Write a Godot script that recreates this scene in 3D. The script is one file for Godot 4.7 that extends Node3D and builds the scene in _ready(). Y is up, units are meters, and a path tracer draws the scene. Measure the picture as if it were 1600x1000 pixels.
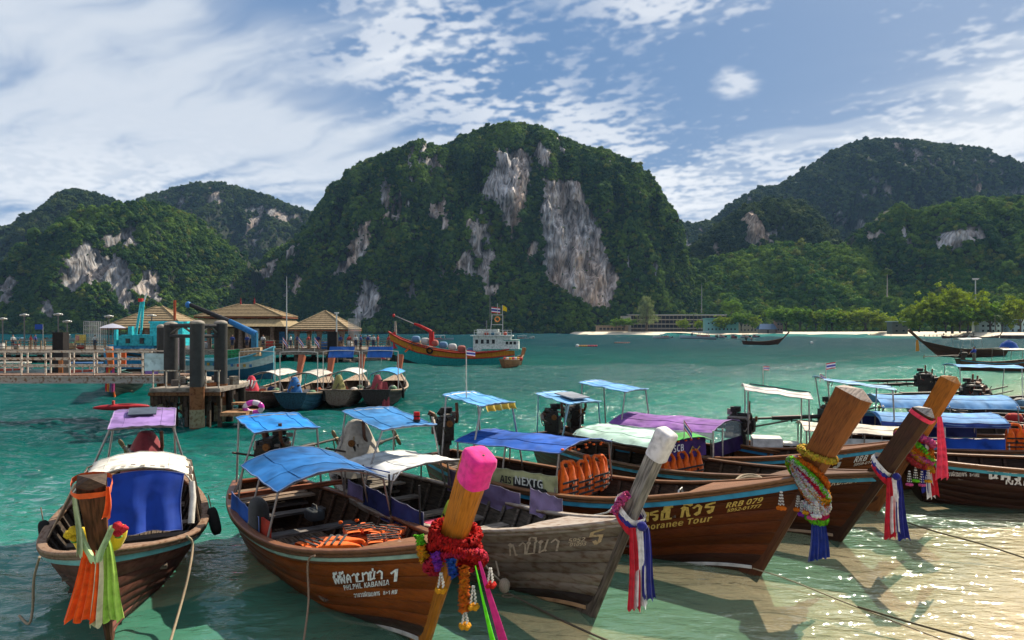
extends Node3D
const F := 1100.0
const EYE := 3.8
const HY := 517.0
var R := RandomNumberGenerator.new()
var NA := FastNoiseLite.new()
var NB := FastNoiseLite.new()
var M := {}
var q := {}
var SUN := Vector3(0.62, 0.98, -0.78).normalized()

class MB:
	var v := PackedVector3Array()
	var c := PackedColorArray()
	var uv := PackedVector2Array()
	var ix := PackedInt32Array()
	var col := Color(1, 1, 1)
	func vert(p: Vector3, u := Vector2.ZERO) -> int:
		v.append(p)
		c.append(col)
		uv.append(u)
		return v.size() - 1
	func tri(a: Vector3, b: Vector3, d: Vector3) -> void:
		var i := vert(a)
		vert(b)
		vert(d)
		ix.append_array([i, i + 1, i + 2])
	func quad(a: Vector3, b: Vector3, d: Vector3, e: Vector3) -> void:
		var i := vert(a, Vector2(0, 0))
		vert(b, Vector2(1, 0))
		vert(d, Vector2(1, 1))
		vert(e, Vector2(0, 1))
		ix.append_array([i, i + 1, i + 2, i, i + 2, i + 3])
	func box(p: Vector3, s: Vector3, b := Basis()) -> MB:
		var h := s / 2
		var k := []
		for i in 8:
			k.append(p + b * Vector3(h.x if i & 1 else -h.x, h.y if i & 2 else -h.y, h.z if i & 4 else -h.z))
		for f in [[0, 1, 3, 2], [5, 4, 6, 7], [4, 0, 2, 6], [1, 5, 7, 3], [2, 3, 7, 6], [4, 5, 1, 0]]:
			quad(k[f[3]], k[f[2]], k[f[1]], k[f[0]])
		return self
	func grid(rows: Array, wrap := false) -> MB:
		var n: int = rows[0].size()
		var base := v.size()
		for r in rows.size():
			for k in n:
				vert(rows[r][k], Vector2(float(k) / (n - 1), float(r) / maxi(1, rows.size() - 1)))
		for r in rows.size() - 1:
			for k in (n if wrap else n - 1):
				var a := base + r * n + k
				var b := base + r * n + (k + 1) % n
				ix.append_array([a, b, b + n, a, b + n, a + n])
		return self
	func tube(path: PackedVector3Array, rad: Variant, sides := 7, caps := true) -> MB:
		var rows := []
		var prev := Vector3.ZERO
		for i in path.size():
			var d: Vector3 = (path[mini(i + 1, path.size() - 1)] - path[maxi(i - 1, 0)]).normalized()
			if i == 0:
				prev = d.cross(Vector3.UP if absf(d.y) < 0.9 else Vector3.RIGHT).normalized()
			var s := (prev - d * prev.dot(d)).normalized()
			prev = s
			var t := d.cross(s)
			var rr: float = rad[i] if rad is Array or rad is PackedFloat32Array else rad
			var ring := PackedVector3Array()
			for k in sides:
				var a := TAU * k / sides
				ring.append(path[i] + (s * cos(a) + t * sin(a)) * rr)
			rows.append(ring)
		grid(rows, true)
		if caps:
			for e in [0, rows.size() - 1]:
				var m := vert(path[e])
				var st := v.size()
				for k in sides:
					vert(rows[e][k])
				for k in sides:
					if e == 0:
						ix.append_array([m, st + (k + 1) % sides, st + k])
					else:
						ix.append_array([m, st + k, st + (k + 1) % sides])
		return self
	func rod(a: Vector3, b: Vector3, r: float, sides := 6) -> MB:
		return tube(PackedVector3Array([a, b]), r, sides)
	func rail(path: PackedVector3Array, w: float, h: float, lat := Vector3.ZERO) -> MB:
		var rows := []
		for i in path.size():
			var d := path[mini(i + 1, path.size() - 1)] - path[maxi(i - 1, 0)]
			var s := lat if lat != Vector3.ZERO else Vector3(-d.z, 0, d.x).normalized()
			var u := d.cross(s).normalized()
			if u.y < 0: u = -u
			var p := path[i]
			rows.append(PackedVector3Array([p - s * w / 2 - u * h / 2, p - s * w / 2 + u * h * 0.35, p - s * w * 0.35 + u * h / 2, p + s * w * 0.35 + u * h / 2, p + s * w / 2 + u * h * 0.35, p + s * w / 2 - u * h / 2]))
		grid(rows, true)
		for e in [0, rows.size() - 1]:
			for k in range(1, 5):
				tri(rows[e][0], rows[e][k], rows[e][k + 1])
		return self
	func ball(p: Vector3, s: Vector3, e := 1.0, nl := 8, nm := 12, b := Basis(), jit := 0.0, seed_ := 1) -> MB:
		var rows := []
		var g := RandomNumberGenerator.new()
		g.seed = seed_
		for i in nl + 1:
			var la := PI * (float(i) / nl - 0.5)
			var ring := PackedVector3Array()
			var cl := signf(cos(la)) * pow(absf(cos(la)), e)
			var sl := signf(sin(la)) * pow(absf(sin(la)), e)
			for k in nm:
				var a := TAU * k / nm
				var f := 1.0 + g.randf_range(-jit, jit)
				ring.append(p + b * (Vector3(cl * signf(cos(a)) * pow(absf(cos(a)), e), sl, cl * signf(sin(a)) * pow(absf(sin(a)), e)) * s * f))
			rows.append(ring)
		return grid(rows, true)
	func cyl(p: Vector3, r: float, h: float, sides := 12, b := Basis(), r2 := -1.0) -> MB:
		return tube(PackedVector3Array([p, p + b.y * h]), [r, r if r2 < 0 else r2], sides)
	func add(o: MB, x: Transform3D) -> MB:
		var n := v.size()
		v.append_array(x * o.v)
		c.append_array(o.c)
		uv.append_array(o.uv)
		for i in o.ix:
			ix.append(i + n)
		return self
	func mesh() -> ArrayMesh:
		var n := PackedVector3Array()
		n.resize(v.size())
		for t in range(0, ix.size(), 3):
			var a := ix[t]
			var b := ix[t + 1]
			var d := ix[t + 2]
			var f := (v[d] - v[a]).cross(v[b] - v[a])
			n[a] += f
			n[b] += f
			n[d] += f
		for i in n.size():
			n[i] = n[i].normalized() if n[i].length_squared() > 1e-20 else Vector3.UP
		var arr := []
		arr.resize(Mesh.ARRAY_MAX)
		arr[Mesh.ARRAY_VERTEX] = v
		arr[Mesh.ARRAY_NORMAL] = n
		arr[Mesh.ARRAY_COLOR] = c
		arr[Mesh.ARRAY_TEX_UV] = uv
		arr[Mesh.ARRAY_INDEX] = ix
		var m := ArrayMesh.new()
		m.add_surface_from_arrays(Mesh.PRIMITIVE_TRIANGLES, arr)
		return m

func mb(col := Color(1, 1, 1)) -> MB:
	var m := MB.new()
	m.col = col
	return m
func weather(m: MB, amt: float, sc: Vector3, seed_ := 0.0) -> MB:
	for i in m.v.size():
		var p := m.v[i] * sc * 40.0
		var f := 1.0 + amt * (NB.get_noise_3d(p.x, p.y, p.z + seed_) + 0.5 * NB.get_noise_3d(p.x * 3, p.y * 3, p.z * 3 + seed_))
		var a := m.c[i].a
		m.c[i] = m.c[i] * maxf(f, 0.1)
		m.c[i].a = a
	return m
func V(x: float, y: float, z: float) -> Vector3: return Vector3(x, y, z)
func path(a: Array) -> PackedVector3Array: return PackedVector3Array(a)
func PX(px: float, py: float, z: float) -> Vector3: return Vector3((px - 800) * z / F, EYE + (HY - py) * z / F, -z)
func on_water(px: float, py: float, h := 0.0) -> Vector3: return PX(px, py, (EYE - h) * F / (py - HY))

func obj(called: String, st: MB, m: String, parent: Node = self, at := Vector3.ZERO) -> MeshInstance3D:
	var o := MeshInstance3D.new()
	o.name = called
	o.mesh = st.mesh()
	o.material_override = M[m]
	o.position = at
	parent.add_child(o, true)
	return o
func tag(o: Node, label: String, cat := "", group := "", kind := "") -> Node:
	if label: o.set_meta("label", label)
	if cat: o.set_meta("category", cat)
	if group: o.set_meta("group", group)
	if kind: o.set_meta("kind", kind)
	return o
func thing(called: String, label: String, cat: String, at := Vector3.ZERO, turn := 0.0, group := "") -> Node3D:
	var o := Node3D.new()
	o.name = called
	add_child(o, true)
	o.position = at
	o.rotation.y = turn
	tag(o, label, cat, group)
	return o
func part(called: String, parent: Node, at := Vector3.ZERO) -> Node3D:
	var o := Node3D.new()
	o.name = called
	o.position = at
	parent.add_child(o, true)
	return o
func dup(o: Node3D, at: Vector3, turn: float, label: String) -> Node3D:
	var r: Node3D = o.duplicate()
	r.name = String(o.name).rstrip("0123456789").trim_suffix("_")
	add_child(r, true)
	r.position = at
	r.rotation.y = turn
	tag(r, label)
	return r
func arc(a: Vector3, b: Vector3, sag: float, n := 10) -> PackedVector3Array:
	var r := PackedVector3Array()
	for i in n + 1:
		var t := float(i) / n
		r.append(a.lerp(b, t) - Vector3(0, sag * 4 * t * (1 - t), 0))
	return r
func noise_tex(freq: float, oct: int, stops: Array, size := 512, seed_ := 1, ridged := false) -> ImageTexture:
	var n := FastNoiseLite.new()
	n.seed = seed_
	n.frequency = freq
	n.fractal_octaves = oct
	n.fractal_type = FastNoiseLite.FRACTAL_RIDGED if ridged else FastNoiseLite.FRACTAL_FBM
	var im := n.get_seamless_image(size, size)
	im.convert(Image.FORMAT_L8)
	var d := im.get_data()
	var lut := PackedByteArray()
	for i in 256:
		var x := i / 255.0 * (stops.size() - 1)
		var k := mini(int(x), stops.size() - 2)
		var cc: Color = stops[k].lerp(stops[k + 1], x - k)
		lut.append_array([int(cc.r * 255), int(cc.g * 255), int(cc.b * 255)])
	var o := PackedByteArray()
	o.resize(size * size * 3)
	for i in d.size():
		var k := d[i] * 3
		o[i * 3] = lut[k]
		o[i * 3 + 1] = lut[k + 1]
		o[i * 3 + 2] = lut[k + 2]
	return ImageTexture.create_from_image(Image.create_from_data(size, size, false, Image.FORMAT_RGB8, o))
func gr(x: float) -> Color: return Color(x, x, x)
func mat(called: String, rough: float, tex: Texture2D = null, scale := Vector3.ONE, metal := 0.0, bump: Texture2D = null, depth := 0.0, world := false) -> StandardMaterial3D:
	var m := StandardMaterial3D.new()
	m.resource_name = called
	m.vertex_color_use_as_albedo = true
	m.roughness = rough
	m.metallic = metal
	m.metallic_specular = 0.3
	m.uv1_triplanar = true
	m.uv1_world_triplanar = world
	m.uv1_scale = scale
	if tex: m.albedo_texture = tex
	if bump:
		m.heightmap_enabled = true
		m.heightmap_texture = bump
		m.heightmap_scale = depth
	m.cull_mode = BaseMaterial3D.CULL_DISABLED
	M[called] = m
	return m

func materials() -> void:
	var grime := noise_tex(0.012, 5, [gr(0.68), gr(0.88), gr(1.0), gr(1.0)], 512, 3)
	var fine := noise_tex(0.05, 4, [gr(0.0), gr(1.0)], 512, 5)
	var grain := noise_tex(0.02, 5, [gr(0.55), gr(0.84), gr(0.96), gr(1.0)], 512, 7)
	var old := noise_tex(0.02, 6, [gr(0.30), gr(0.66), gr(0.9), gr(1.0)], 512, 9)
	var blotch := noise_tex(0.02, 5, [Color(0.55, 0.33, 0.2), Color(0.8, 0.72, 0.66), gr(1.0), gr(1.0), gr(0.9)], 512, 11)
	var soft := noise_tex(0.006, 3, [gr(0.0), gr(1.0)], 256, 13)
	mat("wood", 0.4, grain, Vector3(0.3, 4.2, 4.2), 0, grain, 0.5)
	M.wood.metallic_specular = 0.26
	M.wood.roughness = 0.36
	mat("wood_up", 0.4, grain, Vector3(4.5, 0.35, 4.5), 0, grain, 0.5)
	mat("wood_across", 0.7, old, Vector3(2.6, 2.6, 0.25), 0, old, 0.6)
	mat("old_wood", 0.85, old, Vector3(0.3, 2.2, 2.2), 0, old, 1.0)
	mat("old_wood_up", 0.85, old, Vector3(2.6, 0.22, 2.6), 0, old, 1.0)
	mat("worn", 0.75, blotch, Vector3(0.35, 1.1, 1.1), 0, old, 0.7)
	mat("paint", 0.5, grime, Vector3(0.5, 0.5, 0.5), 0, fine, 0.1)
	mat("dull", 0.85, grime, Vector3(0.4, 0.4, 0.4), 0, fine, 0.4)
	mat("rust", 0.8, blotch, Vector3(0.5, 0.5, 0.5), 0.2, fine, 0.5)
	mat("metal", 0.42, grime, Vector3(1.5, 1.5, 1.5), 0.55, fine, 0.05)
	mat("engine", 0.5, blotch, Vector3(2, 2, 2), 0.4, fine, 0.4)
	mat("rubber", 0.75, grime, Vector3(2, 2, 2), 0, fine, 0.2)
	mat("rope", 0.9, grain, Vector3(6, 6, 6), 0, fine, 0.5)
	var tarp := mat("tarp", 0.75, noise_tex(0.008, 4, [gr(0.7), gr(0.95), gr(1.0)], 512, 15), Vector3(0.6, 0.6, 0.6), 0, soft, 8.0)
	tarp.backlight_enabled = true
	tarp.backlight = Color(0.3, 0.3, 0.3)
	var cloth := mat("cloth", 0.9, grime, Vector3(1.2, 1.2, 1.2), 0, fine, 0.2)
	cloth.rim_enabled = true
	cloth.rim = 0.3
	cloth.backlight_enabled = true
	cloth.backlight = Color(0.25, 0.25, 0.25)
	mat("petal", 0.75, fine_ramp(), Vector3(5, 5, 5), 0, fine, 1.0)
	M.petal.backlight_enabled = true
	M.petal.backlight = Color(0.3, 0.3, 0.3)
	mat("letter", 0.7, noise_tex(0.03, 4, [gr(0.55), gr(0.9), gr(1.0), gr(1.0)], 256, 17), Vector3(2, 2, 2))
	mat("concrete", 0.9, noise_tex(0.015, 6, [gr(0.5), gr(0.8), gr(1.0)], 512, 19), Vector3(0.3, 0.5, 0.3), 0, fine, 0.6)
	mat("skin", 0.6)
	mat("shiny", 0.2, grime, Vector3(0.3, 0.3, 0.3))
	# hills
	var rk := noise_tex(0.016, 6, [gr(0.22), gr(0.55), gr(0.92), gr(1.0)], 512, 21)
	var rock := mat("rock", 0.92, rk, Vector3(0.020, 0.0055, 0.020), 0, rk, 250.0, true)
	rock.detail_enabled = true
	rock.detail_blend_mode = BaseMaterial3D.BLEND_MODE_MUL
	rock.detail_albedo = noise_tex(0.03, 5, [Color(0.62, 0.5, 0.42), Color(0.95, 0.9, 0.86), gr(1.0), Color(0.72, 0.76, 0.8)], 512, 22)
	rock.uv2_triplanar = true
	rock.uv2_world_triplanar = true
	rock.uv2_scale = Vector3(0.009, 0.0035, 0.009)
	var leaf := mat("leaf", 0.7)
	leaf.uv1_triplanar = false
	leaf.metallic_specular = 0.12
	leaf.backlight_enabled = true
	leaf.backlight = Color(0.78, 0.8, 0.45)
	var leaf2 := mat("leaf2", 0.7)
	leaf2.uv1_triplanar = false
	leaf2.metallic_specular = 0.12
	leaf2.albedo_color = Color(0.06, 0.10, 0.03).linear_to_srgb()
	mat("bark", 0.9, old, Vector3(2, 0.4, 2), 0, old, 2)
	# sand and sea
	var sandn := noise_tex(0.01, 6, [gr(0.84), gr(0.95), gr(1.0), gr(0.97)], 512, 23)
	mat("sand", 0.9, sandn, Vector3(0.22, 0.22, 0.22), 0, noise_tex(0.03, 5, [gr(0), gr(1)], 512, 24), 3.0, true)
	var glass := mat("glass", 0.1)
	glass.albedo_color = Color(0.75, 0.85, 0.88, 0.25)
	glass.transparency = BaseMaterial3D.TRANSPARENCY_ALPHA
	glass.vertex_color_use_as_albedo = false
func fine_ramp() -> ImageTexture:
	return noise_tex(0.06, 3, [gr(0.55), gr(0.95), gr(1.0)], 256, 6)
func g2(az: float, el: float, b: Array) -> float:
	var x: float = (az - b[0]) / b[2]
	var y: float = (el - b[1]) / b[3]
	var r := x * x + y * y
	return exp(-r) if r < 12.0 else 0.0
func sky_at(d: Vector3) -> Color:
	var el := rad_to_deg(asin(clampf(d.y, -1, 1)))
	var az := rad_to_deg(atan2(d.x, -d.z))
	var up := clampf(d.y, 0.0, 1.0)
	var blue := Color(0.20, 0.33, 0.53).lerp(Color(0.085, 0.205, 0.425), clampf(up * 2.2, 0, 1))
	var p := Vector2(d.x, d.z) / (maxf(d.y, 0.0) + 0.10)
	# wind-drawn axes of the high cloud
	var a := p.rotated(-0.55)
	var wx := NB.get_noise_2d(a.x * 50, a.y * 50) * 0.14
	var wy := NB.get_noise_2d(a.x * 50 + 90, a.y * 50 - 30) * 0.14
	var streak := NA.get_noise_2d((a.x + wx) * 40, (a.y + wy) * 210) * 0.5 + 0.5
	var wide := NA.get_noise_2d(p.x * 24 + 50 + wx * 20, p.y * 40 + 10) * 0.5 + 0.5
	var puff := NB.get_noise_2d((a.x + wx * 0.25) * 620, (a.y + wy * 0.25) * 800) * 0.5 + 0.5
	var clump := NB.get_noise_2d((a.x + wx * 0.4) * 150, (a.y + wy * 0.4) * 190) * 0.5 + 0.5
	var veil := 0.95 * g2(az, el, [-31, 19, 15, 7.5]) + 0.5 * g2(az, el, [-19, 15, 9, 3.5]) + 0.35 * g2(az, el, [38, 15, 10, 6])
	var mack := 1.0 * g2(az, el, [-7, 22, 8, 4.5]) + 0.9 * g2(az, el, [3, 15.5, 8, 4]) + 0.9 * g2(az, el, [12, 25, 6, 2.6]) + 0.7 * g2(az, el, [10, 11, 9, 3.5]) + 0.6 * g2(az, el, [35, 18, 6, 5]) + 0.4 * g2(az, el, [24, 24, 9, 4]) + 0.75 * g2(az, el, [29, 12.5, 12, 3.5]) + 0.5 * g2(az, el, [-28, 10, 12, 3])
	var clear := 0.9 * g2(az, el, [-19, 25, 6, 2.6]) + 0.8 * g2(az, el, [22, 19, 10, 5.5]) + 0.6 * g2(az, el, [29, 25, 10, 4]) + 0.6 * g2(az, el, [-15, 17.5, 5, 1.2]) + 0.6 * g2(az, el, [1, 21, 4, 3])
	var out_f := smoothstep(34, 60, absf(az))
	veil += out_f * 0.25
	mack += out_f * 0.45 + smoothstep(27, 45, el) * 0.5
	var low := exp(-pow(maxf(el, 0) / 11.5, 2.0))
	var cov := smoothstep(0.50, 0.80, wide * 0.55 + streak * 0.45 + veil * 0.26 + low * 0.40 - clear * 0.42)
	var pf := smoothstep(0.46, 0.62, puff * 0.42 + clump * 0.40 + streak * 0.15 + mack * 0.13 - clear * 0.25) * clampf(mack * 1.25 + 0.05, 0, 1)
	var thick := clampf(veil * (-0.05 + 0.95 * streak + 0.45 * wide), 0, 0.85)
	var sm := g2(az + wx * 6, el + wy * 5, [17.8, 18.6, 1.9, 1.1]) + 0.6 * g2(az + wx * 6, el + wy * 5, [5.2, 18.6, 1.3, 1.5])
	pf = maxf(pf, 0.9 * smoothstep(0.16, 0.95, sm * (-0.15 + puff * 1.3 + clump * 0.8)))
	var soft := Color(0.60, 0.665, 0.75).lerp(Color(0.82, 0.84, 0.87), low)
	var cc := blue.lerp(soft, clampf(cov * 0.88, 0, 1))
	cc = cc.lerp(Color(0.62, 0.67, 0.745), thick)
	cc = cc.lerp(Color(0.93, 0.94, 0.95), pf * (0.62 + 0.3 * low) * (1.0 - thick * 0.6))
	var s := maxf(0.0, d.dot(SUN))
	var glow := 0.30 * pow(s, 8.0)
	cc = cc.lerp(Color(0.92, 0.93, 0.94), clampf(glow + low * 0.30 * smoothstep(0, 25, az) , 0, 0.7))
	cc += Color(3.2, 3.1, 2.9) * pow(s, 60.0)
	return cc * Color(0.605, 0.605, 0.605)
func sky_image() -> Image:
	var W := 4096
	var coarse := Image.create(512, 256, false, Image.FORMAT_RGBF)
	for y in 256:
		for x in 512:
			coarse.set_pixel(x, y, sky_at(sky_dir((x + 0.5) / 512.0, minf((y + 0.5) / 256.0, 0.499))))
	coarse.resize(W, W / 2, Image.INTERPOLATE_BILINEAR)
	var y0 := 640
	var front := Image.create(960, 1024 - y0 + 1, false, Image.FORMAT_RGBF)
	for y in front.get_height():
		for x in 960:
			front.set_pixel(x, y, sky_at(sky_dir((x - 480 + 0.5) / W, (y0 + y + 0.5) / (W / 2.0))))
	var hh := front.get_height()
	coarse.blit_rect(front, Rect2i(480, 0, 480, hh), Vector2i(0, y0))
	coarse.blit_rect(front, Rect2i(0, 0, 480, hh), Vector2i(W - 480, y0))
	return coarse
func sky_dir(u: float, w: float) -> Vector3:
	var th := u * TAU
	var ph := (0.5 - w) * PI
	return Vector3(sin(th) * cos(ph), sin(ph), -cos(th) * cos(ph))

func camera_sky_sun() -> void:
	var cam := Camera3D.new()
	cam.name = "camera"
	cam.position = Vector3(0, EYE, 0)
	cam.projection = Camera3D.PROJECTION_FRUSTUM
	cam.near = 0.1
	cam.far = 6000.0
	cam.size = 0.1 * 1000.0 / F
	cam.frustum_offset = Vector2(0, 0.1 * (HY - 500.0) / F)
	add_child(cam)
	cam.current = true
	NA.seed = 4
	NA.frequency = 0.02
	NA.fractal_octaves = 5
	NB.seed = 8
	NB.frequency = 0.02
	NB.fractal_octaves = 4
	var env := Environment.new()
	env.background_mode = Environment.BG_SKY
	var sky := Sky.new()
	var pm := PanoramaSkyMaterial.new()
	pm.panorama = ImageTexture.create_from_image(sky_image())
	sky.sky_material = pm
	env.sky = sky
	env.tonemap_mode = Environment.TONE_MAPPER_LINEAR
	env.tonemap_exposure = 1.85
	env.sdfgi_enabled = true
	env.ssao_enabled = true
	env.ssil_enabled = true
	env.fog_enabled = true
	env.fog_density = 0.00005
	env.fog_light_color = Color(0.62, 0.80, 1.0)
	var we := WorldEnvironment.new()
	we.name = "environment"
	we.environment = env
	add_child(we)
	var sun := DirectionalLight3D.new()
	sun.name = "sun"
	sun.light_energy = 1.6
	sun.light_color = Color(1.0, 0.95, 0.86)
	sun.light_angular_distance = 0.5
	sun.shadow_enabled = true
	add_child(sun)
	sun.look_at_from_position(SUN * 10, Vector3.ZERO)
func crown(seed_: int, lumps: int, flat: float, leaves: int, spread := 0.55) -> MB:
	var g := RandomNumberGenerator.new()
	g.seed = seed_
	var m := mb()
	var cs := []
	for i in lumps:
		var a := g.randf() * TAU
		var r := sqrt(g.randf()) * spread
		var top := 1.0 - r * r * 1.1
		cs.append([V(cos(a) * r, flat * top * g.randf_range(0.35, 1.0), sin(a) * r), g.randf_range(0.22, 0.42)])
	cs.append([V(0, flat * 0.35, 0), 0.55])
	for k in cs:
		m.col = gr(g.randf_range(0.5, 1.35))
		m.ball(k[0], V(k[1], k[1] * 0.75, k[1]) * 0.86, 1.0, 5, 8, Basis(Vector3.UP, g.randf() * 3), 0.16, g.randi())
	for i in leaves:
		var k: Array = cs[g.randi() % cs.size()]
		var d := V(g.randfn(), g.randfn() * 0.8 + 0.35, g.randfn()).normalized()
		var p: Vector3 = k[0] + d * V(k[1], k[1] * 0.75, k[1]) * g.randf_range(0.8, 1.12)
		var s := g.randf_range(0.04, 0.11)
		var t := V(g.randfn(), g.randfn() * 0.5, g.randfn()).normalized()
		var u := t.cross(d).normalized()
		m.col = gr(g.randf_range(0.5, 1.7))
		m.tri(p - t * s, p + u * s * 0.8 + d * s * 0.4, p + t * s)
		m.tri(p + t * s * 0.4 - u * s, p + d * s * 0.9, p - t * s * 0.5 + u * s * 0.3)
	return m
var crowns := []
func forest(called: String, label: String, spots: Array, kind: int) -> void:
	# spots: [position, radius, tint]
	var by := []
	for i in crowns.size(): by.append([])
	for i in spots.size(): by[R.randi() % crowns.size()].append(spots[i])
	var root := thing(called, label, "forest")
	tag(root, "", "", "", "stuff")
	for k in crowns.size():
		if by[k].is_empty(): continue
		var mm := MultiMesh.new()
		mm.transform_format = MultiMesh.TRANSFORM_3D
		mm.use_colors = true
		mm.mesh = crowns[k]
		mm.instance_count = by[k].size()
		for i in by[k].size():
			var s: Array = by[k][i]
			var h: float = s[1] * R.randf_range(0.9, 1.5)
			var b := Basis(Vector3.UP, R.randf() * TAU).scaled(V(s[1] * R.randf_range(0.85, 1.15), h, s[1]))
			mm.set_instance_transform(i, Transform3D(b, s[0]))
			mm.set_instance_color(i, s[2])
		var o := MultiMeshInstance3D.new()
		o.name = "crowns"
		o.multimesh = mm
		o.material_override = M.leaf
		tag(o, "", "", "", "stuff")
		root.add_child(o, true)
func prof(a: Array, x: float) -> float:
	if x <= a[0]: return a[1]
	for i in range(2, a.size(), 2):
		if x <= a[i]:
			var t: float = (x - a[i - 2]) / (a[i] - a[i - 2])
			return lerpf(a[i - 1], a[i + 1], t)
	return a[a.size() - 1]
func in_rock(rocks: Array, px: float, py: float) -> float:
	var best := -60.0
	for r in rocks:
		var poly: PackedVector2Array = r
		var d := 1e9
		var pt := Vector2(px, py)
		for i in poly.size():
			d = minf(d, pt.distance_to(Geometry2D.get_closest_point_to_segment(pt, poly[i], poly[(i + 1) % poly.size()])))
			if d > 80: break
		if Geometry2D.is_point_in_polygon(pt, poly):
			best = maxf(best, d)
		else:
			best = maxf(best, -d)
	return best
func hill(h: Dictionary) -> void:
	var a: Array = h.ridge
	var px0: float = a[0]
	var px1: float = a[a.size() - 2]
	var nu: int = h.nu
	var nv: int = h.nv
	var nb := 6
	var rocks := []
	for r in h.get("rocks", []):
		var pv := PackedVector2Array()
		for i in range(0, r.size(), 2): pv.append(Vector2(r[i], r[i + 1]))
		rocks.append(pv)
	var n := FastNoiseLite.new()
	n.seed = h.seed
	n.frequency = 1.0
	n.fractal_octaves = 4
	var rel: float = h.relief
	var rows := []
	var m := mb()
	var masks := []
	for j in nv + nb:
		var row := PackedVector3Array()
		for i in nu:
			var px := lerpf(px0, px1, float(i) / (nu - 1))
			var zc: float = h.zc + h.get("skew", 0.0) * (px - px0) / (px1 - px0)
			var side: float = 2.0 * float(i) / (nu - 1) - 1.0
			var rnd: float = h.get("round", 60.0) * side * side
			zc += rnd * 0.6
			var top := PX(px, prof(a, px), zc)
			var yc := maxf(top.y - h.get("tree", 5.0) * 0.7, 0.5)
			var p := Vector3.ZERO
			if j < nv:
				var t := float(j) / (nv - 1)
				var s := 1.0 - pow(1.0 - t, float(h.get("steep", 1.5)))
				p = V(top.x, yc * s, -lerpf(h.zb + h.get("zskew", 0.0) * float(i) / (nu - 1), zc, t))
				p.z -= rnd * (1.0 - t)
				var w := sin(PI * minf(t * 1.02, 1.0)) * 0.9 + 0.12 * (1.0 - t)
				var k := n.get_noise_3d(p.x * 0.011, p.y * 0.004, 3.0) + 0.55 * n.get_noise_3d(p.x * 0.03, p.y * 0.013, 9.0)
				p.z += k * rel * w
				p.z -= absf(n.get_noise_3d(p.x * 0.018, p.y * 0.006, 33.0)) * rel * 0.75 * w
				p.y += n.get_noise_3d(p.x * 0.02, p.z * 0.02, 20.0) * rel * 0.4 * w
				p.y = maxf(p.y, 0.0)
			else:
				var t := float(j - nv + 1) / nb
				p = V(top.x, yc * (1.0 - t * t * 0.9) + 3, -(zc + t * 160.0))
			row.append(p)
		rows.append(row)
	var mask := []
	var streak: float = h.get("streak", 0.40)
	var yfloor: float = h.get("yfloor", 40.0)
	for j in rows.size():
		var mr := PackedFloat32Array()
		for i in nu:
			var p: Vector3 = rows[j][i]
			var k := 0.0
			if rocks and j < nv - 3:
				var sx := 800 - p.x / p.z * F
				var sy := HY + (p.y - EYE) / p.z * F
				var d := in_rock(rocks, sx, sy) + n.get_noise_3d(p.x * 0.06, p.y * 0.05, 40.0) * 9.0 + n.get_noise_3d(p.x * 0.2, p.y * 0.11, 44.0) * 5.0
				k = smoothstep(-1.5, 2.0, d)
				if p.y > yfloor:
					var nk := n.get_noise_3d(p.x * 0.022, p.y * 0.007, 120.0) + 0.35 * n.get_noise_3d(p.x * 0.09, p.y * 0.03, 130.0)
					k = maxf(k, 0.95 * smoothstep(streak, streak + 0.07, nk))
				if k > 0:
					var e := n.get_noise_3d(p.x * 0.045, p.y * 0.012, 60.0)
					rows[j][i] = p + V(0, 0, k * (e * 16.0 + n.get_noise_3d(p.x * 0.15, p.y * 0.03, 70.0) * 9.0 - absf(n.get_noise_3d(p.x * 0.09, p.y * 0.05, 75.0)) * 8.0))
			mr.append(k)
		mask.append(mr)
	# the mesh: bare limestone where the mask says so, dark leaf litter under the trees elsewhere
	m.grid(rows)
	for j in rows.size():
		for i in nu:
			var p: Vector3 = rows[j][i]
			var k: float = mask[j][i]
			var fleck := 1.0 + 0.5 * n.get_noise_3d(p.x * 0.11, p.y * 0.05, 90.0)
			var warm := clampf(n.get_noise_3d(p.x * 0.02, p.y * 0.006, 80.0) * 1.6 + h.get("warm", 0.2), 0, 1)
			var stone := Color(0.37, 0.38, 0.40).lerp(Color(0.54, 0.38, 0.25), warm * 0.6)
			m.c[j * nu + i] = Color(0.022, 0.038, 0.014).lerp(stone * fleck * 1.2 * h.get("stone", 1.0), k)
	var o := obj("hill", m, "rock")
	tag(o, h.label, "hill", "", "structure")
	var spots := []
	var tr: float = h.tree
	var tints: Array = h.tints
	for s in int(h.count):
		var fi := R.randf() * (nu - 1.001)
		var fj := R.randf() * (nv + 0.8)
		var i := int(fi)
		var j := int(fj)
		var k: float = mask[j][i]
		if k > 0.35 and not (k < 0.9 and R.randf() < 0.1) and R.randf() > 0.012: continue
		var p: Vector3 = rows[j][i].lerp(rows[j][i + 1], fi - i).lerp(rows[j + 1][i], fj - j)
		if p.y < h.get("treeline", 0.5): continue
		var g := n.get_noise_3d(p.x * 0.014, p.y * 0.016, 100.0) + R.randf_range(-0.6, 0.6)
		var tint: Color = tints[0].lerp(tints[1], clampf(g + 0.4, 0, 1))
		if R.randf() < 0.06: tint = tints[2]
		var size := tr * R.randf_range(0.55, 1.2) * (0.5 if k > 0.3 else 1.0) * (1.7 if R.randf() < 0.08 else 1.0)
		spots.append([p + V(0, -size * 0.1, 0), size, tint])
	forest("forest", h.forest, spots, 0)

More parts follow.
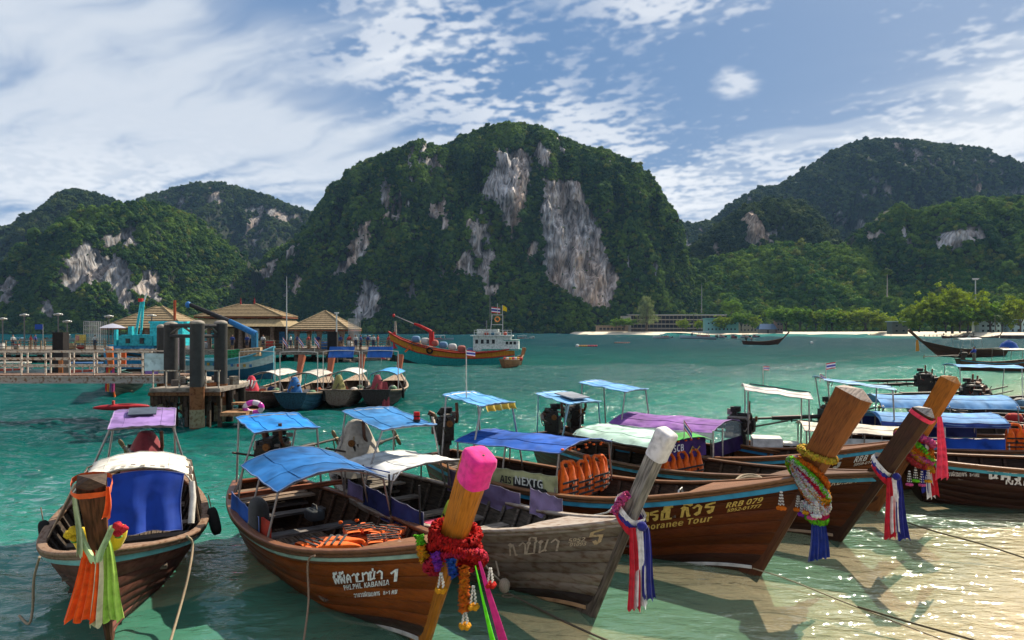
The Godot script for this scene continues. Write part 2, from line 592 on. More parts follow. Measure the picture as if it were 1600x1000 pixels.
func hills() -> void:
	for i in 7: crowns.append(null)
	for i in 7:
		crowns[i] = crown(50 + i, 7 + i % 4, 0.62 + 0.16 * (i % 3), 330).mesh()
	var far := [Color(0.030, 0.062, 0.030), Color(0.085, 0.125, 0.040), Color(0.10, 0.13, 0.04)]
	var near := [Color(0.028, 0.078, 0.028), Color(0.125, 0.210, 0.034), Color(0.15, 0.18, 0.035)]
	var bright := [Color(0.048, 0.125, 0.030), Color(0.175, 0.270, 0.038), Color(0.18, 0.21, 0.045)]
	hill({label = "long far wooded ridge behind the left hills", forest = "dark woods covering the far left ridge", seed = 1, nu = 150, nv = 46, zc = 1500.0, zb = 1180.0, relief = 66.0, tree = 5.2, count = 11000, tints = far, steep = 1.3,
		ridge = [150, 345, 200, 328, 240, 304, 290, 288, 340, 284, 400, 299, 450, 318, 500, 337, 560, 372, 640, 420], rocks = [[400, 318, 480, 345, 470, 352, 390, 330], [330, 292, 345, 300, 342, 322, 328, 316]], stone = 0.75})
	hill({label = "pointed wooded hill at the far left edge of the bay", forest = "green woods covering the pointed far left hill", seed = 2, nu = 170, nv = 60, zc = 1150.0, zb = 900.0, relief = 66.0, tree = 4.6, count = 16000, tints = far, steep = 1.35,
		ridge = [-120, 400, -40, 380, 0, 364, 40, 357, 60, 335, 85, 312, 115, 296, 150, 301, 190, 318, 235, 335, 300, 380, 360, 420], rocks = [[115, 335, 124, 338, 122, 350, 116, 348]]})
	hill({label = "rounded wooded hill with grey cliffs left of the big mountain", forest = "sunlit woods covering the rounded left hill", seed = 3, nu = 230, nv = 100, zc = 820.0, zb = 620.0, relief = 70.0, tree = 3.5, count = 25000, tints = near, steep = 1.5, warm = 0.0,
		ridge = [-100, 470, -20, 440, 20, 418, 50, 404, 75, 402, 100, 382, 130, 366, 150, 345, 200, 321, 250, 317, 300, 337, 340, 371, 375, 402, 390, 425, 400, 470, 420, 505],
		rocks = [[95, 410, 112, 390, 135, 377, 160, 395, 185, 402, 203, 410, 206, 470, 200, 492, 180, 480, 172, 455, 150, 445, 128, 452, 110, 460, 95, 458], [160, 372, 180, 366, 198, 350, 215, 360, 212, 384, 196, 386, 190, 378, 165, 392], [222, 420, 240, 424, 252, 460, 250, 478, 232, 470, 214, 458], [0, 438, 14, 432, 24, 446, 22, 478, 6, 482, 0, 470], [66, 470, 84, 466, 80, 500, 68, 502]]})
	hill({label = "great round mountain with pale cliff faces across the bay", forest = "dark jungle covering the great round mountain", seed = 4, nu = 420, nv = 190, zc = 930.0, zb = 715.0, relief = 74.0, tree = 3.3, count = 68000, tints = near, streak = 0.36, steep = 1.8, warm = 0.2, stone = 1.5, round = 150.0,
		ridge = [340, 520, 375, 470, 392, 430, 420, 400, 450, 384, 482, 358, 505, 333, 520, 300, 545, 271, 580, 250, 620, 243, 660, 230, 700, 231, 730, 214, 760, 200, 800, 195, 830, 197, 870, 210, 905, 230, 925, 240, 945, 238, 975, 255, 1000, 274, 1020, 308, 1042, 325, 1055, 350, 1070, 385, 1090, 425, 1130, 470, 1170, 505],
		rocks = [[848, 283, 880, 280, 905, 286, 915, 310, 930, 345, 945, 385, 952, 410, 968, 436, 960, 462, 952, 484, 925, 482, 898, 468, 872, 450, 852, 436, 848, 400, 845, 350], [742, 312, 765, 272, 790, 238, 822, 232, 831, 244, 826, 300, 812, 350, 800, 374, 790, 352, 780, 320, 760, 306], [836, 222, 862, 236, 858, 262, 838, 258], [398, 436, 420, 408, 436, 402, 430, 424, 408, 454], [518, 432, 540, 398, 560, 352, 578, 350, 580, 372, 562, 400, 540, 428], [548, 505, 560, 460, 575, 428, 590, 450, 592, 490, 566, 512], [706, 428, 718, 402, 730, 388, 742, 414, 746, 432, 726, 432], [680, 424, 690, 416, 700, 422, 696, 436, 684, 436], [752, 396, 770, 382, 772, 402, 758, 412], [824, 380, 838, 376, 838, 402, 826, 404], [636, 452, 646, 440, 648, 462, 636, 468], [660, 250, 686, 244, 690, 268, 668, 262], [630, 264, 646, 270, 640, 286]]})
	hill({label = "flat topped far mountain at the right", forest = "hazy dark woods covering the far right mountain", seed = 5, nu = 190, nv = 80, zc = 1500.0, zb = 1100.0, relief = 90.0, tree = 5.0, count = 24000, tints = far, steep = 1.3, stone = 0.9,
		ridge = [1040, 372, 1062, 352, 1110, 344, 1150, 311, 1190, 292, 1215, 290, 1260, 262, 1300, 235, 1340, 219, 1400, 216, 1470, 225, 1530, 231, 1560, 250, 1585, 262, 1640, 285, 1760, 330],
		rocks = [[1400, 222, 1408, 224, 1406, 240, 1398, 238], [1424, 226, 1436, 232, 1432, 258, 1426, 252], [1458, 260, 1464, 258, 1462, 270]]})
	hill({label = "wooded knoll with a pale grey cliff below the far right mountain", forest = "woods covering the knoll below the far right mountain", seed = 6, nu = 140, nv = 70, zc = 980.0, zb = 800.0, relief = 46.0, tree = 4.0, count = 12000, tints = far, steep = 1.5,
		ridge = [1020, 430, 1060, 402, 1085, 382, 1120, 352, 1160, 324, 1200, 313, 1250, 315, 1278, 340, 1300, 372, 1340, 410, 1380, 440], rocks = [[1160, 345, 1172, 330, 1186, 334, 1192, 356, 1208, 362, 1212, 384, 1192, 378, 1180, 386, 1164, 386]]})
	hill({label = "row of wooded crags with white cliffs at the right edge", forest = "woods covering the crags at the right edge", seed = 7, nu = 170, nv = 80, zc = 800.0, zb = 660.0, relief = 44.0, tree = 3.8, count = 13000, tints = near, steep = 1.7, stone = 1.5,
		ridge = [1300, 430, 1335, 382, 1350, 360, 1372, 345, 1400, 320, 1425, 334, 1450, 326, 1480, 318, 1530, 311, 1560, 310, 1600, 318, 1680, 330, 1800, 360], rocks = [[1408, 352, 1416, 344, 1421, 362, 1420, 380, 1408, 378], [1464, 388, 1468, 366, 1490, 360, 1530, 356, 1542, 372, 1536, 384, 1510, 380, 1490, 392]]})
	hill({label = "low wooded slope behind the beach at the right", forest = "bright green jungle on the slope behind the beach", seed = 8, nu = 230, nv = 70, zc = 930.0, zb = 760.0, relief = 34.0, tree = 4.6, count = 17000, tints = bright, steep = 1.1, skew = -300.0, zskew = -310.0, treeline = 3.0, round = 0.0,
		ridge = [1010, 500, 1050, 440, 1100, 404, 1160, 392, 1220, 378, 1280, 384, 1340, 388, 1400, 394, 1460, 404, 1520, 390, 1560, 374, 1600, 362, 1700, 350, 1850, 340]})
func depth_at(x: float, z: float) -> float:
	return (-0.95 * (x - 6.6) - 0.86 * (z + 8.2)) * 0.065
func sea() -> void:
	# sand bed: one sheet from under the beach to the far shore
	var m := mb(Color(0.50, 0.39, 0.235))
	var rows := []
	var zs := []
	var z := -2.0
	while z > -60:
		zs.append(z)
		z -= 0.25 + maxf(0, -z - 14) * 0.05
	for k in [-90, -140, -200, -300, -420, -560, -700, -2200]: zs.append(float(k))
	for zz in zs:
		var row := PackedVector3Array()
		for i in 121:
			var x := lerpf(-1.0, 1.0, i / 120.0)
			x = (x * 0.25 + x * x * x * 0.75) * maxf(50.0, -zz * 2.6)
			var d := depth_at(x, zz)
			var y := -minf(d, 3.5) - 0.012 * NA.get_noise_2d(x * 30, zz * 30) - 0.035 * NA.get_noise_2d(x * 7 + 50, zz * 12)
			row.append(V(x, minf(y, 0.35), zz))
		rows.append(row)
	m.grid(rows)
	tag(obj("ground", m, "sand"), "pale sand bed under the clear shallows", "ground", "", "structure")
	# the water: a body with its own colour and depth, and the reflecting skin on top of it
	var wn := FastNoiseLite.new()
	wn.seed = 31
	wn.frequency = 1.0
	wn.fractal_octaves = 2
	var wr := []
	var w := mb()
	var zz := -5.0
	var zl := []
	while zz > -2100:
		zl.append(zz)
		zz -= maxf(0.085, -zz * 0.006) if zz > -120 else -zz * 0.03
	var nc := 500
	for zi in zl:
		var row := PackedVector3Array()
		var half: float = maxf(9.0, -zi * 0.79) + maxf(0.0, -zi - 60.0) * 0.6
		for i in nc:
			var x := lerpf(-half, half, i / float(nc - 1))
			var amp := 1.0
			var y := 0.0
			var lam := 0.5
			for o in 8:
				var fade := 1.0 - smoothstep(lam * 40.0, lam * 85.0, -zi)
				var born := 0.25 + 0.75 * smoothstep(lam * 3.0, lam * 10.0, -zi)
				if fade > 0.0: y += lam * [0.095, 0.095, 0.07, 0.045, 0.04, 0.04, 0.035, 0.03][o] * fade * born * wn.get_noise_3d(x / lam * 0.62, zi / lam * 1.25, o * 17.0)
				lam *= 2.0
				if o > 3: lam *= 1.1
			var dp := depth_at(x, zi)
			amp = clampf(0.04 + (dp - 0.2) * 0.7, 0.04, 1.0)
			row.append(V(x, y * amp, zi))
		wr.append(row)
	w.grid(wr)
	# the skin in zones: far off, ripples too fine to build are left to the roughness
	var cut := [0, 0, 0, 0, 0]
	for i in zl.size():
		for k in 4:
			if zl[i] > [-13.0, -19.0, -36.0, -80.0][k]: cut[k + 1] = i
	cut.append(zl.size() - 1)
	for k in 5:
		var s := mb()
		s.grid(wr.slice(cut[k], cut[k + 1] + 1))
		tag(obj("water", s, "water_skin_%d" % k), ["calm clear water over the sand by the bows", "gently rippled clear water between the near boats", "rippled green water behind the moored boats", "choppy green water in the middle of the bay", "wind roughened teal water far out in the bay"][k], "water", "", "structure")
	for k in w.v.size():
		var p := w.v[k]
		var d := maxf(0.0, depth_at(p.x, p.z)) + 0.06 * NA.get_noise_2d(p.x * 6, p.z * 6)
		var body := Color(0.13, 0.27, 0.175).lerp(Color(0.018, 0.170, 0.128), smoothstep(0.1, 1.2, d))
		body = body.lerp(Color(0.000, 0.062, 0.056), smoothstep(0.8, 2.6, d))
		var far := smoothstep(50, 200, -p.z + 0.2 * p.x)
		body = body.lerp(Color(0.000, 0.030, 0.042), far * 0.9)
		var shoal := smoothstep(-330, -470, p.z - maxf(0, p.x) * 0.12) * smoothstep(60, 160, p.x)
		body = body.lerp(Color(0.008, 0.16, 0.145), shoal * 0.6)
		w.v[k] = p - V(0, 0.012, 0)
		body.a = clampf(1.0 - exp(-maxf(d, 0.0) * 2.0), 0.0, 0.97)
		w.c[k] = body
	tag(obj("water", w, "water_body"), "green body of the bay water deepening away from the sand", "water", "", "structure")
func sea_materials() -> void:
	var hm := noise_tex(0.018, 5, [gr(0.0), gr(1.0)], 1024, 33)
	for k in 5:
		var s := mat("water_skin_%d" % k, [0.05, 0.06, 0.12, 0.15, 0.22][k])
		s.vertex_color_use_as_albedo = false
		s.albedo_color = Color(0.2, 0.5, 0.45, 0.0)
		s.transparency = BaseMaterial3D.TRANSPARENCY_ALPHA
		s.metallic_specular = [0.44, 0.42, 0.37, 0.29, 0.16][k]
		s.uv1_triplanar = true
		s.uv1_world_triplanar = true
		s.uv1_scale = V(0.075, 0.11, 0.15)
		s.heightmap_enabled = true
		s.heightmap_texture = hm
		s.heightmap_scale = [4.5, 11.0, 24.0, 30.0, 30.0][k]
	var b := mat("water_body", 1.0)
	b.uv1_triplanar = false
	b.transparency = BaseMaterial3D.TRANSPARENCY_ALPHA
	b.specular_mode = BaseMaterial3D.SPECULAR_DISABLED
# ---- longtail boats -------------------------------------------------------------------------------------------------
const SM := 0.42
func b_half(t: float) -> float:
	var rs: float = q.get("rs", 0.42)
	var w := 0.0
	if t < SM:
		w = rs + (1.0 - rs) * (1.0 - pow((SM - t) / SM, 2.2))
	else:
		w = 1.0 - 0.93 * pow((t - SM) / (1 - SM), 2.0)
	return q.B / 2 * w
func b_top(t: float) -> float:
	return q.h0 + (q.hs * pow((SM - t) / SM, 2.0) if t < SM else q.hb * pow((t - SM) / (1 - SM), 2.2))
func b_keel(t: float) -> float:
	return -0.34 + (0.30 * pow((0.25 - t) / 0.25, 2.0) if t < 0.25 else 0.0) + 0.34 * smoothstep(0.6, 1.0, t)
func hp(t: float, g: float, side: float, off := 0.0) -> Vector3:
	var yk := b_keel(t)
	var yt := b_top(t)
	var y := lerpf(yk, yt, pow(g, 1.25))
	var z := b_half(t) * pow(g, 0.62 - 0.2 * smoothstep(0.55, 0.1, t))
	var x: float = (t - 0.5) * q.L - q.lean * (b_top(1.0) - y) * smoothstep(0.5, 1.0, t) * 0.96 + (0.35 * (1.0 - g) * smoothstep(0.3, 0.0, t))
	var n := V(0.0, -0.35, 1.0).normalized()
	return V(x, y + n.y * off, side * (z + n.z * off))
func half_at(t: float, y: float) -> float:
	var g := pow(clampf((y - b_keel(t)) / (b_top(t) - b_keel(t)), 0.0, 1.0), 0.8)
	return hp(t, g, 1.0, -0.02).z
func hull_line(g: float, side: float, off: float, t0 := 0.0, t1 := 1.0, n := 22) -> PackedVector3Array:
	var r := PackedVector3Array()
	for i in n + 1: r.append(hp(lerpf(t0, t1, float(i) / n), g, side, off))
	return r
func sheet(parent: Node, called: String, m: String, col: Color, rows: Array, hem := 0.012) -> MeshInstance3D:
	var s := mb(col)
	s.grid(rows)
	weather(s, 0.5, V(1.1, 1.1, 1.1), col.b * 90.0)
	if hem > 0:
		var e := PackedVector3Array()
		for k in rows[0].size(): e.append(rows[0][k])
		for r in range(1, rows.size()): e.append(rows[r][rows[r].size() - 1])
		for k in range(rows[0].size() - 2, -1, -1): e.append(rows[rows.size() - 1][k])
		for r in range(rows.size() - 2, -1, -1): e.append(rows[r][0])
		s.col = col.lerp(Color(0.5, 0.5, 0.5), 0.25)
		s.tube(e, hem, 5, false)
	return obj(called, s, m, parent)
func awning(parent: Node, x0: float, x1: float, y0: float, y1: float, hw: float, camber: float, col: Color, called: String, zc := 0.0, drop := 0.0, patch := Color(0, 0, 0, 0)) -> Node3D:
	var rows := []
	for i in 13:
		var u := i / 12.0
		var row := PackedVector3Array()
		for k in 15:
			var w := k / 7.0 - 1.0
			var y := lerpf(y0, y1, u) + camber * (1.0 - w * w) - 0.035 * absf(sin(u * TAU)) * (1.0 - 0.5 * w * w) + 0.008 * sin(k * 2.1 + i * 1.7)
			if drop > 0: y -= drop * smoothstep(0.82, 1.0, absf(w))
			row.append(V(lerpf(x0, x1, u), y, zc + w * hw))
		rows.append(row)
	var o := sheet(parent, called, "tarp", col, rows)
	for k in [3, 11]:
		var tp := PackedVector3Array()
		for i in 13: tp.append(rows[i][k] + V(0, 0.004, 0))
		obj("seam", mb(col * 0.9).tube(tp, 0.006, 4, false), "tarp", o)
	if patch.a > 0:
		var s := mb(Color(patch.r, patch.g, patch.b))
		var pr := []
		for i in range(4, 9):
			var row := PackedVector3Array()
			for k in range(0, 15): row.append(rows[i][k] + V(0, 0.006, 0))
			pr.append(row)
		s.grid(pr)
		obj("patch", s, "tarp", o)
	return o
func frame_posts(parent: Node, xs: Array, hw: float, ytop: Array, camber: float, col: Color, r := 0.018, zc := 0.0, base := -1.0) -> void:
	for i in xs.size():
		var t: float = clampf(xs[i] / q.L + 0.5, 0.02, 0.95)
		for s in [-1.0, 1.0]:
			var foot := hp(t, 0.97, s, -0.03)
			if base >= 0: foot = V(xs[i], base, zc + s * hw)
			obj("post", mb(col).rod(foot, V(xs[i], ytop[i] - 0.02, zc + s * hw), r), "metal", parent)
		var bow := PackedVector3Array()
		for k in 9:
			var w := k / 4.0 - 1.0
			bow.append(V(xs[i], ytop[i] + camber * (1 - w * w) - 0.03, zc + w * hw))
		obj("roof_bow", mb(col).tube(bow, r * 0.85, 5), "metal", parent)
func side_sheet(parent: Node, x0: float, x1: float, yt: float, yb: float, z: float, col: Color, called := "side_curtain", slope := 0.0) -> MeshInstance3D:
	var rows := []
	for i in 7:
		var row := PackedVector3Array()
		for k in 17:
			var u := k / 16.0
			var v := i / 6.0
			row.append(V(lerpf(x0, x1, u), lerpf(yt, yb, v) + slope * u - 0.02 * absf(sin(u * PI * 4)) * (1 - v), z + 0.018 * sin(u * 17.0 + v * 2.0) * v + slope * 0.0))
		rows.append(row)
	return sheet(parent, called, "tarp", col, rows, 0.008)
func engine(parent: Node, at: Vector3, swing: float, shaft: float, cover := Color(0, 0, 0, 0), tilt := 0.03) -> void:
	var e := part("engine", parent, at)
	e.rotation.y = swing
	var k := Color(0.035, 0.033, 0.033)
	var m := mb(k)
	m.box(V(0, 0.10, 0), V(0.62, 0.34, 0.36))
	m.box(V(0.02, 0.30, 0.02), V(0.5, 0.16, 0.26))
	m.box(V(0.05, 0.40, 0), V(0.40, 0.08, 0.18))
	m.cyl(V(0.30, 0.12, 0), 0.15, 0.06, 14, Basis(V(0, 0, 1), -PI / 2))
	for i in 4:
		m.cyl(V(-0.18 + i * 0.12, 0.30, 0.16), 0.035, 0.12, 8, Basis(V(1, 0, 0), PI / 2))
	m.box(V(-0.1, -0.12, 0), V(0.5, 0.14, 0.28))
	obj("engine_block", m, "engine", e)
	obj("flywheel", mb(Color(0.03, 0.028, 0.026)).cyl(V(0.34, 0.16, 0.02), 0.17, 0.04, 16, Basis(V(0, 0, 1), -PI / 2)), "engine", e)
	obj("pulley", mb(Color(0.15, 0.07, 0.02)).cyl(V(0.37, 0.30, -0.08), 0.07, 0.05, 12, Basis(V(0, 0, 1), -PI / 2)), "engine", e)
	obj("air_filter", mb(Color(0.02, 0.02, 0.022)).cyl(V(-0.1, 0.46, -0.05), 0.13, 0.13, 14), "engine", e)
	obj("exhaust_pipe", mb(Color(0.12, 0.06, 0.04)).tube(path([V(-0.2, 0.3, -0.2), V(0.1, 0.3, -0.26), V(0.2, 0.42, -0.26), V(0.2, 0.72, -0.24)]), 0.035, 7), "engine", e)
	obj("manifold", mb(Color(0.16, 0.15, 0.14)).tube(path([V(-0.25, 0.34, 0.24), V(0.2, 0.34, 0.25), V(0.27, 0.22, 0.22)]), 0.045, 7), "engine", e)
	for i in 9:
		var cp := V(R.randf_range(-0.32, 0.32), R.randf_range(-0.05, 0.46), R.randf_range(-0.22, 0.24))
		var cl := mb([Color(0.05, 0.045, 0.04), Color(0.11, 0.10, 0.09), Color(0.09, 0.04, 0.025), Color(0.2, 0.19, 0.17)][i % 4])
		if i % 2: cl.box(cp, V(R.randf_range(0.08, 0.2), R.randf_range(0.06, 0.16), R.randf_range(0.08, 0.18)), Basis(V(0, 1, 0), R.randf()))
		else: cl.cyl(cp, R.randf_range(0.04, 0.08), R.randf_range(0.08, 0.2), 9, Basis(V(1, 0, 0), R.randf_range(0, 1.6)))
		obj("fitting", cl, "engine", e)
	for i in 5:
		var a := V(R.randf_range(-0.3, 0.3), R.randf_range(0.0, 0.4), 0.2)
		var b := V(R.randf_range(-0.3, 0.35), R.randf_range(0.2, 0.5), R.randf_range(-0.2, 0.24))
		var cc: Color = [Color(0.4, 0.32, 0.2), Color(0.03, 0.03, 0.03), Color(0.25, 0.05, 0.04), Color(0.5, 0.45, 0.36), Color(0.05, 0.05, 0.05)][i]
		obj("hose", mb(cc).tube(arc(a, b + V(0, 0, 0.08), 0.16, 7), 0.014, 5), "rubber", e)
	obj("engine_mount", mb(Color(0.05, 0.045, 0.04)).box(V(0, -0.3, 0), V(0.34, 0.3, 0.2)).rod(V(0, -0.2, 0), V(0, -0.75, 0), 0.05), "engine", e)
	if parent.get_meta("group", "") == "longtail boats moored stern on by the landing stage": e.scale = V(0.72, 0.72, 0.72)
	var d := V(-1, -tilt, 0)
	var s := mb(Color(0.04, 0.036, 0.034))
	s.rod(V(-0.3, 0.08, 0), V(-0.3, 0.08, 0) + d * shaft * 0.55, 0.055, 8)
	s.rod(V(-0.3, 0.08, 0) + d * shaft * 0.5, V(-0.3, 0.08, 0) + d * shaft, 0.03, 7)
	s.rod(V(-0.3, -0.06, 0), V(-0.3, 0.04, 0) + d * shaft * 0.5, 0.018, 5)
	for i in 4: s.rod(V(-0.3, -0.05, 0) + d * shaft * 0.11 * (i + 1), V(-0.3, 0.08, 0) + d * shaft * 0.11 * (i + 1), 0.02, 5)
	obj("drive_shaft", s, "engine", e)
	var pp := V(-0.3, 0.08, 0) + d * shaft
	var p := mb(Color(0.16, 0.12, 0.07))
	p.cyl(pp + V(0.02, 0, 0), 0.045, 0.12, 8, Basis(V(0, 0, 1), PI / 2))
	for i in 2:
		var a := PI * i + 0.5
		p.ball(pp + V(-0.05, cos(a) * 0.11, sin(a) * 0.11), V(0.015, 0.11, 0.05), 1, 6, 8, Basis(V(1, 0, 0), a))
	p.rod(pp + V(0.1, 0, 0), pp + V(0.02, -0.22, 0), 0.015, 5)
	obj("propeller", p, "metal", e)
	obj("tiller", mb(Color(0.09, 0.07, 0.06)).rod(V(0.3, 0.1, 0), V(1.15, 0.32, 0.1), 0.022), "metal", e)
	if cover.a > 0:
		var rows := []
		for i in 12:
			var v := i / 11.0
			var row := PackedVector3Array()
			for j in 22:
				var a := TAU * j / 21.0
				var f := (0.16 + 0.40 * pow(v, 0.75)) * (1.0 + 0.10 * v * sin(a * 6.0 + v * 3.0) + 0.05 * sin(a * 3 + 1.0))
				row.append(V(cos(a) * f * 1.1, 0.66 - v * 0.98 + 0.05 * sin(a * 2.0), sin(a) * f * 0.9))
			rows.append(row)
		var top := mb(Color(cover.r, cover.g, cover.b))
		top.grid(rows)
		top.ball(V(0, 0.63, 0), V(0.19, 0.10, 0.16), 1, 6, 12)
		obj("engine_cover", top, "cloth", e)
func prow(parent: Node, d: Dictionary) -> Node3D:
	var base := V(q.L / 2, b_top(1.0), 0)
	var p := part("prow_post", parent, base)
	p.rotation.z = -atan(q.lean)
	var ln: float = q.plen * sqrt(1 + q.lean * q.lean * 0.85)
	var w0: float = d.get("pw", 0.25)
	var w1: float = d.get("pw1", 0.36)
	var m := mb(d.get("post", Color(0.32, 0.13, 0.04)))
	var rings := []
	for i in 18:
		var t := i / 17.0
		var y := lerpf(-0.12, ln, t)
		var w := lerpf(w0, w1, pow(t, 1.3))
		var dp := lerpf(d.get("pd", 0.30), d.get("pd1", 0.40), t)
		rings.append([V(-dp * 0.5, y, -w / 2), V(-dp * 0.5, y, w / 2), V(dp * 0.28, y, w / 2), V(dp * 0.5, y, w * 0.12), V(dp * 0.5, y, -w * 0.12), V(dp * 0.28, y, -w / 2)])
	for i in 17:
		for k in 6:
			var e := (k + 1) % 6
			m.quad(rings[i][k], rings[i][e], rings[i + 1][e], rings[i + 1][k])
	weather(m, 0.3, V(4.0, 0.8, 4.0), ln * 9.0)
	obj("shaft", m, d.get("post_mat", "wood_up"), p)
	var cap := mb(d.get("cap", Color(0.30, 0.22, 0.17)))
	var tip := V(0.05, ln + 0.11, 0)
	for k in 6: cap.tri(rings[17][k], rings[17][(k + 1) % 6], tip)
	obj("cap", cap, "wood_across", p)
	# the stem below the gunwale, down to the keel
	var st := mb(d.get("stem", d.get("post", Color(0.32, 0.13, 0.04)) * 0.75))
	var len_: float = (b_top(1.0) + 0.06) * sqrt(1 + q.lean * q.lean)
	var sr := []
	for i in 6:
		var t := i / 5.0
		var w := lerpf(0.07, 0.17, t)
		var dp := lerpf(0.30, d.get("pd", 0.30) * 0.95, t)
		var y := lerpf(-len_, -0.03, t)
		sr.append([V(-dp * 0.62, y, -w / 2 - 0.012), V(-dp * 0.62, y, w / 2 + 0.012), V(dp * 0.30, y, w / 2), V(dp * 0.44, y, 0.02), V(dp * 0.44, y, -0.02), V(dp * 0.30, y, -w / 2)])
	for i in 5:
		for k in 6:
			st.quad(sr[i][k], sr[i][(k + 1) % 6], sr[i + 1][(k + 1) % 6], sr[i + 1][k])
	obj("stem", st, d.get("post_mat", "wood_up"), p)
	return p

# d.fit: x, z, yaw, length, beam, height amidships, stern rise, bow rise, lean of the stem, height of the post
func boat(d: Dictionary) -> Node3D:
	var f: Array = d.fit
	q = {L = f[3], B = f[4], h0 = f[5], hs = f[6], hb = f[7], lean = f[8], plen = f[9]}
	q.merge(d.get("shape", {}), true)
	var r := thing("longtail_boat", d.label, "boat", V(f[0], 0, f[1]), -f[2], d.get("group", "longtail boats moored by the beach"))
	var hull: Color = d.hull
	var wm: String = d.get("hull_mat", "wood")
	var detail: int = d.get("detail", 2)
	# lining: inside of the planking, seen between the ribs and in the seams
	var rows := []
	for i in 27:
		var t := i / 26.0
		var row := PackedVector3Array()
		for k in 19:
			var g := absf(k / 9.0 - 1.0)
			row.append(hp(t, g, 1.0 if k > 9 else -1.0, -0.012))
		rows.append(row)
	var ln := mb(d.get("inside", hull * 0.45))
	ln.grid(rows)
	ln.grid([rows[0], rows[0]])
	var tr := PackedVector3Array()
	for k in 19: tr.append(V(rows[0][k].x, rows[0][k].y, 0))
	ln.grid([rows[0], tr])
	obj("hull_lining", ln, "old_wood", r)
	var ns: int = [3, 5, 8][detail]
	for side in [1.0, -1.0]:
		for k in ns:
			var g0 := 0.05 + 0.95 * float(k) / ns + 0.0015
			var g1 := 0.05 + 0.95 * float(k + 1) / ns - 0.0015
			var s := mb(hull * R.randf_range(0.72, 1.18))
			if d.has("bottom") and k < int(ns * 0.35): s.col = d.bottom
			s.col.a = 1
			var sr := []
			var nt := 20 if detail > 1 else 12
			for i in nt + 1:
				var t := pow(float(i) / nt, 0.9)
				sr.append(PackedVector3Array([hp(t, g0, side, -0.01), hp(t, g0 + 0.004, side, 0.014), hp(t, (g0 + g1) / 2, side, 0.016), hp(t, g1 - 0.004, side, 0.014), hp(t, g1, side, -0.01)]))
			s.grid(sr)
			weather(s, 0.75 if wm == "worn" else 0.45, V(0.9, 3.0, 3.0), f[0] * 7.0)
			obj("strake", s, wm, r)
		var rim: Color = d.get("rim", hull * 0.9)
		var gl := hull_line(1.0, side, 0.0)
		for i in gl.size(): gl[i].y += 0.02
		obj("gunwale", mb(rim).rail(gl, 0.13, 0.055), wm, r)
		if detail > 0:
			obj("rub_rail", mb(rim * 0.8).rail(hull_line(0.985, side, 0.035), 0.05, 0.04), wm, r)
		if d.has("stripe"):
			obj("painted_stripe", mb(d.stripe).rail(hull_line(0.945, side, 0.026), 0.03, d.get("stripe_h", 0.075)), "paint", r)
		if d.has("boot"):
			obj("waterline_stripe", mb(d.boot).rail(hull_line(0.13, side, 0.022, 0.45, 0.99), 0.016, 0.05), "paint", r)
	# transom
	var ts := mb(hull * 0.8)
	var g_l := PackedVector3Array()
	var g_r := PackedVector3Array()
	for k in 8:
		g_l.append(hp(0.0, k / 7.0, -1.0, 0.015) + V(-0.015, 0, 0))
		g_r.append(hp(0.0, k / 7.0, 1.0, 0.015) + V(-0.015, 0, 0))
	ts.grid([g_l, g_r])
	obj("transom", ts, wm, r)
	obj("transom_rail", mb(hull * 0.9).rail(path([hp(0, 1, -1, 0.02) + V(0, 0.02, 0), hp(0, 1, 1, 0.02) + V(0, 0.02, 0)]), 0.12, 0.06, V(1, 0, 0)), "wood_across", r)
	if detail > 0:
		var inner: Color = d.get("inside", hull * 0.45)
		for i in [6, 9, 13][detail]:
			var t: float = 0.1 + 0.78 * i / [6.0, 9.0, 13.0][detail]
			for side in [-1.0, 1.0]:
				var pr := PackedVector3Array()
				for k in 6: pr.append(hp(t, lerpf(0.2, 0.97, k / 5.0), side, -0.05))
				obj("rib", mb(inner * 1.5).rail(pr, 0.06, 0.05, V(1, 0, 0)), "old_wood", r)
		var fl: Color = d.get("floor", Color(0.16, 0.12, 0.09))
		var bil := []
		for i in 16:
			var t := lerpf(0.03, 0.95, i / 15.0)
			var y := maxf(0.10, b_keel(t) + 0.12)
			var hw := half_at(t, y)
			bil.append(PackedVector3Array([V(hp(t, 0.4, 1.0).x, y + 0.02, -hw), V(hp(t, 0.4, 1.0).x, y, 0), V(hp(t, 0.4, 1.0).x, y + 0.02, hw)]))
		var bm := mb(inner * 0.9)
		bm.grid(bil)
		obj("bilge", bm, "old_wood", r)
		for k in 7:
			var w: float = q.B * 0.56
			var z := (k - 3.0) / 7.0 * w
			var half_l: float = q.L * (0.30 - 0.026 * absf(k - 3.0))
			obj("floorboard", mb(fl * R.randf_range(0.75, 1.2)).box(V(-0.35, 0.17 + R.randf() * 0.01, z), V(half_l * 2, 0.03, w / 7 - 0.02)), "old_wood", r)
		for t in d.get("thwarts", [0.12, 0.2, 0.36, 0.46, 0.56, 0.66, 0.76]):
			var y: float = b_top(t) - 0.30
			obj("thwart", mb(d.get("thwart", Color(0.22, 0.17, 0.13)) * R.randf_range(0.8, 1.2)).box(V((t - 0.5) * q.L - 0.1, y, 0), V(0.24, 0.045, 1.9 * half_at(t, y))), "wood_across", r)
		# stern platform and foredeck boards
		for k in 4:
			var x: float = -q.L / 2 + 0.25 + k * 0.24
			var t: float = x / q.L + 0.5
			obj("stern_board", mb(fl * R.randf_range(1.0, 1.5)).box(V(x, b_top(t) - 0.12, 0), V(0.22, 0.035, 1.9 * half_at(t, b_top(t) - 0.14))), "wood_across", r)
		var bd := mb(d.get("deck", d.get("rim", hull)))
